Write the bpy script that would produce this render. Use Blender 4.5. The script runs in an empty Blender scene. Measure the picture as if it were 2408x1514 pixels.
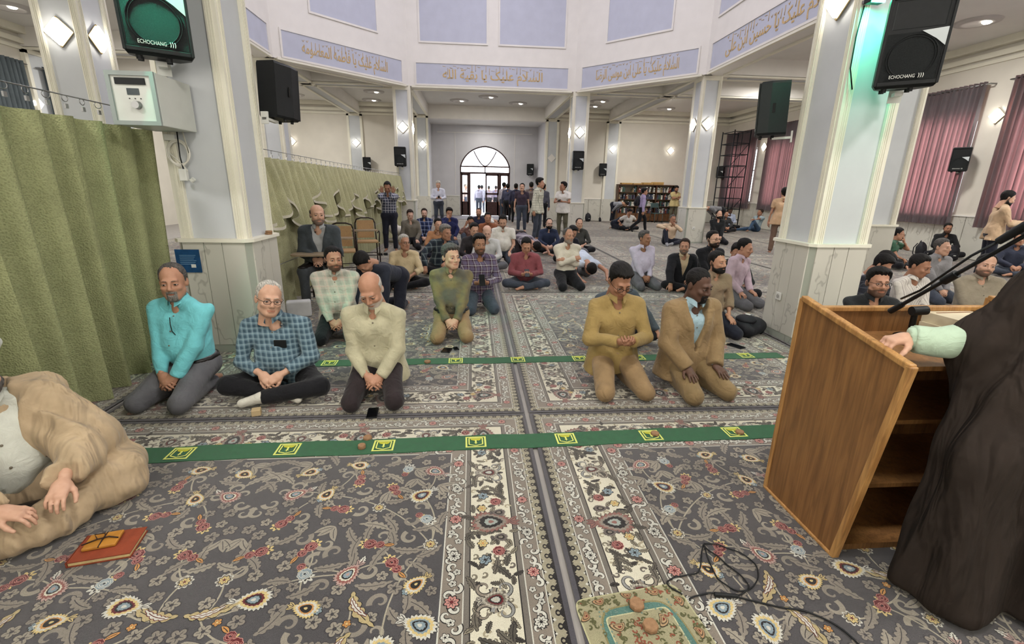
import bpy, bmesh, math, random
import numpy as np
from mathutils import Vector, Matrix, Euler
random.seed(7); RNG = np.random.default_rng(7)
SC = bpy.context.scene; COL = SC.collection
PI = math.pi
# ---------------- camera ----------------
F_PX, PITCH, YAW, ROLL, CAM_H = 1091.105, .28291, .08603, .01838, 1.6
fw = Vector((math.sin(YAW)*math.cos(PITCH), math.cos(YAW)*math.cos(PITCH), -math.sin(PITCH)))
r0 = Vector((math.cos(YAW), -math.sin(YAW), 0)); u0 = r0.cross(fw)
rr = r0*math.cos(ROLL)+u0*math.sin(ROLL); uu = -r0*math.sin(ROLL)+u0*math.cos(ROLL)
cd = bpy.data.cameras.new('camera'); cam = bpy.data.objects.new('camera', cd); COL.objects.link(cam)
cd.sensor_fit = 'HORIZONTAL'; cd.sensor_width = 36; cd.lens = F_PX/2408*36; cd.clip_start = .02; cd.clip_end = 300
m = Matrix((rr, uu, -fw)).transposed().to_4x4(); m.translation = (0, 0, CAM_H); cam.matrix_world = m
SC.camera = cam
cy = SC.cycles; cy.max_bounces = 5; cy.diffuse_bounces = 3; cy.glossy_bounces = 2; cy.transmission_bounces = 2; cy.transparent_max_bounces = 6; cy.caustics_reflective = False; cy.caustics_refractive = False; cy.use_adaptive_sampling = True; cy.adaptive_threshold = .06; cy.adaptive_min_samples = 20
# ---------------- world, exposure, large lights ----------------
vs = SC.view_settings; vs.view_transform = 'Standard'; vs.look = 'None'; vs.exposure = 0.33; vs.gamma = 1; vs.use_curve_mapping = False
w = bpy.data.worlds.new('sky'); SC.world = w; w.use_nodes = True
bg = w.node_tree.nodes['Background']; bg.inputs[0].default_value = (.86, .92, 1, 1); bg.inputs[1].default_value = 5.0
XC, A_, B_, YN, YE2, YE, YF, WS, WL, LEDGE, HB, HL = .695, 3.05, 6.187, 4.78, 7.78, 14.49, 17.49, .29, .345, 1.1, 4.76, 3.48
YW, XR, XL, YR, HC, YB = 24.0, 12.8, -11.4, 27.0, 5.25, -2.4
def light(name, kind, loc, energy, color, size=None, rot=(0, 0, 0), spread=None):
    d = bpy.data.lights.new(name, kind); d.energy = energy; d.color = color
    if kind == 'AREA': d.size = size; d.shape = 'DISK'
    elif size: d.shadow_soft_size = size
    if spread: d.spread = spread
    o = bpy.data.objects.new(name, d); COL.objects.link(o); o.location = loc; o.rotation_euler = rot
    return o
light('dome_daylight', 'AREA', (XC, 11.1, 9.6), 420, (.93, .9, 1), 9.5)
for wx in (-5.5, -1.2, 3.2, 7.5):   # added soft fill from behind the camera; the back wall has no windows
    o_ = light('rear_fill_light', 'AREA', (wx, -2.3, 2.7), 85, (.95, .97, 1), 2.2, (-PI/2, 0, 0)); o_.data.shape = 'SQUARE'
# ---------------- helpers ----------------
def lin(c):
    return tuple(((x/255)/12.92 if x/255 <= .04045 else ((x/255+.055)/1.055)**2.4) for x in c[:3])+(1,)
MATS = {}
def nodes(name):
    m = bpy.data.materials.new(name); m.use_nodes = True; nt = m.node_tree
    return m, nt, nt.nodes['Principled BSDF']
def N(nt, t, **kw):
    n = nt.nodes.new(t)
    for k, v in kw.items():
        if k.startswith('i_'): n.inputs[k[2:].replace('_', ' ')].default_value = v
        elif k.startswith('n'): n.inputs[int(k[1:])].default_value = v
        else: setattr(n, k, v)
    return n
def coords(nt, scale=(1, 1, 1), kind='Object', rot=(0, 0, 0)):
    tc = N(nt, 'ShaderNodeTexCoord'); mp = N(nt, 'ShaderNodeMapping'); mp.inputs['Scale'].default_value = scale; mp.inputs['Rotation'].default_value = rot
    nt.links.new(tc.outputs[kind], mp.inputs[0]); return mp.outputs[0]
def bump(nt, p, h, strength, dist=.01):
    b = N(nt, 'ShaderNodeBump'); b.inputs['Strength'].default_value = strength; b.inputs['Distance'].default_value = dist
    nt.links.new(h, b.inputs['Height']); nt.links.new(b.outputs[0], p.inputs['Normal'])
def mixc(nt, fac, a, b, blend='MIX'):
    mx = N(nt, 'ShaderNodeMix', data_type='RGBA', blend_type=blend)
    for s, v in ((0, fac), (6, a), (7, b)):
        if hasattr(v, 'links'): nt.links.new(v, mx.inputs[s])
        else: mx.inputs[s].default_value = v
    return mx.outputs[2]
def ramp(nt, src, stops, interp='LINEAR'):
    r = N(nt, 'ShaderNodeValToRGB'); cr = r.color_ramp; cr.interpolation = interp
    while len(cr.elements) < len(stops): cr.elements.new(.5)
    for e, (p, c) in zip(cr.elements, stops): e.position = p; e.color = c
    nt.links.new(src, r.inputs[0]); return r.outputs[0]
def mathn(nt, op, a, b=None):
    n = N(nt, 'ShaderNodeMath', operation=op)
    for i, v in enumerate((a, b)):
        if v is None: continue
        if hasattr(v, 'links'): nt.links.new(v, n.inputs[i])
        else: n.inputs[i].default_value = v
    return n.outputs[0]
def mat(name, c, rough=.6, var=.06, vs_=6, bmp=0, bs=200, metal=0, spec=.3, sheen=0):
    """plain painted / cloth surface: base colour with slight mottling and fine relief"""
    if name in MATS: return MATS[name]
    m, nt, p = nodes(name); c = lin(c)
    p.inputs['Roughness'].default_value = rough; p.inputs['Metallic'].default_value = metal; p.inputs['Specular IOR Level'].default_value = spec
    if sheen: p.inputs['Sheen Weight'].default_value = sheen
    if var:
        v = coords(nt); no = N(nt, 'ShaderNodeTexNoise', i_Scale=vs_, i_Detail=5.0); nt.links.new(v, no.inputs['Vector'])
        d = tuple(x*(1-var*1.6) for x in c[:3])+(1,); l = tuple(min(1, x*(1+var)) for x in c[:3])+(1,)
        nt.links.new(ramp(nt, no.outputs[0], [(.3, d), (.7, l)]), p.inputs['Base Color'])
        if bmp:
            n2 = N(nt, 'ShaderNodeTexNoise', i_Scale=bs, i_Detail=3.0); nt.links.new(v, n2.inputs['Vector']); bump(nt, p, n2.outputs[0], bmp)
    else: p.inputs['Base Color'].default_value = c
    MATS[name] = m; return m
def emit(name, c, s):
    if name in MATS: return MATS[name]
    m, nt, p = nodes(name); p.inputs['Base Color'].default_value = lin(c); p.inputs['Emission Color'].default_value = lin(c); p.inputs['Emission Strength'].default_value = s
    MATS[name] = m; return m
def tag(o, label=None, cat=None, group=None, kind=None):
    if label: o['label'] = label
    if cat: o['category'] = cat
    if group: o['group'] = group
    if kind: o['kind'] = kind
    return o
def empty(name, loc=(0, 0, 0), rot=0, label=None, cat=None, group=None, kind=None):
    o = bpy.data.objects.new(name, None); COL.objects.link(o); o.location = loc; o.empty_display_size = .1
    o.rotation_euler = rot if hasattr(rot, '__len__') else (0, 0, rot)
    return tag(o, label, cat, group, kind)
def link(name, me, parent=None, loc=None, rot=None):
    o = bpy.data.objects.new(name, me); COL.objects.link(o)
    if parent: o.parent = parent
    if loc is not None: o.location = loc
    if rot is not None: o.rotation_euler = rot
    return o
def copy_tree(o, parent=None):
    c = o.copy(); COL.objects.link(c)
    if parent: c.parent = parent
    for ch in list(o.children): copy_tree(ch, c)
    return c
class MB:
    """collects shapes into one mesh with material slots"""
    def __init__(s): s.v, s.f, s.m, s.sm, s.mats = [], [], [], [], []
    def mi(s, m):
        if m not in s.mats: s.mats.append(m)
        return s.mats.index(m)
    def add(s, verts, faces, m, smooth=False, T=None):
        o = len(s.v); s.v += [tuple(T @ Vector(v)) for v in verts] if T is not None else [tuple(v) for v in verts]
        k = s.mi(m)
        for f in faces: s.f.append([i+o for i in f]); s.m.append(k); s.sm.append(smooth)
        return s
    def box(s, a, b, m, T=None, ch=0):
        (x0, y0, z0), (x1, y1, z1) = a, b
        if ch <= 0:
            v = [(x0, y0, z0), (x1, y0, z0), (x1, y1, z0), (x0, y1, z0), (x0, y0, z1), (x1, y0, z1), (x1, y1, z1), (x0, y1, z1)]
            f = [(0, 3, 2, 1), (4, 5, 6, 7), (0, 1, 5, 4), (1, 2, 6, 5), (2, 3, 7, 6), (3, 0, 4, 7)]
            return s.add(v, f, m, False, T)
        bm = bmesh.new(); bmesh.ops.create_cube(bm, size=1)
        for q in bm.verts: q.co = ((x0+x1)/2+q.co.x*(x1-x0), (y0+y1)/2+q.co.y*(y1-y0), (z0+z1)/2+q.co.z*(z1-z0))
        bmesh.ops.bevel(bm, geom=bm.edges[:], offset=ch, segments=2, affect='EDGES', profile=.5)
        bm.verts.index_update(); s.add([q.co[:] for q in bm.verts], [[q.index for q in f.verts] for f in bm.faces], m, False, T); bm.free(); return s
    def cyl(s, p0, p1, r0_, r1_, m, n=12, cap=True, smooth=True):
        p0, p1 = Vector(p0), Vector(p1); d = (p1-p0).normalized(); x = d.orthogonal().normalized(); y = d.cross(x)
        v = []; f = []
        for p, r in ((p0, r0_), (p1, r1_)):
            for i in range(n): a = 2*PI*i/n; v.append(p+(x*math.cos(a)+y*math.sin(a))*r)
        for i in range(n): j = (i+1) % n; f.append((i, j, n+j, n+i))
        s.add(v, f, m, smooth)
        if cap: s.add(v, [tuple(range(n))[::-1], tuple(range(n, 2*n))], m)
        return s
    def tube(s, pts, r, m, n=8, closed=False):
        pts = [Vector(p) for p in pts]; L = len(pts); v = []; f = []
        x = None
        for i, p in enumerate(pts):
            d = (pts[(i+1) % L]-pts[i-1]) if closed else (pts[min(i+1, L-1)]-pts[max(i-1, 0)])
            d.normalize()
            x = d.orthogonal().normalized() if x is None else (x-d*x.dot(d)).normalized()
            y = d.cross(x); ri = r[i] if hasattr(r, '__len__') else r
            for k in range(n): a = 2*PI*k/n; v.append(p+(x*math.cos(a)+y*math.sin(a))*ri)
        for i in range(L if closed else L-1):
            j = (i+1) % L
            for k in range(n): k2 = (k+1) % n; f.append((i*n+k, i*n+k2, j*n+k2, j*n+k))
        if not closed: f += [tuple(range(n))[::-1], tuple(range((L-1)*n, L*n))]
        return s.add(v, f, m, True)
    def prism(s, poly, z0, z1, m, T=None):
        n = len(poly); v = [(x, y, z0) for x, y in poly]+[(x, y, z1) for x, y in poly]
        f = [tuple(range(n))[::-1], tuple(range(n, 2*n))]+[(i, (i+1) % n, n+(i+1) % n, n+i) for i in range(n)]
        return s.add(v, f, m, False, T)
    def lathe(s, prof, m, n=20, c=(0, 0, 0), smooth=True):
        v = []; f = []
        for r, z in prof:
            for k in range(n): a = 2*PI*k/n; v.append((c[0]+r*math.cos(a), c[1]+r*math.sin(a), c[2]+z))
        for i in range(len(prof)-1):
            for k in range(n): k2 = (k+1) % n; f.append((i*n+k, i*n+k2, (i+1)*n+k2, (i+1)*n+k))
        return s.add(v, f, m, smooth)
    def grid(s, P, m, smooth=True):
        """P: array (a,b,3)"""
        a, b = P.shape[:2]; v = P.reshape(-1, 3).tolist()
        f = [(i*b+j, i*b+j+1, (i+1)*b+j+1, (i+1)*b+j) for i in range(a-1) for j in range(b-1)]
        return s.add(v, f, m, smooth)
    def mesh(s, name):
        me = bpy.data.meshes.new(name); me.from_pydata(s.v, [], s.f); 
        for m in s.mats: me.materials.append(m)
        me.polygons.foreach_set('material_index', s.m); me.polygons.foreach_set('use_smooth', s.sm); me.update(); return me
    def build(s, name, parent=None, loc=None, rot=None): return link(name, s.mesh(name), parent, loc, rot)
def box(name, a, b, m, parent=None, ch=0, loc=None, rot=None): return MB().box(a, b, m, ch=ch).build(name, parent, loc, rot)
def fastmesh(name, V, Fc, mats, mi=None, smooth=True):
    """V (n,3), Fc (m,4) or (m,3) numpy"""
    me = bpy.data.meshes.new(name); n = Fc.shape[1]
    me.vertices.add(len(V)); me.vertices.foreach_set('co', np.asarray(V, np.float32).ravel())
    me.loops.add(Fc.size); me.loops.foreach_set('vertex_index', Fc.astype(np.int32).ravel())
    me.polygons.add(len(Fc)); me.polygons.foreach_set('loop_start', np.arange(0, Fc.size, n, dtype=np.int32))
    if mi is not None: me.polygons.foreach_set('material_index', mi.astype(np.int32))
    if smooth: me.polygons.foreach_set('use_smooth', np.ones(len(Fc), bool))
    for m in mats: me.materials.append(m)
    me.update(calc_edges=True); return me
# ---------------- materials of the building ----------------
WHITE = mat('white_paint', (236, 232, 226), .55, .02, 3)
CREAM = mat('cream_wall_paint', (224, 218, 206), .7, .03, 2, .05, 60)
TRIM = mat('ivory_moulding_paint', (238, 234, 218), .45, .02)
PANEL = mat('pale_blue_grey_panel', (205, 208, 211), .6, .03, 3)
LAV = mat('lavender_panel', (195, 198, 213), .6, .03, 3)
GOLD = mat('gold_lettering', (206, 176, 126), .45, .05, 20)
CEILM = mat('ceiling_paint', (226, 224, 220), .7, .02, 2)
BLACK = mat('black_plastic', (22, 24, 26), .5, .1, 30, .1, 300)
BLACKG = mat('black_gloss', (14, 15, 17), .15, 0)
STEEL = mat('steel', (150, 150, 150), .3, .05, 30, metal=1)
WHITEP = mat('white_plastic', (226, 226, 220), .4, .02)
def marble(name, c, vein):
    m, nt, p = nodes(name); v = coords(nt, (1, 1, .7), rot=(.5, .6, .3))
    wv = N(nt, 'ShaderNodeTexWave', i_Scale=.5, i_Distortion=22.0, i_Detail=5.0, i_Detail_Scale=1.6); wv.inputs['Detail Roughness'].default_value = .65
    nt.links.new(v, wv.inputs[0]); no = N(nt, 'ShaderNodeTexNoise', i_Scale=2.2, i_Detail=8.0); nt.links.new(v, no.inputs[0])
    a = ramp(nt, wv.outputs[1], [(0, lin(vein)), (.035, lin(c)), (1, lin(c))])
    b = ramp(nt, no.outputs[0], [(.35, tuple(x*.86 for x in lin(c)[:3])+(1,)), (.65, lin(c))])
    nt.links.new(mixc(nt, .6, a, b, 'MULTIPLY'), p.inputs['Base Color']); p.inputs['Roughness'].default_value = .28
    MATS[name] = m; return m
MARBLE = marble('white_veined_marble', (224, 222, 214), (196, 194, 186))
MARBLEG = marble('grey_marble', (196, 200, 190), (172, 174, 166))
# ---------------- structure ----------------
fl = box('floor', (XL-.3, YB-.3, -.2), (XR+.3, YR+.05, 0), mat('floor_stone', (150, 145, 140), .6), None); tag(fl, kind='structure')
def pieces(name, boxes, m, kind='structure', parent=None):
    mb = MB()
    for b in boxes: mb.box(b[0], b[1], b[2] if len(b) > 2 else m)
    o = mb.build(name, parent); 
    if not parent: tag(o, kind=kind)
    return o
TH = .3; WTOP = 5.6
WIN = [(6.0, 7.9), (8.95, 10.85), (11.75, 13.55), (18.5, 20.2), (21.3, 23.3)]
WZ0, WZ1 = 1.1, 3.5
def side_wall(name, x0, x1):
    bs = [((x0, YB, 0), (x1, YW+TH, WZ0)), ((x0, YB, WZ1), (x1, YW+TH, WTOP))]; y = YB
    for a, b in WIN: bs.append(((x0, y, WZ0), (x1, a, WZ1))); y = b
    bs.append(((x0, y, WZ0), (x1, YW+TH, WZ1)))
    return pieces(name, bs, CREAM)
WALLR = side_wall('wall_right', XR, XR+TH)
WINL = [(12.2, 14.0), (14.5, 16.2)]
def left_wall():
    bs = [((XL-TH, YB, 0), (XL, YW+TH, WTOP))]
    return pieces('wall_left', bs, CREAM)
WALLL = left_wall()
RX0, RX1 = -2.2, 3.55
WFL = pieces('wall_far_left', [((XL, YW, 0), (RX0, YW+TH, WTOP))], CREAM)
WFR = pieces('wall_far_right', [((RX1, YW, 0), (XR, YW+TH, WTOP))], CREAM)
WBK = pieces('wall_back', [((XL-TH, YB-TH, 0), (XR+TH, YB, WTOP))], CREAM)
NICHE = mat('niche_paint', (206, 204, 206), .7, .03, 2)
WN1 = pieces('wall_entrance_left', [((RX0-TH, YW+TH, 0), (RX0, YR+TH, WTOP))], NICHE)
WN2 = pieces('wall_entrance_right', [((RX1, YW+TH, 0), (RX1+TH, YR+TH, WTOP))], NICHE)
hdr = pieces('wall_entrance_header', [((RX0, YW-.02, 4.66), (RX1, YW+TH+.1, WTOP))], WHITE)
DXC, DHW, DSP, DAP = .685, 1.385, 2.62, 3.73
def arch(hw, spring, apex, n=14):
    """four-centred pointed arch: right half, spring to apex"""
    R = []
    for i in range(n+1):
        t = i/n; x = hw*(1-t**2.1)**(1/1.55) if t < 1 else 0; R.append((x, spring+(apex-spring)*t))
    R = [(hw*math.cos(t*PI/2)**.9*(1-.06*math.sin(t*PI)), spring+(apex-spring)*(math.sin(t*PI/2)*.74+.26*t)) for t in [i/n for i in range(n+1)]]
    return R
AR = arch(DHW, DSP, DAP)
mb = MB(); mb.box((RX0, YR, 0), (DXC-DHW, YR+TH, DSP), NICHE); mb.box((DXC+DHW, YR, 0), (RX1, YR+TH, DSP), NICHE)
for sgn in (-1, 1):
    ex = RX0-DXC if sgn < 0 else RX1-DXC
    for i in range(len(AR)-1):
        (xa, za), (xb, zb) = AR[i], AR[i+1]
        p = [(DXC+sgn*xa, za), (DXC+ex, za), (DXC+ex, zb), (DXC+sgn*xb, zb)]
        v = [(x, y, z) for y in (YR, YR+TH) for x, z in p]
        mb.add(v, [(0, 1, 2, 3), (7, 6, 5, 4), (0, 3, 7, 4), (2, 1, 5, 6)], NICHE)
mb.box((RX0, YR, DAP), (RX1, YR+TH, WTOP), NICHE)
WEN = tag(mb.build('wall_entrance'), kind='structure')
for xx in (-.95, 2.3): box('panel_joint', (xx-.012, YR-.012, 1.2), (xx+.012, YR+.01, 4.4), WHITE, WEN)
box('panel_joint', (RX0+.3, YR-.012, 4.36), (RX1-.3, YR+.01, 4.39), WHITE, WEN)
pieces('ceiling_entrance', [((RX0-TH, YW+TH, 4.75), (RX1+TH, YR+TH, 4.95))], CEILM)
# ceiling of the ring around the octagon
OCT = [(XC+x, y) for x, y in ((-2.8, 17.2), (2.8, 17.2), (5.9, 14.1), (5.9, 8.17), (2.8, 5.07), (-2.8, 5.07), (-5.9, 8.17), (-5.9, 14.1))]
OUT = [(XC-2.8, YW), (XC+2.8, YW), (XR, 14.1), (XR, 8.17), (XC+2.8, YB), (XC-2.8, YB), (XL, 8.17), (XL, 14.1)]
mb = MB(); cn = {1: (XR, YW), 3: (XR, YB), 5: (XL, YB), 7: (XL, YW)}
for i in range(8):
    j = (i+1) % 8; po = [OCT[i], OCT[j], OUT[j]]+([cn[i]] if i in cn else [])+[OUT[i]]
    v = [(x, y, HC) for x, y in po]+[(x, y, HC+.2) for x, y in po]; n = len(po)
    mb.add(v, [tuple(range(n)), tuple(range(n, 2*n))[::-1]], CEILM)
tag(mb.build('ceiling'), kind='structure')
pieces('ceiling_dome', [((XC-7, 4, 9.75), (XC+7, 18.5, 9.9))], WHITE)
# beams of the ring ceiling
def beam(a, b, nm='ceiling_beam'):
    (x0, y0), (x1, y1) = a, b; h = .28; e = empty(nm, (0, 0, 0), 0, kind='structure')
    al = abs(x1-x0) > abs(y1-y0)
    lo, hi = (min(x0, x1), min(y0, y1)), (max(x0, x1), max(y0, y1))
    p, q = ((lo[0], lo[1]-h), (hi[0], hi[1]+h)) if al else ((lo[0]-h, lo[1]), (hi[0]+h, hi[1]))
    mb = MB().box((*p, HB+.04), (*q, HC+.02), WHITE)
    mb.build('beam_body', e)
    g = .1
    for k in (0, 1):
        if al: pp, qq = (p[0], (p[1] if k == 0 else q[1]-g)), (q[0], (p[1]+g if k == 0 else q[1]))
        else: pp, qq = ((p[0] if k == 0 else q[0]-g), p[1]), ((p[0]+g if k == 0 else q[0]), q[1])
        box('edge_moulding', (*pp, HB-.01), (*qq, HB+.05), TRIM, e)
    if al: box('soffit_panel', (p[0]+.35, p[1]+g, HB+.02), (q[0]-.35, q[1]-g, HB+.045), PANEL, e)
    else: box('soffit_panel', (p[0]+g, p[1]+.35, HB+.02), (q[0]-g, q[1]-.35, HB+.045), PANEL, e)
    return e
for s in (-1, 1):
    beam((XC+s*A_, YF+.3), (XC+s*A_, YW)); beam((XC+s*B_, YE+.3), (XC+s*B_, YW))
    xe = XR if s > 0 else XL
    for yy, xs in ((YF, A_), (YE, B_), (YE2, B_), (YN, A_)): beam((XC+s*(xs+.3), yy), (xe, yy))
# cornice along the walls
def cornice(i, a, b, nrm):
    (x0, y0), (x1, y1) = a, b; mb = MB()
    for d, z0, z1 in ((.05, 4.72, 4.80), (.10, 4.86, 4.98), (.2, 5.08, HC)):
        lo = (min(x0, x1, x0+nrm[0]*d, x1+nrm[0]*d), min(y0, y1, y0+nrm[1]*d, y1+nrm[1]*d)); hi = (max(x0, x1, x0+nrm[0]*d, x1+nrm[0]*d), max(y0, y1, y0+nrm[1]*d, y1+nrm[1]*d))
        mb.box((*lo, z0), (*hi, z1), TRIM)
    tag(mb.build('trim_%d' % i), kind='structure')
cornice(1, (XL, YW), (RX0, YW), (0, -1)); cornice(2, (RX1, YW), (XR, YW), (0, -1)); cornice(3, (XR, YB), (XR, YW), (-1, 0)); cornice(4, (XL, YB), (XL, YW), (1, 0))
# marble wainscot: single slabs
def wainscot(par, p0, p1, nrm, wd=.78, top=LEDGE, m=MARBLE):
    p0, p1 = Vector((*p0, 0)), Vector((*p1, 0)); L = (p1-p0).length; n = max(1, round(L/wd)); d = (p1-p0)/n; nv = Vector((*nrm, 0))
    ws = d.length-.012; ang = math.atan2(d.y, d.x)
    me = MB().box((.006, -.03, .02), (ws, .0, top-.03), m).mesh('marble_slab')
    flip = Vector((math.sin(ang), -math.cos(ang), 0)).dot(nv) < 0
    for i in range(n):
        o = link('marble_slab', me, par); q = p0+d*i
        if flip: o.location = q+d; o.rotation_euler = (0, 0, ang+PI)
        else: o.location = q; o.rotation_euler = (0, 0, ang)
    q = p0+nv*.05; mb = MB(); lo = [min(p0[k], p1[k], q[k], (p1+nv*.05)[k]) for k in (0, 1)]; hi = [max(p0[k], p1[k], q[k], (p1+nv*.05)[k]) for k in (0, 1)]
    box('wainscot_cap', (*lo, top-.03), (*hi, top), WHITE, par)
wainscot(WFL, (XL, YW), (RX0, YW), (0, -1)); wainscot(WFR, (RX1, YW), (XR, YW), (0, -1))
wainscot(WALLR, (XR, 5), (XR, YW), (-1, 0), .8); wainscot(WEN, (RX0, YR), (DXC-DHW-.02, YR), (0, -1)); wainscot(WEN, (DXC+DHW+.02, YR), (RX1, YR), (0, -1))
wainscot(WN1, (RX0, YW+TH), (RX0, YR), (1, 0)); wainscot(WN2, (RX1, YW+TH), (RX1, YR), (-1, 0))
# pilasters on the walls
def pilaster(par, x, y, nrm, w=.3):
    t = Vector((-nrm[1], nrm[0], 0)); n = Vector((*nrm, 0)); c = Vector((x, y, 0))
    def bx(nm, a0, a1, d0, d1, z0, z1, m):
        p = [c+t*a0+n*d0, c+t*a1+n*d1]
        return box(nm, (min(p[0].x, p[1].x), min(p[0].y, p[1].y), z0), (max(p[0].x, p[1].x), max(p[0].y, p[1].y), z1), m, par)
    bx('pilaster_panel', -w, w, 0, .07, LEDGE, 4.74, PANEL)
    for s in (-1, 1): bx('pilaster_trim', s*w-.05, s*w+.05, 0, .1, LEDGE, 4.74, TRIM)
    bx('pilaster_cap', -w-.05, w+.05, 0, .1, 4.66, 4.76, TRIM); bx('pilaster_base', -w-.08, w+.08, 0, .12, 0, LEDGE, MARBLE)
for s in (-1, 1):
    p = WFL if s < 0 else WFR
    pilaster(p, XC+s*B_, YW, (0, -1)); pilaster(p, XC+s*A_ + (s*.12 if s > 0 else -.05), YW, (0, -1), .26)
for yy in (YF, YE, YE2): pilaster(WALLR, XR, yy, (-1, 0)); pilaster(WALLL, XL, yy, (1, 0))
# ---------------- columns ----------------
def column_proto(near):
    e = empty('column', (0, 0, 0), 0, kind='structure')
    box('shaft', (-WS+.03, -WS+.03, LEDGE), (WS-.03, WS-.03, HB+.05), PANEL, e)
    me = MB(); g = .095
    me.box((-WS, -WS, LEDGE), (-WS+g, -WS+g, HB+.04), TRIM); 
    for k in (.016, .036, .056): me.box((-WS+k+.02, -WS-.007, LEDGE), (-WS+k+.028, -WS, HB+.04), TRIM); me.box((-WS-.007, -WS+k+.02, LEDGE), (-WS, -WS+k+.028, HB+.04), TRIM)
    me = me.mesh('corner_trim')
    for k in range(4): link('corner_trim', me, e, rot=(0, 0, k*PI/2))
    box('capital_trim', (-WS-.004, -WS-.004, HB-.12), (WS+.004, WS+.004, HB+.02), TRIM, e)
    c = .05; b = WL-.025; po = [(-b+c, -b), (b-c, -b), (b, -b+c), (b, b-c), (b-c, b), (-b+c, b), (-b, b-c), (-b, -b+c)]
    MB().prism(po, 0, .09, MARBLEG).build('skirting', e)
    MB().prism([(x*.985, y*.985) for x, y in po], .05, LEDGE-.02, MARBLEG).build('base', e)
    if near:
        for k in range(4):
            for a0, a1, mm in ((-b+c, -.09, MARBLE), (-.085, .07, MARBLE), (.075, b-c, MARBLE)):
                box('marble_slab', (a0+.001, -b-.004, .09), (a1-.001, -b+.02, LEDGE-.025), mm, e, rot=(0, 0, k*PI/2))
    else:
        for k in range(4): box('marble_slab', (-b+c, -b-.004, .05), (b-c, -b+.02, LEDGE-.025), MARBLE, e, rot=(0, 0, k*PI/2))
    po2 = [(x*(WL/b), y*(WL/b)) for x, y in po]
    MB().prism(po2, LEDGE-.03, LEDGE, TRIM).build('ledge', e)
    return e
COLS = {}
pn, pf = column_proto(True), column_proto(False); used = {True: 0, False: 0}
for nm, x, y in (('A', -A_, YN), ('F', A_, YN), ('G', -B_, YE2), ('H', B_, YE2), ('B', -B_, YE), ('E', B_, YE), ('C', -A_, YF), ('D', A_, YF)):
    near = nm in 'AF'; pr = pn if near else pf
    o = pr if not used[near] else copy_tree(pr); used[near] = 1
    o.location = (XC+x, y, 0); COLS[nm] = o
# ---------------- octagon drum with calligraphy bands ----------------
AFORM = {'ا': (0xfe8d, 0xfe8e), 'ل': (0xfedd, 0xfede, 0xfedf, 0xfee0), 'س': (0xfeb1, 0xfeb2, 0xfeb3, 0xfeb4), 'م': (0xfee1, 0xfee2, 0xfee3, 0xfee4), 'ع': (0xfec9, 0xfeca, 0xfecb, 0xfecc),
 'ی': (0xfbfc, 0xfbfd, 0xfbfe, 0xfbff), 'ک': (0xfb8e, 0xfb8f, 0xfb90, 0xfb91), 'ف': (0xfed1, 0xfed2, 0xfed3, 0xfed4), 'ط': (0xfec1, 0xfec2, 0xfec3, 0xfec4), 'ه': (0xfee9, 0xfeea, 0xfeeb, 0xfeec),
 'ص': (0xfeb9, 0xfeba, 0xfebb, 0xfebc), 'و': (0xfeed, 0xfeee), 'ب': (0xfe8f, 0xfe90, 0xfe91, 0xfe92), 'ق': (0xfed5, 0xfed6, 0xfed7, 0xfed8), 'ة': (0xfe93, 0xfe94), 'ح': (0xfea1, 0xfea2, 0xfea3, 0xfea4),
 'ن': (0xfee5, 0xfee6, 0xfee7, 0xfee8), 'ر': (0xfead, 0xfeae), 'ض': (0xfebd, 0xfebe, 0xfebf, 0xfec0)}
def shape(s):
    out = []; i = 0; joined = False
    while i < len(s):
        ch = s[i]
        if ch == ' ': out.append(' '); joined = False; i += 1; continue
        if ch == 'ل' and i+1 < len(s) and s[i+1] == 'ا': out.append(chr(0xfefc if joined else 0xfefb)); joined = False; i += 2; continue
        F = AFORM[ch]; nx = s[i+1] if i+1 < len(s) else ' '; dual = len(F) == 4; to = dual and nx != ' '
        out.append(chr(F[(3 if to else 1) if joined else (2 if to else 0)])); joined = to; i += 1
    return ''.join(out[::-1])
def textmesh(body, w, h, m, ext=.006, align='CENTER', name='lettering', bold=0):
    c = bpy.data.curves.new('t', 'FONT'); c.body = body; c.align_x = align; c.resolution_u = 3; o = bpy.data.objects.new('t', c); COL.objects.link(o)
    c.extrude = .02; c.offset = bold
    dg = bpy.context.evaluated_depsgraph_get(); me = bpy.data.meshes.new_from_object(o.evaluated_get(dg)); bpy.data.objects.remove(o)
    co = np.zeros(len(me.vertices)*3, np.float32); me.vertices.foreach_get('co', co); co = co.reshape(-1, 3)
    lo, hi = co.min(0), co.max(0); co = (co-(lo+hi)/2)/np.maximum(hi-lo, 1e-6)*np.array((w, h, ext*2))
    me.vertices.foreach_set('co', co.ravel().astype(np.float32)); me.materials.clear(); me.materials.append(m); me.name = name; me.update(); return me
TXT = {0: 'السلام علیک یا بقیة الله', 1: 'السلام علیک یا علی ابن موسی الرضا', 2: 'السلام علیک یا حسین ابن علی', 7: 'السلام علیک یا فاطمه المعصومه'}
def framed(e, x0, x1, z0, z1, m, nm, t=.05):
    box(nm, (x0, -.012, z0), (x1, .03, z1), m, e)
    for a, b in (((x0-t, -.03, z0-t), (x1+t, .02, z0)), ((x0-t, -.03, z1), (x1+t, .02, z1+t)), ((x0-t, -.03, z0), (x0, .02, z1)), ((x1, -.03, z0), (x1+t, .02, z1))): box('panel_moulding', a, b, WHITE, e)
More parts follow.
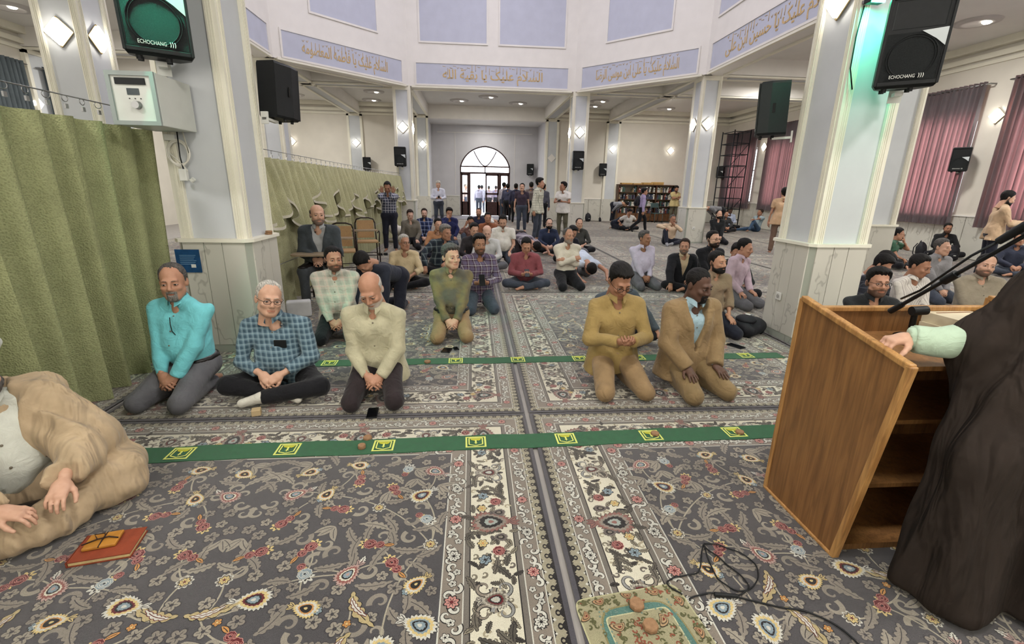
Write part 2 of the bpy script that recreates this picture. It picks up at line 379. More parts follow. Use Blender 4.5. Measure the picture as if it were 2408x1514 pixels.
for i in range(8):
    P, Q = Vector((*OCT[i], 0)), Vector((*OCT[(i+1) % 8], 0)); d = Q-P; L = d.length; ang = math.atan2(d.y, d.x)
    e = empty('wall_drum_%d' % (i+1), (P+Q)/2, ang, kind='structure')
    MB().box((-L/2-.12, 0, HB), (L/2+.12, .55, 9.8), WHITE).build('drum_wall', e)
    box('soffit_trim', (-L/2+.1, -.02, HB-.03), (L/2-.1, .06, HB+.03), TRIM, e); box('soffit_trim', (-L/2+.1, .46, HB-.03), (L/2-.1, .55, HB+.03), TRIM, e)
    if i in (3, 4, 5): continue
    framed(e, -L/2+.27, L/2-.27, 4.84, 5.46, LAV, 'band_panel')
    if i in TXT:
        wd = (L-.54)*(.66 if i in (0,) else .72)
        link('calligraphy', textmesh(shape(TXT[i]), wd, .44, GOLD, bold=.012), e, (0, -.014, 5.09), (PI/2, 0, 0))
        mb = MB(); rv = random.Random(i)                                          # vowel marks above and between the letters
        for q in range(int(wd/.115)):
            x = -wd/2+.05+q*.115; z = 5.33+rv.uniform(-.05, .07); kd = rv.randrange(3)
            if kd == 0: mb.tube([(x-.025, -.016, z+.02), (x, -.016, z-.02), (x+.03, -.016, z+.03)], .007, GOLD, 5)
            elif kd == 1: mb.tube([(x-.05, -.016, z+.01), (x+.05, -.016, z-.002)], .006, GOLD, 5)
            else: mb.tube([(x, -.016, z-.14), (x+.004, -.016, z+.05)], .0075, GOLD, 5)
        mb.build('vowel_marks', e)
    if i in (0, 2, 6):
        u = (L-.5)/2
        for s in (-1, 1): framed(e, s*(u/2+.02)-u/2+.2, s*(u/2+.02)+u/2-.2, 6.1, 8.2, LAV, 'upper_panel')
    else: framed(e, -1.05, 1.05, 6.1, 8.2, LAV, 'upper_panel')
# ---------------- entrance door ----------------
WOODD = mat('dark_walnut_door', (70, 46, 44), .45, .2, 12)
def glassmat():
    m, nt, p = nodes('clear_glass'); out = nt.nodes['Material Output']; tr = N(nt, 'ShaderNodeBsdfTransparent'); gl = N(nt, 'ShaderNodeBsdfGlossy'); gl.inputs['Roughness'].default_value = .03
    mx = N(nt, 'ShaderNodeMixShader', n0=.06); nt.links.new(tr.outputs[0], mx.inputs[1]); nt.links.new(gl.outputs[0], mx.inputs[2]); nt.links.new(mx.outputs[0], out.inputs[0]); MATS['clear_glass'] = m; return m
GLASS = glassmat()
door = empty('door_1', (DXC, YR+.12, 0), 0, kind='structure')
mb = MB(); Y0, Y1 = -.05, .05
for s in (-1, 1):
    mb.box((s*DHW-(.07 if s > 0 else 0), Y0, 0), (s*DHW+(.07 if s < 0 else 0), Y1, DSP), WOODD)
    for i in range(len(AR)-1):
        (xa, za), (xb, zb) = AR[i], AR[i+1]; k = .945
        v = [(s*x, y, z) for y in (Y0, Y1) for x, z in ((xa, za), (xb, zb), (xb*k, DSP+(zb-DSP)*k), (xa*k, DSP+(za-DSP)*k))]
        mb.add(v, [(0, 1, 2, 3), (7, 6, 5, 4), (2, 3, 7, 6), (1, 0, 4, 5)], WOODD)
mb.box((-DHW, Y0, 2.27), (DHW, Y1, 2.36), WOODD); mb.box((-DHW, Y0, 2.62), (DHW, Y1, 2.69), WOODD); mb.box((-.03, Y0, 2.3), (.03, Y1, 2.72), WOODD)
for s in (-1, 1):
    pts = [(s*(.6*t+.02), 0, 2.68+.78*(t**1.6)) for t in [k/8 for k in range(9)]]; mb.tube(pts, .03, WOODD, 6)
for x in (-.88, .8): mb.box((x-.04, Y0, 0), (x+.04, Y1, 2.3), WOODD)
mb.build('door_frame', door)
for x0, x1 in ((-DHW+.05, -.04), (.04, DHW-.05)):
    box('pane', (x0, -.006, 2.36), (x1, .006, 2.62), GLASS, door); box('pane', (x0*.96, -.006, 2.69), (x1*.96, .006, 3.2), GLASS, door)
def leaf(nm, x0, x1, T=None, par=door):
    e = link(nm, None, par) ; wl = x1-x0
    if T: e.location = T[0]; e.rotation_euler = (0, 0, T[1])
    else: e.location = (x0, 0, 0)
    g = .08 if wl > .6 else .06; mb = MB()
    for z0, z1 in ((.02, .78), (1.16, 1.26), (2.18, 2.27)): mb.box((0, -.03, z0), (wl, .03, z1), WOODD)
    mb.box((0, -.03, .02), (g, .03, 2.27), WOODD); mb.box((wl-g, -.03, .02), (wl, .03, 2.27), WOODD); mb.build('leaf_frame', e)
    box('pane', (g, -.005, .78), (wl-g, .005, 1.16), GLASS, e); box('pane', (g, -.005, 1.26), (wl-g, .005, 2.18), GLASS, e)
    return e
leaf('side_light', -DHW+.07, -.92); leaf('door_leaf', .02, .76); leaf('side_light', .84, DHW-.07); lf = leaf('door_leaf', 0, .84, ((-.84, 0, 0), 1.75))
box('handle', (.7, -.08, 1.0), (.74, -.05, 1.25), STEEL, lf)
gr = pieces('ground_outside', [((-30, YR+.05, -.25), (30, 70, -.05))], mat('bright_pavement', (205, 200, 196), .8)); 
# ---------------- wall lamps and ceiling rosettes ----------------
LAMPM = emit('lamp_glass', (255, 248, 236), 14)
GILT = mat('gilt_metal', (170, 150, 110), .35, .05, metal=.8)
def wall_lamp(x, y, nrm, label, z=HL):
    e = empty('wall_lamp', (x, y, z), math.atan2(nrm[0], -nrm[1]), label, 'lamp', 'glowing diamond wall lamps')
    T = Matrix.Rotation(PI/4, 4, 'Y'); h = .12
    MB().box((-h, -.07, -h), (h, -.03, h), LAMPM, T, .012).build('lamp_glass', e)
    MB().box((-h-.012, -.034, -h-.012), (h+.012, -.02, h+.012), GILT, T).build('lamp_plate', e); MB().box((-.05, -.025, -.05), (.05, 0, .05), GILT).build('mount', e)
o = WS-.03
NW, SW = (0, -1), None
LP = [('G', (0, -1), 'left pillar beyond the partition, facing the camera'), ('G', (1, 0), 'left pillar beyond the partition, inner face'),
 ('B', (0, -1), 'pillar behind the near left side loudspeaker'), ('C', (0, -1), 'far left pillar, above its loudspeaker'), ('C', (1, 0), 'far left pillar, face toward the door'),
 ('D', (0, -1), 'far right pillar, above its loudspeaker'), ('D', (-1, 0), 'far right pillar, face toward the door'),
 ('E', (0, -1), 'pillar beside the bookcase, front face'), ('E', (-1, 0), 'pillar beside the bookcase, left face'), ('F', (-1, 0), 'near right pillar at the top edge of the picture')]
for k, n, s in LP:
    c = COLS[k].location; wall_lamp(c.x+n[0]*o, c.y+n[1]*o, n, 'lit diamond wall lamp on '+s, HL if k != 'F' else 3.36)
for x, s in ((-8.42, 'cream far wall next to the near left pillar'), (XC-B_+.02, 'grey pilaster of the far wall left, above the green partition'), (XC-A_-.02, 'pilaster left of the entrance niche'), (XC+B_+.02, 'grey pilaster left of the bookcase'), (9.87, 'cream wall right above the bookcase')):
    wall_lamp(x, YW-(.07 if abs(abs(x-XC)-B_) < .1 or abs(abs(x-XC)-A_) < .1 else 0), (0, -1), 'lit diamond wall lamp on '+s)
wall_lamp(XR, 20.75, (-1, 0), 'lit diamond wall lamp between the two far window curtains'); wall_lamp(XR, 11.3, (-1, 0), 'lit diamond wall lamp between the two near window curtains at right')
wall_lamp(XL, 14.25, (1, 0), 'lit diamond wall lamp above the green partition at the left edge')
box('diamond_ornament', (-.14, -.03, -.14), (.14, 0, .14), WHITE, None, loc=(XC+A_+.12, YW-.07, 3.0), rot=(0, PI/4, 0)); tag(bpy.data.objects['diamond_ornament'], 'white plaster diamond ornament on the pilaster right of the entrance', 'ornament')
ros = MB().lathe([(.01, -.015), (.22, -.015), (.24, -.05), (.30, -.05), (.34, -.03), (.40, -.03), (.42, 0)], mat('plaster_rosette', (196, 192, 190), .6, .03), 24).mesh('plaster_ring')
lmp = MB().lathe([(0, -.075), (.06, -.07), (.085, -.05), (.09, -.01)], emit('ceiling_bulb', (255, 246, 230), 9), 14).mesh('bulb')
RO = [(-7.6, 22.5, 'ceiling bay at far left'), (-4.0, 21.2, 'bay left of the entrance, nearer one'), (-4.5, 23.2, 'bay left of the entrance, farther one'), (-.58, 22.6, 'bay before the entrance, left one'), (.67, 21.5, 'bay before the entrance, bright middle one'), (2.05, 22.8, 'bay before the entrance, right one'),
 (5.5, 21.6, 'bay right of the entrance, nearer one'), (5.5, 22.9, 'bay right of the entrance, farther one'), (9.0, 22.9, 'bay over the bookcase'), (11.0, 10.7, 'bay at the right edge above the window curtains'), (9.5, 16, 'bay between the window wall and the octagon'), (-10.2, 12.7, 'bay at the upper left corner')]
for x, y, s in RO:
    e = empty('ceiling_light', (x, y, HC), 0, 'round plaster ceiling light in the '+s, 'ceiling light', 'round ceiling lights'); link('plaster_ring', ros, e); link('bulb', lmp, e, (.12, -.1, 0))
WARM = (1, .975, .93)
for i, (x, y, en) in enumerate([(-7, 20.5, 130), (XC, 20.6, 110), (7.5, 20.5, 140), (10.3, 16, 85), (10, 11, 125), (10, 5.5, 130), (-8.5, 16, 130), (-8.5, 11, 130), (-8.5, 5, 130), (5, 1, 110), (XC, .8, 100), (-4.5, 1, 120), (XC, 25.5, 36)]):
    light('ceiling_lamp_light', 'AREA', (x, y, HC-.12 if y < 24 else 4.7), en, WARM, .8)
# ---------------- woven carpets: motifs laid as thin coloured pile ----------------
def pilemat(name):
    m, nt, p = nodes(name); at = N(nt, 'ShaderNodeAttribute', attribute_name='Col'); v = coords(nt, (1, 1, 1))
    no = N(nt, 'ShaderNodeTexNoise', i_Scale=420.0, i_Detail=2.0); nt.links.new(v, no.inputs[0]); n2 = N(nt, 'ShaderNodeTexNoise', i_Scale=3.0, i_Detail=3.0); nt.links.new(v, n2.inputs[0])
    a = mixc(nt, 1.0, at.outputs[0], ramp(nt, no.outputs[0], [(.25, (.62, .62, .62, 1)), (.7, (1.15, 1.15, 1.15, 1))]), 'MULTIPLY')
    b = mixc(nt, 1.0, a, ramp(nt, n2.outputs[0], [(.3, (.86, .86, .86, 1)), (.7, (1.08, 1.08, 1.08, 1))]), 'MULTIPLY')
    nt.links.new(b, p.inputs['Base Color']); p.inputs['Roughness'].default_value = .9; p.inputs['Specular IOR Level'].default_value = .15; p.inputs['Sheen Weight'].default_value = .6; p.inputs['Sheen Roughness'].default_value = .4; p.inputs['Sheen Tint'].default_value = (1, .95, .93, 1)
    bump(nt, p, no.outputs[0], .5, .004); MATS[name] = m; return m
PILE = pilemat('carpet_pile')
class CP:
    def __init__(s, dz=.00022, k=.8):
        s.k = k; s.V, s.T, s.C, s.n, s.dz, s.xf = [], [], [], 0, dz, None
    def put(s, P, T, c, layer):
        P = np.asarray(P, float)
        if s.xf: P = s.xf(P)
        s.V.append(np.c_[P, np.full(len(P), .012+(layer+(len(s.V)*.618034 % 1)*.8)*s.dz)]); s.T.append(np.asarray(T)+s.n); s.C.append(np.tile(np.array(lin(c))*s.k, (len(P), 1))); s.n += len(P)
    def fan(s, P, c, layer):
        P = np.asarray(P); n = len(P); k = np.arange(n); s.put(np.r_[P.mean(0)[None], P], np.c_[np.zeros(n, int), k+1, (k+1) % n+1], c, layer)
    def strip(s, P, w, c, layer):
        P = np.asarray(P, float); d = np.gradient(P, axis=0); d /= np.linalg.norm(d, axis=1)[:, None]+1e-9; nrm = np.c_[-d[:, 1], d[:, 0]]; w = np.asarray(w)
        if w.ndim == 0: w = np.full(len(P), float(w))
        A, B = P+nrm*w[:, None]/2, P-nrm*w[:, None]/2; n = len(P); k = np.arange(n-1)
        s.put(np.r_[A, B], np.r_[np.c_[k, k+n, k+1], np.c_[k+1, k+n, k+n+1]], c, layer)
    def rect(s, x0, y0, x1, y1, c, layer): s.put([(x0, y0), (x1, y0), (x1, y1), (x0, y1)], [(0, 1, 2), (0, 2, 3)], c, layer)
    def ring(s, hx, hy, t, c, layer):
        for a in ((-hx, -hy, hx, -hy+t), (-hx, hy-t, hx, hy), (-hx, -hy+t, -hx+t, hy-t), (hx-t, -hy+t, hx, hy-t)): s.rect(*a, c, layer)
    def mesh(s, name, m=None):
        me = fastmesh(name, np.concatenate(s.V), np.concatenate(s.T), [m or PILE], smooth=False)
        a = me.color_attributes.new('Col', 'FLOAT_COLOR', 'POINT'); a.data.foreach_set('color', np.concatenate(s.C).astype(np.float32).ravel()); return me
TH_ = np.linspace(0, 2*PI, 40, endpoint=False)
C_FIELD, C_IV, C_TAU, C_LEAF, C_DK, C_RED, C_PINK, C_OR, C_YEL, C_BLU, C_WH, C_MRED = (81, 79, 81), (226, 220, 198), (142, 132, 120), (146, 136, 122), (34, 31, 32), (104, 30, 36), (206, 146, 136), (208, 150, 84), (222, 198, 136), (142, 160, 168), (216, 214, 202), (150, 92, 84)
def rot2(P, a): c, s = math.cos(a), math.sin(a); P = np.asarray(P); return np.c_[P[:, 0]*c-P[:, 1]*s, P[:, 0]*s+P[:, 1]*c]
def radial(r, n, amp, p=1.0, ph=0, ex=1.0, th=None):
    th = TH_ if th is None else th; R = r*(1-amp+amp*np.abs(np.cos((th+ph)*n/2))**p); return np.c_[R*np.cos(th), R*np.sin(th)*ex]
def flower(cp, c, r, a, L, cols, n=5):
    o, f, k = cols; c = np.array(c); cp.fan(rot2(radial(r, n, .42, .7), a)+c, o, L); cp.fan(rot2(radial(r*.84, n, .45, .7), a)+c, f, L+1)
    for i in range(n):
        d = np.array([math.cos(a+2*PI*i/n), math.sin(a+2*PI*i/n)]); cp.strip([c+d*r*.25, c+d*r*.62], [r*.1, r*.03], o, L+2)
    cp.fan(radial(r*.22, 6, .1)+c, k, L+3)
def leafm(cp, c, l, w, a, L, col, dk, bend=.4, saw=0):
    t = np.linspace(0, 1, 17); P = np.c_[t*l, bend*l*(t*t)*np.sign(bend+1e-9)*.6]; W = w*np.sin(PI*np.clip(t*.96+.03, 0, 1))**.8
    if saw: W = W*(1-.45*((np.arange(17) % 3) == 2))
    P = rot2(P, a)+np.array(c); cp.strip(P, W+.006, dk, L); cp.strip(P, W, col, L+1); cp.strip(P[2:14], .003+.0*t[2:14], dk, L+2)
def scroll(cp, c, r, a, L, col, w=.012, turns=1.1, flip=1):
    t = np.linspace(0, 1, 22); th = a+flip*t*turns*2*PI; R = r*(1-t*.8); P = np.c_[R*np.cos(th), R*np.sin(th)]+np.array(c); cp.strip(P, w*(1.15-t)*1.0+.002, col, L)
def rose(cp, c, r, a, L, cols=(C_DK, C_RED, C_PINK), sep=C_YEL):
    c = np.array(c); d = np.array([math.cos(a), math.sin(a)])
    cp.fan(rot2(radial(r*1.15, 7, .5, 1.4), a)+c-d*r*.75, sep, L); cp.fan(rot2(radial(r*.8, 7, .5, 1.4), a)+c-d*r*.6, C_DK, L+1)
    cp.fan(rot2(radial(r*1.05, 9, .12), a)+c, cols[2], L+2); cp.fan(rot2(radial(r*.95, 9, .14), a)+c, cols[0] if cols[0] != C_DK else cols[1], L+3)
    for k, (rr_, sp) in enumerate(((.74, 4.4), (.5, 4.8), (.28, 5.2))):
        th = np.linspace(0, sp, 16)+a+k*2; cp.strip(np.c_[np.cos(th), np.sin(th)*.9]*r*rr_+c, np.full(16, r*.1), cols[2], L+4)
    cp.fan(radial(r*.16, 5, .2)+c, C_DK, L+5)
def palmette(cp, c, r, a, L, cols):
    o, m1, m2, inn = cols; c = np.array(c); th = np.linspace(0, 2*PI, 72, endpoint=False); k = 24
    saw = 1-.26*((th*k/(2*PI)) % 1); td = (1-.35*np.cos(th)); 
    def tear(s, sw): return rot2(np.c_[np.cos(th)*r*s*1.12*sw, np.sin(th)*r*s*td*.8*sw], a)+c
    cp.fan(tear(1.1, saw), C_DK, L); cp.fan(tear(1.04, saw), o, L+1); cp.fan(tear(.82, 1-.2*((th*18/(2*PI)) % 1)), m1, L+2); cp.fan(tear(.62, 1-.16*((th*14/(2*PI)) % 1)), m2, L+3)
    cp.fan(tear(.44, 1+0*th), C_DK, L+4); cp.fan(tear(.36, 1-.2*((th*10/(2*PI)) % 1)), inn, L+5); cp.fan(tear(.14, 1+0*th), o, L+6)
    d = np.array([math.cos(a), math.sin(a)])
    for s in (-1, 0, 1): leafm(cp, c+d*r*1.0, r*.6, r*.24, a+s*.6, L, o, (70, 64, 66), .2*s)
def poisson(hx, hy, dist, n, others, seed, marg=.03, od=0):
    g = np.random.default_rng(seed); P = []
    O = np.array(others) if len(others) else np.zeros((0, 3))
    for _ in range(n):
        q = np.array([g.uniform(marg, hx-marg), g.uniform(marg, hy-marg)])
        if len(O) and (np.hypot(*(O[:, :2]-q).T) < O[:, 2]+od).any(): continue
        if P and (np.hypot(*(np.array(P)-q).T) < dist).any(): continue
        P.append(q)
    return P
CW, CL = 1.485, 2.015
def make_carpet():
    cp = CP(); hx, hy = CW, CL
    cp.rect(-hx, -hy, hx, hy, (76, 75, 78), 0)
    off = 0; bands = [(.022, (84, 82, 88)), (.055, C_DK), (.005, C_WH), (.075, C_TAU), (.005, C_WH), (.022, (120, 114, 106)), (.005, C_DK), (.2, C_IV), (.005, C_DK), (.022, (120, 114, 106)), (.005, C_WH), (.085, C_TAU), (.006, C_WH)]
    pos = []
    for t, c in bands: cp.ring(hx-off, hy-off, t, c, 1); pos.append((off, t)); off += t
    fx, fy = hx-off, hy-off; cp.rect(-fx, -fy, fx, fy, C_FIELD, 1)
    # border motifs run along every side
    for side in range(4):
        half = hy if side % 2 == 0 else hx; perp = hx if side % 2 == 0 else hy; ang = side*PI/2
        def place(o, half=half, perp=perp, ang=ang):
            def xf(P): return rot2(np.c_[perp-P[:, 1]-o, P[:, 0]], ang)
            return xf
        # P = (along, across from band's outer edge)
        o, t = pos[1]; cp.xf = place(o); n = int((half-o)*2/.058)
        for i in range(n):
            x = -(half-o)+.03+i*.058; th = np.linspace(-2.4, 2.4, 12)
            cp.strip(np.c_[x+.024*np.cos(th+1.57), .027+.02*np.sin(th+1.57)], np.full(12, .019), (164, 157, 134), 3); cp.fan(radial(.006, 5, .1)+np.array([x, .026]), (164, 157, 134), 3)
            cp.fan(radial(.007, 4, .3)+np.array([x+.029, .045]), C_WH, 3)
        g = np.random.default_rng(3)
        for bi in (3, 11):
            o, t = pos[bi]; cp.xf = place(o); n = int((half-o-t)*2/.03)
            for i in range(n):
                x = -(half-o-t)+.02+i*.03; y = t*(.3+.4*((i*7) % 3)/2)
                q = i % 8
                if q == 0: flower(cp, (x, t*.5), t*.42, .3, 4, (C_DK, C_WH if i % 16 else C_PINK, C_RED if i % 16 == 0 else C_DK), 8)
                elif q in (3, 5): flower(cp, (x, y), t*.24, g.uniform(0, 3), 3, (C_DK, C_WH, C_DK), 5)
                else:
                    aa = g.uniform(0, 6.28); fl = 1 if i % 2 else -1
                    scroll(cp, (x, y), t*.29, aa, 2, C_DK, .021, .8, fl); scroll(cp, (x, y), t*.29, aa, 3, C_WH, .0125, .8, fl)
        o, t = pos[7]; cp.xf = place(o); per = .92; n = int(math.ceil((half-o)*2/per)); 
        span = (half-o-t*.5)*2; per = span/max(1, round(span/.92))
        gi = np.random.default_rng(8)
        for q in poisson(span, t, .034, 2500, [], 31, .012):
            aa = gi.uniform(0, 6.28); kq = gi.integers(0, 6); cq = [(96, 90, 80), (150, 142, 122), (60, 56, 52), (128, 120, 104), (176, 166, 140), (108, 100, 92)][kq]
            if kq < 3: leafm(cp, (q[0]-span/2, q[1]), gi.uniform(.035, .055), .02, aa, 2, cq, C_DK, gi.choice([-.8, .8]), 1)
            else: scroll(cp, (q[0]-span/2, q[1]), .017, aa, 2, cq, .009, .9)
        for i in range(int(round(span/per))):
            x0 = -span/2+i*per
            palmette(cp, (x0+.02, t*.5), .088, -PI/2, 3, ((150, 105, 96), (150, 140, 128), C_DK, (168, 176, 168)))
            for sx in (-1, 1):
                xm = x0+per/2; 
                rose(cp, (xm+sx*.26, t*.36), .028, 1.2, 4, (C_DK, C_RED, C_PINK), C_LEAF); flower(cp, (xm+sx*.21, t*.68), .032, .2, 4, (C_DK, C_BLU, C_DK), 6)
                flower(cp, (xm+sx*.31, t*.72), .028, .5, 4, (C_DK, C_YEL, C_OR), 6); palmette(cp, (xm+sx*.345, t*.3), .03, PI/2, 4, ((120, 110, 104), (110, 100, 96), C_DK, C_LEAF))
                for k, (dx, dy, ll, aa) in enumerate(((.1, .15, .1, .4), (.13, .5, .09, -.5), (.16, .85, .1, -.9), (.05, .9, .08, .2), (.24, .12, .07, 2.6), (.37, .6, .08, 1.2), (.39, .9, .07, 2.2), (.28, .95, .06, .2))):
                    leafm(cp, (xm+sx*dx, t*dy), ll, .03, aa if sx > 0 else PI-aa, 3, (110, 104, 92) if k % 2 else (84, 80, 72), C_DK, .5*sx, 1)
                scroll(cp, (xm+sx*.055, t*.32), .05, 1.57, 3, C_DK, .02, 1.1, sx); scroll(cp, (xm+sx*.055, t*.32), .05, 1.57, 4, (150, 150, 146), .012, 1.1, sx)
                scroll(cp, (xm+sx*.06, t*.72), .045, -1.57, 3, C_DK, .02, 1.1, -sx); scroll(cp, (xm+sx*.06, t*.72), .045, -1.57, 4, C_LEAF, .011, 1.1, -sx)
            palmette(cp, (x0+per/2, t*.5), .05, PI/2, 4, ((190, 184, 168), (120, 112, 100), C_RED, (190, 190, 180)))
        cp.xf = None
    # field: one quarter designed, mirrored four ways
    big = poisson(fx, fy, .158, 2500, [], 11, .05); occ = [(q[0], q[1], .064) for q in big]
    small = poisson(fx, fy, .066, 12000, occ, 12, .03); ctr = (0, 0)
    for sx in (-1, 1):
        for sy in (-1, 1):
            cp.xf = (lambda P, sx=sx, sy=sy: np.c_[P[:, 0]*sx, P[:, 1]*sy]); g = np.random.default_rng(21)
            for i, q in enumerate(big):       # vines
                ds = [(np.hypot(*(p-q)), j) for j, p in enumerate(big) if j > i]; ds.sort()
                for d, j in ds[:1]:
                    p = big[j]; mid = (p+q)/2+np.array([-(p-q)[1], (p-q)[0]])*.22; t = np.linspace(0, 1, 12)[:, None]
                    cp.strip((1-t)**2*q+2*t*(1-t)*mid+t*t*p, np.full(12, .007), (176, 168, 148), 2)
            for i, q in enumerate(small):
                a = g.uniform(0, 6.28); k = g.integers(0, 10); lc = (160, 152, 137) if k % 2 else (144, 136, 124); lk = (66, 63, 66)
                if k < 4: flower(cp, q, g.uniform(.03, .04), a, 2, (lk, lc, lk), 5)
                elif k < 7: leafm(cp, q-np.array([math.cos(a), math.sin(a)])*.05, g.uniform(.1, .15), .046, a, 2, lc, lk, g.choice([-.9, .9]), 1)
                elif k < 9:
                    scroll(cp, q, .042, a, 2, lc, .02, .9, 1 if k == 7 else -1)
                else:
                    for s in (-.7, 0, .7): leafm(cp, q-np.array([math.cos(a), math.sin(a)])*.03, .09, .034, a+s, 2, lc, lk, s, 0)
            for i, q in enumerate(big):
                a = g.uniform(0, 6.28); k = i % 8; d = np.array([math.cos(a), math.sin(a)])
                z_ = .84
                if k in (0, 5): rose(cp, q, .034*z_, a, 4); rose(cp, q+d*.046, .025*z_, a+.3, 4); leafm(cp, q+d*.066, .045, .018, a, 4, C_OR, C_DK, .3)
                elif k == 1: palmette(cp, q, .074*z_, a, 4, (C_WH, C_YEL, C_RED if i % 3 else C_BLU, C_BLU))
                elif k == 2: palmette(cp, q, .058*z_, a, 4, (C_YEL, C_WH, C_OR, C_DK)); flower(cp, q-d*.05, .022, a, 4, (C_DK, C_BLU, C_WH), 6)
                elif k == 3: flower(cp, q, .042*z_, a, 4, (C_WH, C_LEAF, C_RED), 9); flower(cp, q, .03*z_, a+.3, 7, (C_DK, C_YEL, C_RED), 7)
                elif k == 4: rose(cp, q, .036*z_, a, 4, (C_BLU, C_BLU, C_WH), C_WH); rose(cp, q+d*.05, .022*z_, a, 4)
                elif k == 6:
                    leafm(cp, q-d*.07, .17, .05, a, 4, (190, 172, 126), C_DK, 1.0, 1); leafm(cp, q-d*.04, .1, .022, a+.15, 7, C_WH, C_RED, .9, 1); flower(cp, q+d*.075, .019, a, 6, (C_DK, C_OR, C_YEL), 5)
                else: palmette(cp, q, .066*z_, a, 4, ((190, 160, 150), C_MRED, C_IV, C_BLU)); leafm(cp, q+d*.06, .05, .026, a, 4, C_WH, C_DK, .4, 1)
            cp.xf = None
    return cp.mesh('carpet')
CARPET = make_carpet()
SX, SY = .385, 3.06; DXX, DYY = 3.0, 4.04
RWN = ['nearest the camera', 'second', 'third', 'fourth', 'fifth', 'last']
CNM = {0: 'just right of the aisle seam', -1: 'just left of the aisle seam', 1: 'second to the right of the aisle seam', -2: 'second to the left of the aisle seam', 2: 'third to the right of the aisle seam', 3: 'by the window wall', -3: 'third to the left of the aisle seam', -4: 'by the left wall'}
for j in range(-1, 5):
    for i in range(-4, 4):
        if i < -3 or (i < -2 and j < 1): continue
        x, y = SX+DXX*(i+.5), SY+DYY*(j+.5)
        o = link('carpet', CARPET, None, (x, y, 0), (0, 0, PI if (i+j) % 2 else 0))
        tag(o, 'grey floral carpet, %s row, %s' % (RWN[j+1], CNM[i]) if j >= 0 else 'grey floral carpet in the foreground row, '+CNM[i], 'carpet', 'grey floral carpets laid edge to edge')
# the plain strip of carpet before the far wall
tag(box('runner_carpet', (XL+.2, SY+DYY*5+.01, .001), (XR-.2, YW-.2, .012), mat('far_carpet', (128, 120, 116), .9, .25, 9), None), 'grey-brown carpet strip along the foot of the far wall', 'carpet')
tag(box('entrance_carpet', (RX0+.06, YW+.02, .001), (RX1-.06, YR-.2, .012), mat('entrance_carpet_pile', (140, 134, 140), .8, .2, 9), None), 'pale carpet inside the entrance niche by the door', 'carpet')
# ---------------- green prayer strips ----------------
GREEN = mat('green_felt', (24, 88, 50), .95, .1, 25, .5, 500, sheen=.2); YELG = mat('yellow_embroidery', (196, 204, 92), .8, .12, 60, .4, 400)
def emblem_mesh():
    cp = CP(.0006, 1.); h, w = .064, .066; Y = (205, 212, 110); Y2 = (176, 176, 50)
    cp.ring(w, h, .011, Y, 1)
    sh = [(-.043, .046), (.043, .046), (.043, -.03), (0, -.047), (-.043, -.03)]
    for k in range(5): cp.strip([sh[k], sh[(k+1) % 5]], np.array([.008, .008]), Y, 2)
    cp.fan([(-.036, .04), (.036, .04), (.028, .018), (.014, .012), (.006, .02), (-.006, .012), (-.03, .022)], Y2, 2)
    cp.fan([(-.006, .02), (.006, .02), (.005, -.008), (.012, -.018), (.004, -.016), (0, -.034), (-.004, -.016), (-.012, -.018), (-.005, -.008)], Y, 3)
    m, nt, p = nodes('yellow_green_embroidery'); at = N(nt, 'ShaderNodeAttribute', attribute_name='Col'); nt.links.new(at.outputs[0], p.inputs['Base Color']); p.inputs['Roughness'].default_value = .8
    return cp.mesh('emblem', m)
EMB = emblem_mesh()
def prayer_strip(x0, y0, x1, y1, xs, label, wd=.17):
    d = Vector((x1-x0, y1-y0, 0)); L = d.length; e = empty('prayer_strip', (x0, y0, .014), math.atan2(d.y, d.x), label, 'prayer strip', 'green prayer strips with yellow emblems')
    n = 60; P = np.zeros((n+1, 3, 3)); t = np.linspace(0, L, n+1); P[:, :, 0] = t[:, None]; P[:, :, 1] = np.array([-wd/2, 0, wd/2])[None]+(.004*np.sin(t*5)+.003*np.sin(t*17))[:, None]; P[:, :, 2] = .0035+.0012*np.sin(t*11)[:, None]
    mb = MB(); mb.grid(P, GREEN); Q = P.copy(); Q[:, :, 2] = 0
    mb.grid(np.stack([P[:, 0], Q[:, 0]], 1), GREEN); mb.grid(np.stack([Q[:, 2], P[:, 2]], 1), GREEN); mb.build('felt_strip', e)
    for x in xs: link('emblem', EMB, e, ((x-x0)/math.cos(math.atan2(d.y, d.x)), 0, -.0065))
prayer_strip(-2.9, 2.60, 2.35, 2.715, [-2.36, -1.77, -1.15, -.57, .01, .6, 1.18, 1.77], 'long green felt strip with yellow emblems across the foreground carpets')
prayer_strip(-2.0, 4.10, 3.1, 4.18, [-1.9, -1.32, -.75, -.17, .42, 1.02, 1.6, 2.2, 2.72], 'second green felt strip with yellow emblems behind the front row of men', .15)
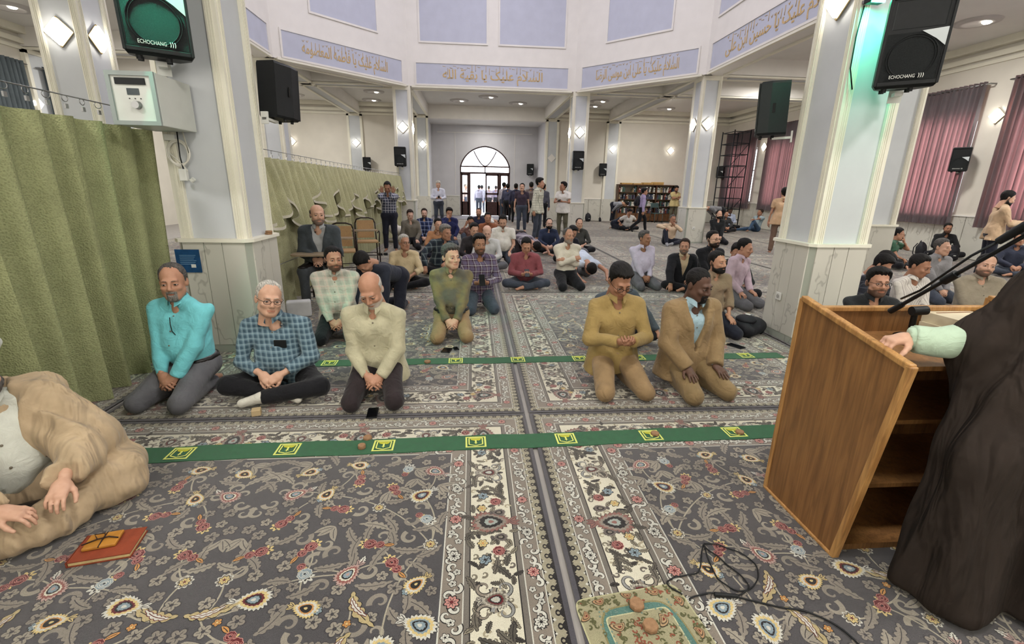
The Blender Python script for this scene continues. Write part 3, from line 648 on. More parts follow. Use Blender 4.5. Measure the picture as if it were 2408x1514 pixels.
# ---------------- paisley prayer rug in the foreground ----------------
def prayer_rug():
    cp = CP(.0003); BE, TE = (170, 164, 130), (92, 132, 122); hx, hy = .228, .36
    th = np.linspace(0, 2*PI, 48, endpoint=False)
    def rr2(hx, hy, k=5): return np.c_[np.sign(np.cos(th))*np.abs(np.cos(th))**(2/k)*hx, np.sign(np.sin(th))*np.abs(np.sin(th))**(2/k)*hy]
    cp.fan(rr2(hx, hy, 14), (196, 192, 150), 0); cp.fan(rr2(hx-.006, hy-.006, 14), BE, 1)
    cp.fan(rr2(.165, .30, 5), (150, 140, 96), 2); cp.fan(rr2(.158, .292, 5), TE, 3); cp.fan(rr2(.135, .262, 16), (210, 206, 164), 4); cp.fan(rr2(.13, .257, 16), BE, 5)
    g = np.random.default_rng(5)
    niche = np.c_[np.cos(th)*.075, np.sin(th)*.14-.05]*(1+.05*np.cos(9*th))[:, None]; cp.fan(niche*1.07+np.array([0, .004]), (150, 140, 96), 6); cp.fan(niche, TE, 7)
    def paisley(c, s, a, L, col):
        t = np.linspace(0, 2*PI, 30, endpoint=False); P = np.c_[np.cos(t)*(1+.5*np.sin(t/2)), np.sin(t)*.62*(1.1-.5*np.cos(t))]; P[:, 1] += .35*P[:, 0]**2
        for k, cc in ((1, (70, 60, 44)), (.88, col), (.66, (96, 80, 60)), (.5, col), (.24, (120, 50, 40))): cp.fan(rot2(P*s*k, a)+np.array(c), cc, L); L += 1
    for s in (-1, 1):
        for y in (-.28, -.14, 0, .14, .28): paisley((s*.197, y), .02, 1.57+s*.4, 6, (190, 150, 110))
        for y in (-.1, .06): paisley((s*.1, y), .026, .9*s+1.5, 9, (198, 170, 130))
        paisley((s*.12, .33), .02, .4, 6, (190, 150, 110)); paisley((s*.09, .21), .024, s*.6+.8, 9, (190, 160, 120))
    paisley((0, .335), .018, 0, 6, (190, 150, 110))
    for i in range(620):
        x, y = g.uniform(-.22, .22), g.uniform(-.35, .35)
        inn = abs(x) < .125 and abs(y) < .25; band = abs(x) < .16 and abs(y) < .295 and not inn; nic = (x/.075)**2+((y+.05)/.14)**2 < 1.1
        if band or nic: cp.fan(radial(.004, 5, .3)+np.array([x, y]), (120, 150, 138), 8)
        else: scroll(cp, (x, y), .011, g.uniform(0, 6), 6, (98, 98, 62) if i % 4 else (150, 84, 62), .005, .7)
    return cp.mesh('prayer_rug')
o = link('prayer_rug', prayer_rug(), None, (.66, 1.12, .003), (0, 0, .13)); tag(o, 'small beige and teal paisley prayer rug at the bottom edge', 'prayer rug')
# ---------------- figures: implicit bodies meshed with surface nets ----------------
class Field:
    def __init__(s, lo, hi, h):
        s.h = h; s.lo = np.array(lo, np.float32); s.n = np.ceil((np.array(hi)-s.lo)/h).astype(int)+1; s.a = np.full(s.n, 9., np.float32)
    def block(s, c0, c1, m):
        i0 = np.clip(np.floor((np.minimum(c0, c1)-m-s.lo)/s.h).astype(int), 0, s.n-1); i1 = np.clip(np.ceil((np.maximum(c0, c1)+m-s.lo)/s.h).astype(int)+1, 1, s.n)
        if (i1 <= i0).any(): return None, None
        sl = tuple(slice(a, b) for a, b in zip(i0, i1)); ax = [s.lo[k]+s.h*np.arange(i0[k], i1[k], dtype=np.float32) for k in range(3)]
        return sl, (ax[0][:, None, None], ax[1][None, :, None], ax[2][None, None, :])
    def comb(s, sl, d, k, op):
        b = s.a[sl]
        if op == 'u':
            if k > 0: hh = np.maximum(k-np.abs(b-d), 0)/k; s.a[sl] = np.minimum(b, d)-hh*hh*k*.25
            else: s.a[sl] = np.minimum(b, d)
        else:
            d = -d; hh = np.maximum(k-np.abs(b-d), 0)/max(k, 1e-6); s.a[sl] = np.maximum(b, d)+hh*hh*k*.25
    def cone(s, a, b, ra, rb, k=.02, op='u', cuts=()):
        a, b = np.array(a, np.float32), np.array(b, np.float32); sl, X = s.block(a, b, max(ra, rb)+k+.06)
        if sl is None: return
        ba = b-a; q = [X[i]-a[i] for i in range(3)]; L2 = float(ba@ba)+1e-9
        t = np.clip((q[0]*ba[0]+q[1]*ba[1]+q[2]*ba[2])/L2, 0, 1)
        d = np.sqrt((q[0]-t*ba[0])**2+(q[1]-t*ba[1])**2+(q[2]-t*ba[2])**2)-(ra+(rb-ra)*t)
        for p, n in cuts: d = np.maximum(d, (X[0]-p[0])*n[0]+(X[1]-p[1])*n[1]+(X[2]-p[2])*n[2])
        s.comb(sl, d.astype(np.float32), k, op)
    def ell(s, c, r, k=.02, op='u', R=None):
        c = np.array(c, np.float32); r = np.array(r, np.float32); m = max(r)+k+.03; sl, X = s.block(c, c, m)
        if sl is None: return
        q = [X[i]-c[i] for i in range(3)]
        if R is not None: q = [q[0]*R[0][j]+q[1]*R[1][j]+q[2]*R[2][j] for j in range(3)]
        k0 = np.sqrt((q[0]/r[0])**2+(q[1]/r[1])**2+(q[2]/r[2])**2)+1e-6; k1 = np.sqrt((q[0]/r[0]**2)**2+(q[1]/r[1]**2)**2+(q[2]/r[2]**2)**2)+1e-6
        s.comb(sl, (k0*(k0-1)/k1).astype(np.float32), k, op)
    def full(s): return [s.lo[k]+s.h*np.arange(s.n[k], dtype=np.float32).reshape([-1 if j == k else 1 for j in range(3)]) for k in range(3)]
    def wrinkle(s, amp, seed, f=1.):
        X, Y, Z = s.full(); g = np.random.default_rng(seed); w = 0
        for i in range(4):
            v = g.normal(size=3); v /= np.linalg.norm(v); fr = f*(16+9*i); p = g.uniform(0, 6)
            w = w+np.sin(fr*(v[0]*X+v[1]*Y+v[2]*Z)+p+1.6*np.sin(9*X+7*Z+p)+1.2*np.sin(8*Y-6*Z+p*2))/(1+.4*i)
        s.a += (amp*(w*.6+.9*np.maximum(0, w)**2*.6-.2)).astype(np.float32)
    def nets(s):
        A = s.a; sg = A < 0; nx, ny, nz = A.shape; cor = [(i, j, k) for i in (0, 1) for j in (0, 1) for k in (0, 1)]
        def sub(M, c): return M[c[0]:nx-1+c[0], c[1]:ny-1+c[1], c[2]:nz-1+c[2]]
        cnt = sum(sub(sg, c).astype(np.int8) for c in cor); act = (cnt > 0) & (cnt < 8); idx = np.argwhere(act)
        if not len(idx): return np.zeros((0, 3)), np.zeros((0, 4), int)
        vid = np.full(act.shape, -1, np.int64); vid[act] = np.arange(len(idx)); acc = np.zeros((len(idx), 3)); num = np.zeros(len(idx))
        vals = {c: A[idx[:, 0]+c[0], idx[:, 1]+c[1], idx[:, 2]+c[2]] for c in cor}
        for c in cor:
            for ax in range(3):
                if c[ax]: continue
                d = list(c); d[ax] = 1; va, vb = vals[c], vals[tuple(d)]; cr = (va < 0) != (vb < 0); t = np.where(cr, va/np.where(cr, va-vb, 1), 0)
                p = np.tile(np.array(c, float), (len(idx), 1)); p[:, ax] += t; acc += p*cr[:, None]; num += cr
        V = s.lo+s.h*(idx+acc/np.maximum(num, 1)[:, None]); Q = []
        for ax in range(3):
            u, v = (ax+1) % 3, (ax+2) % 3; lo = [slice(None)]*3; hi = [slice(None)]*3; lo[ax] = slice(0, -1); hi[ax] = slice(1, None)
            for w_ in (lo, hi): w_[u] = slice(1, -1); w_[v] = slice(1, -1)
            a, b = sg[tuple(lo)], sg[tuple(hi)]; e = np.argwhere(a != b)
            if not len(e): continue
            fl = a[tuple(e.T)]; e[:, u] += 1; e[:, v] += 1
            def cell(du, dv): q = e.copy(); q[:, u] -= du; q[:, v] -= dv; return vid[tuple(q.T)]
            q = np.stack([cell(1, 1), cell(0, 1), cell(0, 0), cell(1, 0)], 1); q[~fl] = q[~fl][:, ::-1]; Q.append(q)
        Q = np.concatenate(Q); Q = Q[(Q >= 0).all(1)]
        return V, Q
def relax(V, Q, n=1, lam=.5):
    for _ in range(n):
        acc = np.zeros_like(V); c = np.zeros(len(V))
        for i, j in ((0, 1), (1, 2), (2, 3), (3, 0)):
            np.add.at(acc, Q[:, i], V[Q[:, j]]); np.add.at(acc, Q[:, j], V[Q[:, i]]); np.add.at(c, Q[:, i], 1); np.add.at(c, Q[:, j], 1)
        V = V*(1-lam)+lam*acc/np.maximum(c, 1)[:, None]
    return V
# ---- heads (face towards -Y, origin between the ears) ----
def head_field(shape, h=.005):
    w, j, nz = {'avg': (1, 1, 1), 'long': (.95, 1.05, 1.1), 'round': (1.06, .97, .95), 'old': (1, 1.02, 1.15)}[shape]
    f = Field((-.105, -.14, -.2), (.105, .125, .145), h)
    f.ell((0, .018, .04), (.077*w, .097, .088), .01); f.ell((0, -.03, -.035), (.063*w, .068, .083*j), .03)
    f.ell((0, -.066, -.092*j), (.028*w, .026, .024), .025); f.cone((-.048*w, -.02, -.06), (-.02, -.062, -.092*j), .022, .02, .03); f.cone((.048*w, -.02, -.06), (.02, -.062, -.092*j), .022, .02, .03)
    f.cone((-.035, -.082, .026), (.035, -.082, .026), .013, .013, .02)
    for s in (-1, 1):
        f.ell((s*.033, -.1, .006), (.02, .018, .013), .016, 's'); f.ell((s*.043*w, -.07, -.024), (.02, .02, .016), .02); f.ell((s*.033, -.082, .004), (.0165, .0125, .0115), .004)
        f.ell((s*.077*w, .014, -.004), (.009, .02, .033), .006, R=Matrix.Rotation(-s*.35, 3, 'Z')); f.ell((s*.0125, -.103, -.03), (.009, .011, .008), .008)
    f.cone((0, -.092, .022), (0, -.113*(.9+.1*nz), -.024), .0085, .0125, .010); f.cone((0, -.093, -.05), (0, -.093, -.053), .012, .012, .02)
    f.cone((-.017, -.094, -.0575), (.017, -.094, -.0575), .006, .006, .006); f.cone((-.014, -.094, -.0675), (.014, -.094, -.0675), .0068, .0068, .006)
    f.cone((-.022, -.101, -.0625), (.022, -.101, -.0625), .0022, .0022, .003, 's')
    f.cone((0, .015, -.05), (0, .028, -.2), .054, .056, .03)
    return f
HEADS = {}
def ang_interp(X, Y, pts):
    th = np.degrees(np.arctan2(np.abs(X), -(Y-.015))); xs, ys = zip(*pts); return np.interp(th, xs, ys)
HAIRS = {'short': ([(0, .084), (25, .086), (42, .078), (58, .05), (70, .012), (80, -.02), (96, -.028), (110, -.04), (180, -.078)], .015, .006), 'thick': ([(0, .078), (25, .08), (42, .074), (58, .045), (70, .01), (80, -.022), (96, -.03), (110, -.042), (180, -.08)], .024, .009),
 'receding': ([(0, .105), (25, .112), (45, .1), (60, .06), (72, .01), (82, -.018), (96, -.026), (110, -.04), (180, -.076)], .010, .006), 'bald': ([(0, .3), (62, .3), (72, .02), (82, -.012), (96, -.022), (110, -.04), (180, -.076)], .006, .006), 'buzz': ([(0, .086), (25, .09), (42, .08), (58, .05), (70, .012), (80, -.015), (96, -.025), (110, -.035), (180, -.07)], .006, .005)}
def build_head(shape, lod=.005):
    f = head_field(shape, lod); V, Q = f.nets(); V = relax(V, Q, 1, .35)
    tint = np.exp(-((V[:, 2]+.0625)/.0075)**4)*(np.abs(V[:, 0]) < .025)*(V[:, 1] < -.085)
    X, Y, Z = V.T; th = np.degrees(np.arctan2(np.abs(X), -(Y-.015))); line = np.interp(th, [0, 20, 40, 60, 78, 90], [-.04, -.046, -.058, -.05, 0, .03])
    reg = np.maximum(np.maximum(Z-line, (th-92)*.001), -.128-Z+X*X*6); mouth = (np.sqrt((X/.024)**2+((Z+.0635)/.01)**2)-1)*.012; reg = np.maximum(reg, -mouth); reg = np.where(Y > .03, 1, reg)
    mous = np.maximum(np.maximum(np.abs(X)-.03, np.abs(Z+.0485+X*X*9)-.009), Y+.07); wb = np.clip(.35-np.minimum(reg, mous)/.008, 0, 1); wg = np.clip(.35-np.minimum(np.maximum(reg, np.abs(X)-.034), mous)/.008, 0, 1); wm = np.clip(.35-mous/.008, 0, 1)
    if lod == .005: HEADS[shape] = (f,)
    HEADS[shape, lod] = (f, V, Q, tint, {'short': wb*.78, 'full': wb*.9, 'goatee': wg*.9, 'moustache': wm*.8})
for s_ in ('avg', 'long', 'round', 'old'):
    for l_ in (.005, .0082, .012): build_head(s_, l_)
HAIRME = {}
def hair_mesh(shape, style):
    k = (shape, style)
    if k in HAIRME: return HAIRME[k]
    f0 = HEADS[shape][0]; f = Field((-.115, -.14, -.1), (.115, .14, .165), .0072); X, Y, Z = f.full()
    # resample the head field
    i = [np.clip(((f.lo[k2]+f.h*np.arange(f.n[k2]))-f0.lo[k2])/f0.h, 0, f0.n[k2]-1.001) for k2 in range(3)]; i0 = [a.astype(int) for a in i]; fr = [(a-b) for a, b in zip(i, i0)]
    H = 0
    for c in np.ndindex(2, 2, 2):
        wgt = 1
        for k2 in range(3): wgt = wgt*((fr[k2] if c[k2] else 1-fr[k2]).reshape([-1 if j == k2 else 1 for j in range(3)]))
        H = H+wgt*f0.a[np.ix_(i0[0]+c[0], i0[1]+c[1], i0[2]+c[2])]
    # beyond head grid: extend with distance
    over = sum(np.maximum(0, np.maximum((f0.lo[k2]-A), A-(f0.lo[k2]+f0.h*(f0.n[k2]-1))))**2 for k2, A in enumerate((X, Y, Z)))**.5; H = H+over
    pts, tt, ts = HAIRS[style]; zl = ang_interp(X, Y, pts); tq = np.arctan2(X, -(Y-.015)); zl = zl+.0045*np.sin(17*tq+1)+.003*np.sin(41*tq); th = ts+(tt-ts)*np.clip((Z-.03)/.07, 0, 1)
    if style == 'thick': th = th+.012*np.clip((-Y)/.08, 0, 1)*np.clip((Z-.05)/.05, 0, 1)
    lump = .0016*np.sin(X*170+2*np.sin(Z*60))*np.sin(Y*60+Z*50)
    th = th*np.clip((Z-zl)/.035, .1, 1); a = np.maximum(H-th-lump, zl-Z); 
    if style == 'bald': a = np.maximum(a, Z-.062)
    ear = np.sqrt((np.abs(X)-.086)**2+((Y-.018)/1.0)**2+((Z+.006)/1.55)**2)-.0225; a = np.maximum(a, -ear)
    f.a = a.astype(np.float32)
    for s in (-1, 1): f.cone((s*.016, -.0965, .026), (s*.034, -.0945, .0325), .0042, .0042, .002); f.cone((s*.034, -.0945, .0325), (s*.05, -.083, .025), .0042, .002, .002)
    V, Q = f.nets(); V = relax(V, Q, 1, .3); me = fastmesh('hair', V, Q, [None]); HAIRME[k] = me; return me
def beard_mesh(shape, style):
    k = (shape, 'b', style)
    if k in HAIRME: return HAIRME[k]
    f0 = HEADS[shape][0]; f = Field(f0.lo+np.array([0, 0, .04]), (.1, .06, 0), .005); 
    o = np.round((f.lo-f0.lo)/f0.h).astype(int); f.a = np.full(f.n, 9, np.float32); e = np.minimum(f.n, f0.n-o); f.a[:e[0], :e[1], :e[2]] = f0.a[o[0]:o[0]+e[0], o[1]:o[1]+e[1], o[2]:o[2]+e[2]]
    f.lo = f0.lo+o*f0.h; X, Y, Z = f.full(); H = f.a; th = np.degrees(np.arctan2(np.abs(X), -(Y-.015)))
    t = {'full': .0085, 'short': .003, 'goatee': .009, 'moustache': .008}[style]
    line = np.interp(th, [0, 20, 40, 60, 85], [-.04, -.046, -.06, -.056, -.005]); reg = np.maximum(Z-line, th-92); reg = np.maximum(reg, -.128-Z+X*X*6)
    mouth = (np.sqrt((X/.018)**2+((Z+.0635)/.0062)**2)-1)*.012; reg = np.maximum(reg, -mouth)
    mous = np.maximum(np.maximum(np.abs(X)-.028, np.abs(Z+.0485+X*X*9)-.0068), Y+.07)
    if style == 'goatee': reg = np.maximum(reg, np.abs(X)-.033)
    if style == 'moustache': reg = mous
    else: reg = np.minimum(reg, mous)
    under = np.maximum(0, (Y+.02)*1.)  # thin out under the jaw
    t = t*np.clip(-reg/.016, .18, 1); a = np.maximum(H-t+under*.4-.0015*np.sin(X*160)*np.sin(Z*140+Y*90), reg); f.a = a.astype(np.float32); f.a[[0, -1]] = 1; f.a[:, :, 0] = 1
    V, Q = f.nets(); V = relax(V, Q, 1, .3); me = fastmesh('beard', V, Q, [None]); HAIRME[k] = me; return me
def eye_mesh():
    mb = MB(); ew = mat('eye_white', (206, 198, 190), .3, 0); ir = mat('iris_dark_brown', (34, 22, 16), .15, 0); la = mat('lashes', (24, 18, 16), .7, 0)
    n = 12; P = np.zeros((n+1, n, 3))
    for i in range(n+1):
        for j in range(n): u = PI*i/n; v = 2*PI*j/(n-1); P[i, j] = (.0135*math.cos(u), -.009*math.sin(u)*abs(math.cos(v/2-PI/2))-.0 if False else -.0095*math.sin(u)*max(0, math.cos((v-PI)/2)) , .0042*math.sin(u)*math.sin(v-PI))
    mb.grid(P, ew); mb.lathe([(0, 0), (.0052, .0012), (.0058, .003)], ir, 12)
    k = len(mb.v)-36
    for q in range(k, len(mb.v)): x, y, z = mb.v[q]; mb.v[q] = (x, -.0105+z*.6, y*.78)
    mb.tube([(-.0155, .002, -.0005), (-.008, -.0085, .0042), (0, -.0105, .0054), (.008, -.0085, .0044), (.0155, .002, .0)], .0016, la, 5)
    mb.tube([(-.0135, 0, -.002), (0, -.0085, -.0065), (.0135, 0, -.002)], .0009, mat('lower_lid', (130, 92, 76), .6, 0), 4)
    return mb.mesh('eye')
EYE = eye_mesh()
def glasses_mesh():
    mb = MB(); fr = [None]
    for s in (-1, 1):
        pts = [(s*.034+.024*math.cos(a)*(1), -.112, .004+.0165*math.sin(a)) for a in np.linspace(0, 2*PI, 18, endpoint=False)]; mb.tube(pts, .0017, BLACKG, 5, True)
        mb.tube([(s*.058, -.11, .008), (s*.08, -.06, .01), (s*.086, .01, .008), (s*.085, .03, -.01)], .0017, BLACKG, 5)
        mb.add([(s*.034+.023*math.cos(a), -.112, .004+.0155*math.sin(a)) for a in np.linspace(0, 2*PI, 14, endpoint=False)], [tuple(range(14))], GLASS)
    mb.tube([(-.011, -.113, .008), (0, -.116, .011), (.011, -.113, .008)], .0016, BLACKG, 5); return mb.mesh('glasses')
SPECS = glasses_mesh()
# ---- hands: fingers +X, palm towards -Z, thumb towards +Y ----
def hand(curl, spread=.05, thumb=.5, vx=.0052):
    f = Field((-.05, -.07, -.1), (.21, .11, .05), vx)
    f.cone((-.04, 0, 0), (.02, 0, 0), .024, .026, .02); f.cone((.02, .022, -.002), (.085, .028, .0), .017, .0145, .02); f.cone((.02, 0, 0), (.09, .005, .002), .018, .0145, .02); f.cone((.02, -.022, -.002), (.08, -.024, -.002), .016, .013, .02)
    for k, (y, L, r) in enumerate(((.031, .070, .0090), (.0105, .078, .0094), (-.0105, .072, .0090), (-.030, .056, .0080))):
        p = np.array([.086-.004*abs(k-1), y, .001]); a = 0; sp = (1.5-k)*spread
        for q, (fr, cu) in enumerate(((.46, curl[0]), (.30, curl[1]), (.24, curl[2]))):
            a += cu*(1+.06*k); d = np.array([math.cos(a)*math.cos(sp), math.cos(a)*math.sin(sp), -math.sin(a)]); e = p+d*L*fr; f.cone(p, e, r*(1-.06*q), r*(.95-.08*q), .004 if q else .006); p = e
    p = np.array([.012, .024, -.008]); a = .75
    for q, (L, r) in enumerate(((.042, .0135), (.032, .0115), (.026, .0098))):
        d = np.array([math.cos(a-.2*q), math.sin(a-.3*q)*.85, -thumb*(.45+.25*q)]); d /= np.linalg.norm(d); e = p+d*L; f.cone(p, e, r, r*.9, .008); p = e
    V, Q = f.nets(); return relax(V, Q, 1, .3), Q
HANDS = {'relax': hand((.35, .5, .3)), 'flat': hand((.1, .14, .1), .1, .25), 'fist': hand((1.2, 1.5, .9), .0, .9), 'hold': hand((.7, .75, .5), .03, .8), 'open': hand((.05, .06, .05), .06, .2), 'clasp': hand((.55, .8, .5), .0, .9)}
HANDSL = {'relax': hand((.35, .5, .3), vx=.0085), 'flat': hand((.1, .14, .1), .1, .25, .0085), 'fist': hand((1.2, 1.5, .9), .0, .9, .0085), 'hold': hand((.7, .75, .5), .03, .8, .0085), 'open': hand((.05, .06, .05), .06, .2, .0085), 'clasp': hand((.55, .8, .5), .0, .9, .0085)}
# ---- skin, hair and cloth materials ----
def skinmat(name, c):
    m, nt, p = nodes(name); at = N(nt, 'ShaderNodeAttribute', attribute_name='tint'); bc = N(nt, 'ShaderNodeAttribute', attribute_name='beardc'); v = coords(nt); no = N(nt, 'ShaderNodeTexNoise', i_Scale=30.0, i_Detail=4.0); nt.links.new(v, no.inputs[0])
    c = lin(c); d = (c[0]*.9, c[1]*.85, c[2]*.82, 1); lip = (c[0]*.78, c[1]*.5, c[2]*.48, 1)
    nt.links.new(mixc(nt, bc.outputs[3], mixc(nt, mathn(nt, 'MULTIPLY', at.outputs[2], .8), ramp(nt, no.outputs[0], [(.3, d), (.65, c)]), lip), bc.outputs[0]), p.inputs['Base Color']); p.inputs['Roughness'].default_value = .5; p.inputs['Specular IOR Level'].default_value = .35
    p.inputs['Subsurface Weight'].default_value = .0; MATS[name] = m; return m
SKIN = {k: skinmat('skin_'+k, c) for k, c in (('fair', (206, 164, 140)), ('mid', (184, 138, 113)), ('tan', (160, 116, 92)), ('dark', (94, 68, 56)), ('pale', (216, 176, 156)))}
def hairmat(name, c):
    m, nt, p = nodes('hair_'+name); v = coords(nt, (160, 26, 70)); no = N(nt, 'ShaderNodeTexNoise', i_Scale=1.0, i_Detail=3.0); nt.links.new(v, no.inputs[0]); c = lin(c)
    nt.links.new(ramp(nt, no.outputs[0], [(.32, tuple(x*.5 for x in c[:3])+(1,)), (.68, tuple(min(1, x*1.3+.003) for x in c[:3])+(1,))]), p.inputs['Base Color']); p.inputs['Roughness'].default_value = .6; p.inputs['Specular IOR Level'].default_value = .18; bump(nt, p, no.outputs[0], .8, .008); return m
HRGB = {'black': (24, 21, 20), 'brown': (50, 38, 32), 'grey': (126, 122, 116), 'white': (186, 182, 174), 'salt': (86, 82, 79)}; HAIRC = {k: hairmat(k, c) for k, c in HRGB.items()}; HAIRL = {k: lin(c) for k, c in HRGB.items()}
def cloth(name, c, pat=None, c2=None, sc=60, c3=None, rough=.85, fold=0, sheen=.12):
    if name in MATS: return MATS[name]
    m, nt, p = nodes(name); v = coords(nt); c = lin(c); p.inputs['Roughness'].default_value = rough; p.inputs['Sheen Weight'].default_value = sheen; p.inputs['Specular IOR Level'].default_value = .2
    no = N(nt, 'ShaderNodeTexNoise', i_Scale=11.0, i_Detail=5.0); nt.links.new(v, no.inputs[0]); mul = ramp(nt, no.outputs[0], [(.3, (.84, .84, .84, 1)), (.7, (1.06, 1.06, 1.06, 1))])
    col = c
    if pat:
        sx = N(nt, 'ShaderNodeSeparateXYZ'); nt.links.new(v, sx.inputs[0])
        hyp = mathn(nt, 'ADD', sx.outputs[0], mathn(nt, 'MULTIPLY', sx.outputs[1], .55))
        def band(src, s, th, ph=0):
            fr = mathn(nt, 'FRACT', mathn(nt, 'ADD', mathn(nt, 'MULTIPLY', src, s), 50.13+ph)); return mathn(nt, 'LESS_THAN', fr, th)
        if pat == 'plaid':
            vx, hz = band(hyp, sc, .5), band(sx.outputs[2], sc, .5); col = mixc(nt, mathn(nt, 'MULTIPLY', mathn(nt, 'ADD', vx, hz), .5), c, lin(c2))
            if c3: tx, tz = band(hyp, sc, .12, .25), band(sx.outputs[2], sc, .12, .25); col = mixc(nt, mathn(nt, 'MULTIPLY', mathn(nt, 'ADD', tx, tz), .5), col, lin(c3))
        elif pat == 'lines': col = mixc(nt, mathn(nt, 'MAXIMUM', band(hyp, sc, .14), band(sx.outputs[2], sc, .14)), c, lin(c2))
        elif pat == 'stripe': col = mixc(nt, band(hyp, sc, .2), c, lin(c2))
        elif pat == 'blotch':
            n2 = N(nt, 'ShaderNodeTexNoise', i_Scale=sc, i_Detail=2.0); nt.links.new(v, n2.inputs[0]); col = ramp(nt, n2.outputs[0], [(.42, c), (.6, lin(c2))])
    nt.links.new(mixc(nt, 1.0, col, mul, 'MULTIPLY'), p.inputs['Base Color'])
    n3 = N(nt, 'ShaderNodeTexNoise', i_Scale=13.0, i_Detail=5.0, i_Distortion=1.2); nt.links.new(v, n3.inputs[0]); bump(nt, p, n3.outputs[0], .42, .03)
    if fold:
        v4 = coords(nt, (7, 7, 1.6)); n4 = N(nt, 'ShaderNodeTexNoise', i_Scale=1.0, i_Detail=3.0, i_Distortion=.6); nt.links.new(v4, n4.inputs[0]); bump(nt, p, mathn(nt, 'ADD', n4.outputs[0], mathn(nt, 'MULTIPLY', n3.outputs[0], .03)), fold, .12)
    MATS[name] = m; return m
def collar_mesh():
    mb = MB(); n = 26; P = np.zeros((n, 4, 3))
    for i in range(n):
        a = -PI/2+.34+(2*PI-.68)*i/(n-1); fr = min(1, abs(math.sin((a+PI/2)/2)));  f = min(i, n-1-i)/(n/2)
        R = .062; up = .052+.012*f; out = .016+.006*f; pt = .022*max(0, 1-f*5)
        c, s = math.cos(a), math.sin(a); 
        P[i, 0] = (c*R, s*R*1.02, .0); P[i, 1] = (c*(R-.003), s*(R-.003)*1.02, up); P[i, 2] = (c*(R+.006), s*(R+.006)*1.02, up-.004); P[i, 3] = (c*(R+out), s*(R+out)*1.04-pt*.6, up-.042-pt)
    mb.grid(P, None); return mb
COLLAR = None
def get_collar():
    global COLLAR
    if COLLAR is None:
        mb = collar_mesh(); me = bpy.data.meshes.new('collar'); me.from_pydata(mb.v, [], mb.f); me.materials.append(None); me.polygons.foreach_set('use_smooth', [True]*len(mb.f)); COLLAR = me
    return COLLAR
def objmat(o, m): o.material_slots[0].link = 'OBJECT'; o.material_slots[0].material = m; return o
def V3(*a): return np.array(a, float)
def unit(v): v = np.asarray(v, float); return v/(np.linalg.norm(v)+1e-9)
def ik(S, W, l1, l2, hint):
    d = W-S; L = np.linalg.norm(d); L = min(L, (l1+l2)*.995); u = unit(d); W = S+u*L; a = (l1*l1-l2*l2+L*L)/(2*L); h = math.sqrt(max(l1*l1-a*a, 1e-6)); hp = np.asarray(hint, float); hp = unit(hp-u*(hp@u)); return S+u*a+hp*h, W
def basis(fwd, up):
    x = unit(fwd); z = unit(np.asarray(up, float)-x*(np.asarray(up) @ x)); return np.stack([x, np.cross(z, x), z], 1)
def dvec(az, el):
    """direction from torso lean: az about z, el forward(-y)"""
    return az
POSES = {}
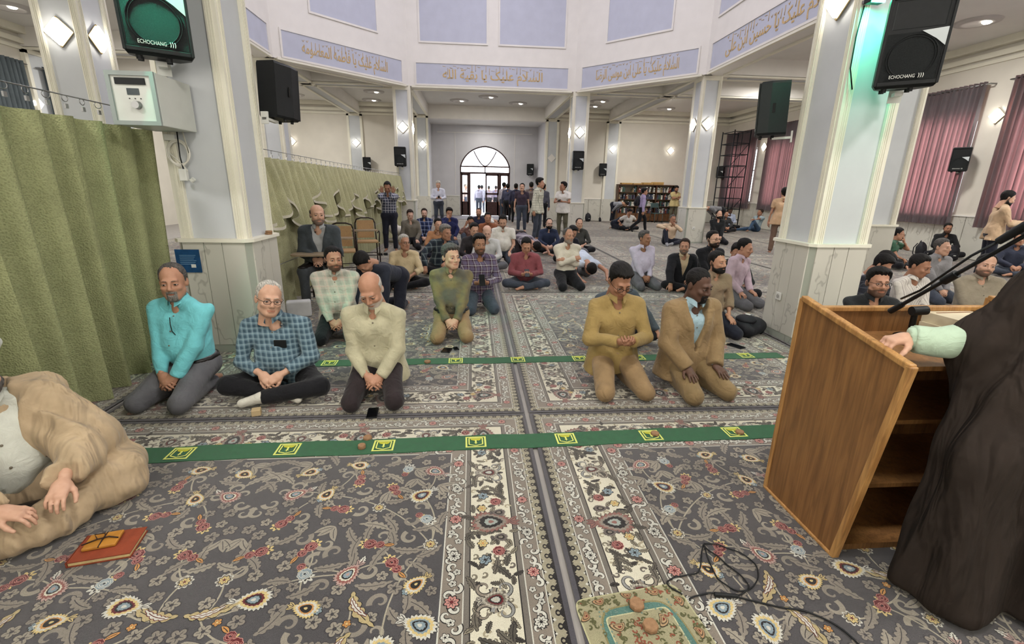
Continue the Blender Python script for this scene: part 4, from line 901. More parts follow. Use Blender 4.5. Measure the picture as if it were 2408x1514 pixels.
def skeleton(pose, lean=(0, 0), twist=0, sit=None):
    """lean=(sideways x, forward -y) of the spine; returns joints"""
    J = {}
    if pose in ('kneel', 'kneel_up'):
        hz = .25 if pose == 'kneel' else .47; P = V3(0, .05, hz); ky = -.37 if pose == 'kneel' else -.1
        J.update(hipL=P+V3(.095, 0, -.01), hipR=P+V3(-.095, 0, -.01), kneeL=V3(.165, ky, .075), kneeR=V3(-.165, ky, .075), ankL=V3(.09, .12, .075), ankR=V3(-.09, .12, .075), toeL=V3(.05, .26, .035), toeR=V3(-.05, .26, .035))
    elif pose == 'cross':
        P = V3(0, .08, .12); J.update(hipL=P+V3(.1, 0, .0), hipR=P+V3(-.1, 0, .0), kneeL=V3(.36, -.2, .13), kneeR=V3(-.36, -.2, .13), ankL=V3(-.06, -.3, .075), ankR=V3(.08, -.2, .07), toeL=V3(-.19, -.34, .045), toeR=V3(.2, -.26, .045))
    elif pose == 'knee_up':
        P = V3(0, .1, .12); J.update(hipL=P+V3(.1, 0, 0), hipR=P+V3(-.1, 0, 0), kneeL=V3(.36, -.14, .12), ankL=V3(.02, -.32, .07), toeL=V3(-.12, -.36, .04), kneeR=V3(-.2, -.22, .45), ankR=V3(-.17, -.4, .08), toeR=V3(-.18, -.56, .035))
    elif pose == 'chair':
        P = V3(0, .05, .53); J.update(hipL=P+V3(.095, 0, -.01), hipR=P+V3(-.095, 0, -.01), kneeL=V3(.17, -.38, .5), kneeR=V3(-.17, -.38, .5), ankL=V3(.17, -.36, .09), ankR=V3(-.17, -.36, .09), toeL=V3(.19, -.5, .04), toeR=V3(-.19, -.5, .04))
    elif pose == 'sujud':
        P = V3(0, .34, .4); J.update(hipL=P+V3(.095, 0, 0), hipR=P+V3(-.095, 0, 0), kneeL=V3(.13, .14, .075), kneeR=V3(-.13, .14, .075), ankL=V3(.1, .55, .06), ankR=V3(-.1, .55, .06), toeL=V3(.1, .62, .03), toeR=V3(-.1, .62, .03))
    elif pose == 'walk':
        P = V3(0, 0, .91); J.update(hipL=P+V3(.09, 0, 0), hipR=P+V3(-.09, 0, 0), kneeL=V3(.09, -.2, .52), kneeR=V3(-.09, .06, .48), ankL=V3(.09, -.24, .09), ankR=V3(-.09, .38, .2), toeL=V3(.1, -.4, .03), toeR=V3(-.09, .3, .06))
    elif pose == 'recline':
        P = V3(0, .1, .12); J.update(hipL=P+V3(.1, 0, 0), hipR=P+V3(-.1, 0, 0), kneeL=V3(.16, -.3, .42), ankL=V3(.14, -.5, .07), toeL=V3(.14, -.66, .035), kneeR=V3(-.2, -.36, .1), ankR=V3(-.24, -.78, .07), toeR=V3(-.26, -.84, .17))
    else:
        P = V3(0, 0, .92); J.update(hipL=P+V3(.09, 0, -.01), hipR=P+V3(-.09, 0, -.01), kneeL=V3(.11, -.02, .49), kneeR=V3(-.11, -.02, .49), ankL=V3(.12, .03, .08), ankR=V3(-.12, .03, .08), toeL=V3(.15, -.14, .03), toeR=V3(-.15, -.14, .03))
    base = {'sujud': 1.75, 'ruku': 1.45}.get(pose, 0.0); fy = lean[1]+base
    dr = unit(V3(lean[0], -math.sin(fy), math.cos(fy))); ac = unit(V3(math.cos(twist), math.sin(twist), 0)-dr*(V3(math.cos(twist), math.sin(twist), 0) @ dr)); fr = np.cross(ac, dr)*1.0
    if fr[1] > 0 and abs(fy) < 1: fr = -fr
    fr = -np.cross(dr, ac)
    J.update(P=P, dr=dr, ac=ac, fr=fr, C=P+dr*.34, N=P+dr*.53, shL=P+dr*.475+ac*.178, shR=P+dr*.475-ac*.178)
    return J
HSC = 1.09
def person(label, loc, rot=0, pose='kneel', s=1., lean=(0, .06), twist=0, head=(0, 0, 0), face='avg', skin='mid', hair=('short', 'black'), beard=None, specs=False,
           shirt=None, sleeve='long', tuck=True, collar=True, trousers=None, jacket=None, arms='lap', hands=('relax', 'relax'), belly=0., wid=1., socks=None, h=.016, group='seated men', extra=None, neckopen=.05, name='person', hoff=(0, 0, 0), J_over=None, cat='person'):
    J = skeleton(pose, lean, twist)
    if J_over: J.update({k: np.array(v, float) for k, v in J_over.items()})
    dr, ac, fr = J['dr'], J['ac'], J['fr']; P, C, Nk = J['P'], J['C'], J['N']
    for k in ('shL', 'shR'): J[k] = Nk-dr*.08+ac*(.188 if k == 'shL' else -.188)*wid
    # head frame
    hy, hp, hr = head; 
    RH = Matrix.Rotation(hy, 3, 'Z') @ Matrix.Rotation(hp, 3, 'X') @ Matrix.Rotation(hr, 3, 'Y')
    nd = unit(dr*.7+V3(0, -.12, .6) if pose not in ('sujud', 'ruku') else dr); HC_ = Nk+nd*.142+np.array(hoff); HC_ = HC_+np.array(RH @ Vector((0, -.012, .0)))
    RHn = np.array(RH)
    if pose in ('sujud', 'ruku') : 
        RHn = np.array(Matrix.Rotation(math.atan2(-dr[1], dr[2]) if True else 0, 3, 'X') @ RH)
    # arms
    def pt(x, y, z): return V3(x, y, z)
    W = {}; hint = {'L': V3(.75, .5, -.45), 'R': V3(-.75, .5, -.45)}; palm = {'L': V3(0, 0, -1), 'R': V3(0, 0, -1)}; hd = {'L': None, 'R': None}
    th = lambda sd, t, up: J['hip'+sd]*(1-t)+J['knee'+sd]*t+V3(0, 0, up)
    for sd, sg in (('L', 1), ('R', -1)):
        a = arms[0 if sd == 'L' else 1] if isinstance(arms, (tuple, list)) else arms
        if isinstance(a, dict): W[sd] = np.array(a['w'], float); hint[sd] = np.array(a.get('e', hint[sd]), float); palm[sd] = np.array(a.get('p', (0, 0, -1)), float); hd[sd] = a.get('d')
        elif a == 'lap': W[sd] = (J['kneeL']+J['kneeR'])/2*.55+P*.45+V3(sg*.055, -.04, .07 if pose == 'kneel' else .13); hd[sd] = V3(-sg*.75, -.45, -.35); palm[sd] = V3(-sg*.3, .5, -.6); W[sd][2] = max(W[sd][2], .23 if pose == 'kneel' else .2)
        if a == 'lap' and pose in ('cross', 'knee_up'): W[sd] = V3(sg*.075, -.22, .235); hint[sd] = V3(sg*1.0, .25, -.25)
        elif a == 'thigh': W[sd] = th(sd, .6, .115); hd[sd] = unit(J['knee'+sd]-J['hip'+sd])+V3(-sg*.1, 0, -.05); palm[sd] = V3(0, 0, -1)
        elif a == 'phone': W[sd] = P+V3(sg*.085, -.30, .17); hd[sd] = V3(-sg*.5, -.7, .15); palm[sd] = V3(-sg*.6, 0, .8)
        elif a == 'side': W[sd] = V3(sg*.27, -.02, P[2]-.1); hd[sd] = V3(0, -.1, -1); palm[sd] = V3(-sg, 0, 0); hint[sd] = V3(sg*.5, 1, 0)
        elif a == 'front': W[sd] = P+dr*.22+V3(sg*.06, -.30, 0); hd[sd] = V3(-sg*.6, -.6, .1); palm[sd] = V3(-sg*.5, .2, .6)
        elif a == 'crossed': W[sd] = P+dr*.27+V3(-sg*.09, -.165+(0 if sg > 0 else -.055), (0 if sg > 0 else .03)); hd[sd] = V3(-sg, .25, .15); palm[sd] = V3(0, .8, -.3); hint[sd] = V3(sg*.7, 0, -.8)
        elif a == 'ears': W[sd] = HC_+V3(sg*.13, -.02, -.12); hd[sd] = V3(0, -.05, 1); palm[sd] = V3(0, -1, 0); hint[sd] = V3(sg*.45, -.35, -1)
        elif a == 'face': W[sd] = HC_+V3(sg*.05, -.12, -.14); hd[sd] = V3(-sg*.2, .2, .8); palm[sd] = V3(0, 1, 0); hint[sd] = V3(sg*.5, -.4, -.8)
        elif a == 'floor': W[sd] = V3(sg*.24, -.55, .07); hd[sd] = V3(0, -1, 0); hint[sd] = V3(sg, .3, .3)
        elif a == 'knees': W[sd] = J['knee'+sd]+V3(sg*.02, -.02, .1); hd[sd] = V3(0, -.2, -1); palm[sd] = V3(0, .8, 0); hint[sd] = V3(sg, .5, .2)
        elif a == 'back': W[sd] = V3(sg*.3, .34, .09); hd[sd] = V3(sg*.4, .6, -.1); hint[sd] = V3(sg*.3, .8, .3)
    JJ = dict(J)
    for sd in 'LR':
        JJ['el'+sd], JJ['wr'+sd] = ik(J['sh'+sd], W[sd], .285, .255, hint[sd])
    ks = [k for k in JJ if k[:2] in ('hi', 'kn', 'an', 'to', 'sh', 'el', 'wr')]+['P', 'N']
    pts = np.array([JJ[k] for k in ks]+[HC_]); lo, hi = pts.min(0)-.2, pts.max(0)+.2; lo[2] = max(lo[2], -.03)
    b = wid
    def torso(f, g, k=.04):
        for sx in (-1, 1):
            f.cone(P+ac*sx*.06*b+dr*.02, C+ac*sx*.07*b, .1*b**.5+g, .106+g, k); f.cone(JJ['shL' if sx > 0 else 'shR'], Nk-dr*.012, .05+g, .046+g, k); f.cone(C+ac*sx*.07*b, JJ['shL' if sx > 0 else 'shR']-ac*sx*.05-dr*.03, .1+g, .058+g, k)
        if belly: f.ell(P+dr*.17+fr*(.045+belly*.3), (.15*b+belly*.4+g, .115+belly+g, .15+belly*.3+g), .06)
    def legs(f, g, k=.02, shin=True):
        f.cone(J['hipL'], J['hipR'], .112+g, .112+g, .05)
        for sd in 'LR':
            H, K, A, T = (J[q+sd] for q in ('hip', 'knee', 'ank', 'toe')); f.cone(H, K, .082+g, .057+g, .03)
            if shin: f.cone(K, A, .056+g, .036+g*1.3, k); f.cone(K*.7+A*.3, K*.45+A*.55, .05+g, .045+g, k)
    tag_kw = dict(label=label, cat=cat, group=group)
    # body (skin): one mesh, head and hands welded in
    f = Field(lo, hi, h*1.75); torso(f, -.026); legs(f, -.016); f.cone(Nk-dr*.03, Nk*.4+HC_*.6, .052, .05, .03); f.cone(Nk-dr*.09+fr*.03, Nk-dr*.02+fr*.01, .042, .046, .03)
    for sd in 'LR':
        f.cone(JJ['sh'+sd], JJ['el'+sd], .044, .038, .02); f.cone(JJ['el'+sd], JJ['wr'+sd], .039, .026, .02)
        A, T = J['ank'+sd], J['toe'+sd]; f.cone(A, T, .036, .027, .02); f.cone(A, A+V3(0, .03, -.02) if pose in ('stand', 'walk', 'chair') else A, .036, .034, .02)
    V, Q = f.nets(); VV, QQ, TT = [V], [Q], [np.zeros(len(V))]; n = len(V)
    fh, Vh, Qh, tint, wbs = HEADS[face, .005 if h < .0125 else .0082 if h < .018 else .012]; hs0 = n; VV.append(Vh @ RHn.T*HSC+HC_); QQ.append(Qh+n); TT.append(tint); n += len(Vh)
    for q, sd in enumerate('LR'):
        hk = hands[q]
        Vx, Qx = (HANDS if h < .0145 else HANDSL)[hk]; d = hd[sd] if hd[sd] is not None else JJ['wr'+sd]-JJ['el'+sd]; B = basis(d, -np.asarray(palm[sd])); X = Vx*np.array([1, -1 if sd == 'R' else 1, 1])
        Y_ = X*1.0
        # thumb side: canonical +Y; left hand palm down, fingers forward(-y): thumb points to -x side
        side = np.cross(B[:, 2], B[:, 0]); want = V3(-1 if sd == 'L' else 1, 0, 0)
        if sd == 'R': Qx = Qx[:, ::-1]
        Y_ = X @ B.T; VV.append(Y_+JJ['wr'+sd]); QQ.append(Qx+n); TT.append(np.zeros(len(Vx))); n += len(Vx)
    V, Q, T = np.concatenate(VV)*s, np.concatenate(QQ), np.concatenate(TT)
    me = fastmesh(name, V, Q, [SKIN[skin]]); at = me.attributes.new('tint', 'FLOAT', 'POINT'); at.data.foreach_set('value', T.astype(np.float32)); bcol_ = np.zeros((len(V), 4), np.float32); at2 = me.attributes.new('beardc', 'FLOAT_COLOR', 'POINT')
    if beard: bcol_[hs0:hs0+len(Vh), :3] = HAIRL[beard[1]][:3]; bcol_[hs0:hs0+len(Vh), 3] = wbs[beard[0]]
    at2.data.foreach_set('color', bcol_.ravel())
    o = link(name, me, None, (loc[0], loc[1], loc[2] if len(loc) > 2 else .019), (0, 0, rot)); tag(o, label, cat, group)
    def child(nm, f, m, wr, sm=1, seed=0):
        if wr: f.wrinkle(wr, seed+hash(label) % 97 if False else seed+len(label))
        V, Q = f.nets(); V = relax(V, Q, sm, .4); return link(nm, fastmesh(nm, V*s, Q, [m]), o)
    # trousers
    if trousers:
        f = Field(lo, hi, h*1.22); cut = []
        f.cone(J['hipL'], J['hipR'], .122*b**.4, .122*b**.4, .05); f.cone(P-ac*.06*b, P+dr*.1-ac*.06*b, .118*b**.5, .113*b**.5, .05)
        f.cone(P+ac*.06*b, P+dr*.1+ac*.06*b, .118*b**.5, .113*b**.5, .05)
        if belly: f.ell(P+dr*.17+fr*(.045+belly*.3), (.15*b+belly*.4-.003, .115+belly-.003, .15+belly*.3), .06)
        X, Y, Z = f.full(); f.a = np.maximum(f.a, (X-P[0])*dr[0]+(Y-P[1])*dr[1]+(Z-P[2])*dr[2]-.075).astype(np.float32)
        for sd in 'LR':
            H, K, A = (J[q+sd] for q in ('hip', 'knee', 'ank')); sh = unit(A-K); f.cone(H, K, .1, .074, .03); f.cone(K, A, .072, .056, .025, cuts=[(A-sh*.005, sh)])
        if tuck and h < .015:
            fb = Field(lo, hi, h*1.22); pdb = (X-P[0])*dr[0]+(Y-P[1])*dr[1]+(Z-P[2])*dr[2]; fb.a = np.maximum(f.a-.007, np.abs(pdb-.056)-.017).astype(np.float32); child('belt', fb, mat('black_belt_leather', (30, 26, 24), .4, .1), 0)
        child('trousers', f, trousers, .0032, 1, 3)
    if socks:
        f = Field(lo, hi, h)
        for sd in 'LR':
            A, T = J['ank'+sd], J['toe'+sd]; K = J['knee'+sd]; f.cone(A, T, .042, .034, .02); f.cone(A, A+unit(K-A)*.12, .042, .044, .02)
        child('socks', f, socks, 0)
    def sleeves(f, g, kind, g2=None):
        for sd in 'LR':
            S, E_, Wr = JJ['sh'+sd], JJ['el'+sd], JJ['wr'+sd]; u1, u2 = unit(E_-S), unit(Wr-E_)
            if kind == 'short': e = S*.35+E_*.65; f.cone(S, E_, .058+g, .056+g, .02, cuts=[(e, u1)])
            else:
                t = {'long': 1.0, 'rolled': .45, 'mid': .75}[kind]; e = E_+(Wr-E_)*t; f.cone(S, E_, .052+g, .047+g, .025); f.cone(E_, e+u2*.05, .047+g, .035+g, .02, cuts=[(e+u2*.004, u2)])
                if kind == 'long': f.cone(e-u2*.045, e+u2*.05, .037+g, .035+g, .004, cuts=[(e+u2*.006, u2)])
                if kind == 'rolled': f.cone(e-u2*.05, e+u2*.05, .05+g, .047+g, .004, cuts=[(e+u2*.006, u2)])
    def garment(nm, m, g, kind, low, wrk, vcut=None, seed=0):
        f = Field(lo, hi, h); torso(f, g)
        if low > 0: f.cone(P+dr*.06+ac*.07, P-dr*low+ac*.1+fr*.015, .125+g, .14+g, .05); f.cone(P+dr*.06-ac*.07, P-dr*low-ac*.1+fr*.015, .125+g, .14+g, .05)
        X, Y, Z = f.full(); pd = (X-P[0])*dr[0]+(Y-P[1])*dr[1]+(Z-P[2])*dr[2]
        f.a = np.maximum(f.a, (-low if low > 0 else .03)-pd).astype(np.float32)   # hem
        
        for sd in 'LR': f.cone(JJ['sh'+sd], JJ['sh'+sd]*.6+JJ['el'+sd]*.4, .043+g, .045+g, .05)
        fs = Field(lo, hi, h); sleeves(fs, (g-.002 if g > .01 else .006), kind); kk = .012; hh = np.maximum(kk-np.abs(f.a-fs.a), 0)/kk; f.a = np.minimum(f.a, fs.a)-hh*hh*kk*.25
        f.a = np.maximum(f.a, pd-.545)                                           # neckline
        nk = Field(lo, hi, h); nk.cone(Nk-dr*.06, Nk+dr*.2, .056, .058, 0); f.a = np.maximum(f.a, -nk.a)
        if vcut:
            ax = np.abs((X-P[0])*ac[0]+(Y-P[1])*ac[1]+(Z-P[2])*ac[2]); fd = (X-P[0])*fr[0]+(Y-P[1])*fr[1]+(Z-P[2])*fr[2]
            w0, w1, z0 = vcut; wd = w0+(w1-w0)*np.clip((pd-z0)/(.53-z0), 0, 1)-.3*np.maximum(0, z0-pd)*(w0 < .02); wedge = np.maximum(ax-wd, .02-fd); f.a = np.maximum(f.a, -wedge)
            if w1 > .06: f.a = f.a-(.008*((ax-wd) < .012+.05*np.clip((pd-z0)/.3, 0, 1)*(pd < .47))*(fd > .03)*(pd > z0+.03)).astype(np.float32)
        if wrk: f.wrinkle(wrk, seed+len(label)*3)
        V, Q = f.nets(); V = relax(V, Q, 1, .4); return link(nm, fastmesh(nm, V*s, Q, [m]), o)
    if shirt:
        so = garment('shirt', shirt, .012 if not jacket else .004, sleeve if not jacket else 'long', 0 if tuck else .14, .005, (0.0, .032, .53-neckopen) if neckopen else None, 1)
        if collar:
            B = np.stack([ac, -fr, dr], 1); c = objmat(link('collar', get_collar(), o, tuple((Nk-dr*.022+fr*.006)*s)), shirt); c.rotation_mode = 'QUATERNION'; c.rotation_quaternion = Matrix(B.tolist()).to_quaternion(); c.scale = (s*1.04,)*3
            if h < .0145 and not jacket:
                bm_ = MB()
                for q in range(5): bm_.lathe([(0, -.003), (.006, -.003), (.006, 0)], mat('shirt_button', (120, 112, 98), .4, 0), 8, (0, 0, 0)); 
        if h < .0145:
            bt = MB().lathe([(0, .004), (.0055, .004), (.0062, 0)], mat('shirt_button', (150, 142, 128), .4, 0), 8).mesh('button')
            fld = Field(lo, hi, .02); torso(fld, .012 if not jacket else .004)
            for q in range(4):
                c0 = P+dr*(.42-.1*q); lo_t, hi_t = 0., .35
                for _ in range(14):
                    mid = (lo_t+hi_t)/2; p_ = c0+fr*mid; ii = np.clip(((p_-fld.lo)/fld.h), 0, fld.n-1.001).astype(int); 
                    if fld.a[tuple(ii)] < 0: lo_t = mid
                    else: hi_t = mid
                bb = link('button', bt, o, tuple((c0+fr*(lo_t+.012))*s)); bb.rotation_mode = 'QUATERNION'; bb.rotation_quaternion = Matrix(np.stack([ac, np.cross(fr, ac), fr], 1).tolist()).to_quaternion()
    if jacket: garment('jacket', jacket, .03, 'mid' if sleeve == 'mid' else 'long', .16, .003, (.012, .11, .12), 2)
    RQ = Matrix(RHn.tolist()).to_quaternion()
    def hc(nm, me, m=None, off=(0, 0, 0)):
        c = link(nm, me, o, tuple((HC_+RHn @ np.array(off)*HSC)*s)); c.rotation_mode = 'QUATERNION'; c.rotation_quaternion = RQ; c.scale = (s*HSC,)*3
        if m: objmat(c, m)
        return c
    if hair: hc('hair', hair_mesh(face, hair[0]), HAIRC[hair[1]])
    if beard and beard[0] != 'short': hc('beard', beard_mesh(face, beard[0]), HAIRC[beard[1]])
    if h < .026:
        for sx in (-1, 1): hc('eye', EYE, None, (sx*.033, -.0865, .004))
    if specs: hc('glasses', SPECS)
    JJ['head'] = HC_; o_info = {k: np.asarray(v)*s for k, v in JJ.items()}
    return o, o_info
# ---------------- the congregation ----------------
K = {'navy': cloth('trousers_navy', (34, 36, 48)), 'black': cloth('trousers_black', (26, 26, 30)), 'grey': cloth('trousers_grey', (104, 104, 108)), 'khaki': cloth('trousers_khaki', (152, 126, 92)), 'brown': cloth('trousers_dark_brown', (46, 38, 40)), 'denim': cloth('trousers_denim', (62, 84, 110)), 'olive': cloth('trousers_olive', (92, 88, 72)), 'slate': cloth('trousers_slate', (66, 72, 84)), 'tan': cloth('trousers_tan_suit', (140, 118, 84))}
SK = {'white': cloth('sock_white', (214, 210, 198)), 'black': cloth('sock_black', (28, 28, 30)), 'grey': cloth('sock_grey', (150, 150, 154))}
def S(nm, c, **k): return cloth('shirt_'+nm, c, **k)
G1, G2, G3, G4, G5 = 'men kneeling in the front row', 'men sitting in the second row', 'men sitting in the middle rows', 'men sitting in the far rows', 'men standing at the back'
GR = 'men sitting behind the lectern'
N1, N2, N3, N4 = .0115, .0165, .0215, .028
PP = {}
def man(key, label, x, y, **k):
    o, J = person(label, (x, y), **k); PP[key] = (o, J); return o
man('P2', 'kneeling man in a bright turquoise shirt with glasses hung at the chest', -2.18, 3.52, s=.95, rot=-.12, head=(.42, .06, 0), face='old', skin='mid', hair=('receding', 'salt'), beard=('goatee', 'grey'), shirt=S('turquoise', (120, 206, 214)), trousers=K['grey'], arms='lap', belly=.02, h=N1, group=G1)
man('P3', 'cross-legged man in blue-grey checked shirt, metal glasses and white socks', -1.48, 3.52, s=.95, pose='cross', rot=-.05, lean=(-.08, .12), head=(.62, .05, .18), face='round', skin='fair', hair=('receding', 'white'), specs=True, shirt=S('bluecheck', (112, 136, 148), pat='plaid', c2=(62, 84, 98), sc=26, c3=(146, 166, 172)), sleeve='mid', tuck=False, trousers=K['black'], socks=SK['white'], belly=.05, wid=1.12, h=N1, group=G1)
man('P4', 'kneeling balding man with white beard bowing his head, pale olive shirt', -.75, 3.48, s=.93, rot=.05, lean=(0, .2), head=(-.12, .55, -.1), face='old', skin='mid', hair=('bald', 'white'), beard=('short', 'white'), shirt=S('paleolive', (186, 180, 152)), tuck=False, trousers=K['brown'], h=N1, group=G1)
man('P5', 'youth in mustard shirt and glasses kneeling and buttoning his cuff', 1.17, 3.57, s=.96, rot=.0, lean=(-.02, .08), head=(.12, .5, 0), face='long', skin='tan', hair=('thick', 'black'), specs=True, shirt=S('mustard', (158, 134, 84)), tuck=False, trousers=K['khaki'], arms='front', hands=('hold', 'clasp'), wid=.94, h=N1, group=G1)
man('P6', 'kneeling dark-skinned man in a tan suit jacket over a light blue shirt', 1.77, 3.50, s=.94, rot=.18, lean=(0, .08), head=(.3, .28, 0), face='avg', skin='dark', hair=('buzz', 'black'), beard=('goatee', 'black'), shirt=S('paleblue', (160, 186, 196)), jacket=cloth('jacket_tan', (146, 122, 88)), trousers=K['tan'], arms='thigh', hands=('flat', 'flat'), h=N1, group=G1)
man('P8', 'bearded man in pale green and pink plaid shirt kneeling by the pillar', -1.45, 4.95, s=.9, rot=.15, head=(.35, .03, 0), face='round', skin='mid', hair=('short', 'black'), beard=('short', 'black'), shirt=S('greenplaid', (196, 192, 176), pat='plaid', c2=(168, 170, 156), sc=12, c3=(206, 182, 168)), tuck=False, trousers=K['black'], belly=.035, wid=1.1, h=.0122, group=G2)
man('P9', 'man in dark navy shirt bending to the floor beside the bearded plaid shirt', -1.05, 6.1, s=.95, rot=-.5, pose='kneel_up', lean=(0, 1.25), head=(0, 1.2, 0), shirt=S('darknavy', (44, 48, 60)), trousers=K['navy'], arms='floor', h=N2, group=G2, collar=False)
man('P10', 'grey-haired man in olive iridescent shirt and khaki trousers kneeling by the aisle', -.24, 4.96, s=.93, rot=.05, head=(.5, .0, 0), face='round', skin='fair', hair=('thick', 'salt'), shirt=S('olive', (96, 94, 82), pat='blotch', c2=(126, 114, 80), sc=6), trousers=K['khaki'], belly=.015, h=.0122, group=G2)
man('P11', 'thin bearded man in maroon and blue plaid shirt behind the olive shirt', .08, 6.1, s=.93, rot=.1, head=(.1, .02, 0), face='long', skin='tan', hair=('thick', 'black'), beard=('short', 'black'), shirt=S('maroonplaid', (74, 50, 64), pat='plaid', c2=(104, 92, 118), sc=13, c3=(190, 184, 190)), tuck=False, trousers=K['slate'], arms='phone', hands=('hold', 'hold'), wid=.94, h=N2, group=G2)
man('P12', 'man in dark grey denim shirt leaning behind the mustard-shirted youth', 1.5, 4.62, s=.93, rot=.2, pose='cross', lean=(-.1, .3), head=(.2, .4, 0), shirt=S('darkdenim', (70, 78, 86)), sleeve='mid', tuck=False, trousers=K['black'], arms=({'w': (.42, -.28, .11), 'e': (.9, .3, .2)}, 'lap'), h=N2, group=G2)
man('P13', 'bearded man in khaki-brown shirt kneeling beside the black backpack', 2.72, 4.98, s=.88, rot=.12, head=(.25, -.02, 0), face='avg', skin='mid', hair=('short', 'black'), beard=('full', 'black'), shirt=S('khakibrown', (140, 120, 98)), sleeve='rolled', tuck=False, trousers=K['navy'], arms='thigh', h=N2, group=G2)
man('P14', 'man in lavender-pink shirt mostly hidden by the near right pillar', 3.72, 6.25, s=.9, rot=.5, lean=(.1, .12), head=(.2, .2, 0), shirt=S('lilac', (200, 178, 190)), trousers=K['grey'], arms='thigh', h=N2, group=G2)
man('P15', 'bald man in dark grey suit sitting on a student chair', -2.06, 6.5, s=.98, pose='chair', rot=.12, head=(.35, .0, 0), face='round', skin='fair', hair=('bald', 'salt'), beard=('short', 'salt'), shirt=S('lightgrey', (176, 178, 178)), jacket=cloth('jacket_charcoal', (66, 72, 76)), trousers=cloth('trousers_charcoal', (72, 76, 80)), arms='lap', h=.0145, group=G3)
man('P16', 'grey-haired man with glasses in beige shirt sitting cross-legged', -1.08, 7.43, s=.9, pose='cross', rot=.1, head=(.5, -.05, 0), face='old', skin='mid', hair=('short', 'white'), specs=True, shirt=S('beige', (204, 184, 148)), sleeve='rolled', trousers=K['black'], belly=.02, h=N2, group=G3)
man('P17', 'grey-haired man in dark green plaid shirt leaning on one arm', -.62, 8.7, s=1.0, pose='cross', rot=.3, lean=(.15, .28), head=(.4, .1, 0), face='round', skin='mid', hair=('thick', 'grey'), shirt=S('darkplaid', (54, 66, 74), pat='plaid', c2=(34, 40, 50), sc=9, c3=(140, 150, 150)), tuck=False, trousers=K['black'], arms=('lap', {'w': (-.34, -.3, .2), 'e': (-.9, .2, .3)}), h=N2, group=G3)
man('P18', 'man in maroon shirt sitting cross-legged and looking at his phone', .84, 7.41, s=.89, pose='cross', lean=(0, .16), head=(.0, .5, 0), face='avg', skin='mid', hair=('short', 'black'), shirt=S('maroon', (138, 76, 82)), trousers=K['slate'], arms='phone', hands=('hold', 'hold'), belly=.02, wid=1.08, h=N2, group=G3)
man('P19', 'kneeling man in cream shirt with folded arms and short grey beard', 1.53, 7.49, s=.91, rot=.1, head=(.25, -.03, 0), face='long', skin='mid', hair=('receding', 'salt'), beard=('short', 'grey'), shirt=S('cream', (218, 208, 192)), trousers=K['black'], arms='crossed', h=N2, group=G3)
man('P20', 'man in pale blue shirt prostrating behind the folded arms', 2.0, 8.25, s=.98, pose='sujud', rot=.15, shirt=S('iceblue', (204, 214, 230)), trousers=K['grey'], arms='floor', h=N2, group=G3, collar=False, hands=('flat', 'flat'))
man('P21', 'kneeling man in pale lavender shirt with dark belt and grey trousers', 2.8, 7.5, s=.88, rot=.15, head=(.45, .02, 0), face='round', skin='tan', hair=('short', 'salt'), shirt=S('lavender', (206, 198, 218)), trousers=K['grey'], belly=.04, wid=1.06, h=N2, group=G3)
man('P22', 'man in black blazer and beige shirt sitting cross-legged', 3.42, 7.3, s=.89, pose='cross', rot=-.05, head=(-.4, .02, 0), face='old', skin='mid', hair=('short', 'brown'), beard=('short', 'salt'), shirt=S('beigeshirt', (206, 182, 150)), jacket=cloth('jacket_black', (30, 30, 34)), trousers=K['black'], arms=('lap', {'w': (-.3, -.28, .14), 'e': (-.9, .3, .2)}), h=N2, group=G3)
man('P23', 'bearded man with glasses in black jacket behind the khaki-brown shirt', 3.7, 6.98, s=.93, rot=.1, head=(.15, -.08, 0), face='round', skin='fair', hair=('short', 'black'), beard=('full', 'brown'), specs=True, shirt=S('black', (32, 32, 36)), trousers=K['black'], h=N2, group=G3)
man('P24', 'young man in black-green shirt looking down beside the near right pillar', 3.86, 6.62, s=.94, pose='cross', rot=.0, lean=(.0, .25), head=(-.3, .45, 0), skin='mid', hair=('short', 'black'), shirt=S('blackgreen', (34, 40, 38)), sleeve='rolled', trousers=K['black'], h=N2, group=G3)
man('P25', 'kneeling man in olive-grey sweater, first of the far left rows', -1.6, 12.3, s=.93, rot=.2, head=(.1, .3, 0), skin='pale', hair=('short', 'brown'), shirt=S('sweater', (116, 110, 98)), collar=False, trousers=K['black'], arms='thigh', h=N3, group=G4)
man('P26', 'man in off-white clothes bending behind the olive-grey sweater', -1.95, 13.6, s=.95, rot=1.2, pose='sujud', shirt=S('offwhite', (226, 220, 208)), trousers=cloth('trousers_offwhite', (214, 208, 196)), arms='floor', h=N4, group=G4, collar=False)
man('P27', 'bearded man in blue and white plaid shirt kneeling at the far left', -1.33, 13.2, s=.92, head=(.1, .05, 0), skin='pale', hair=('short', 'brown'), beard=('short', 'brown'), shirt=S('blueplaid', (62, 78, 124), pat='plaid', c2=(34, 42, 72), sc=9, c3=(200, 206, 220)), trousers=K['navy'], h=N3, group=G4)
man('P28', 'man in navy blue shirt kneeling with a phone at his ear', -.65, 13.1, s=.95, rot=.1, head=(.15, .2, .1), skin='mid', hair=('thick', 'black'), shirt=S('navyblue', (42, 46, 88)), trousers=K['slate'], arms=('thigh', 'face'), h=N3, group=G4)
man('P29', 'man in tan shirt peeping out behind the grey-haired green plaid', -.78, 10.6, s=.95, pose='cross', head=(.4, .1, 0), skin='fair', hair=('short', 'black'), shirt=S('tanshirt', (176, 128, 92)), trousers=K['navy'], h=N3, group=G4)
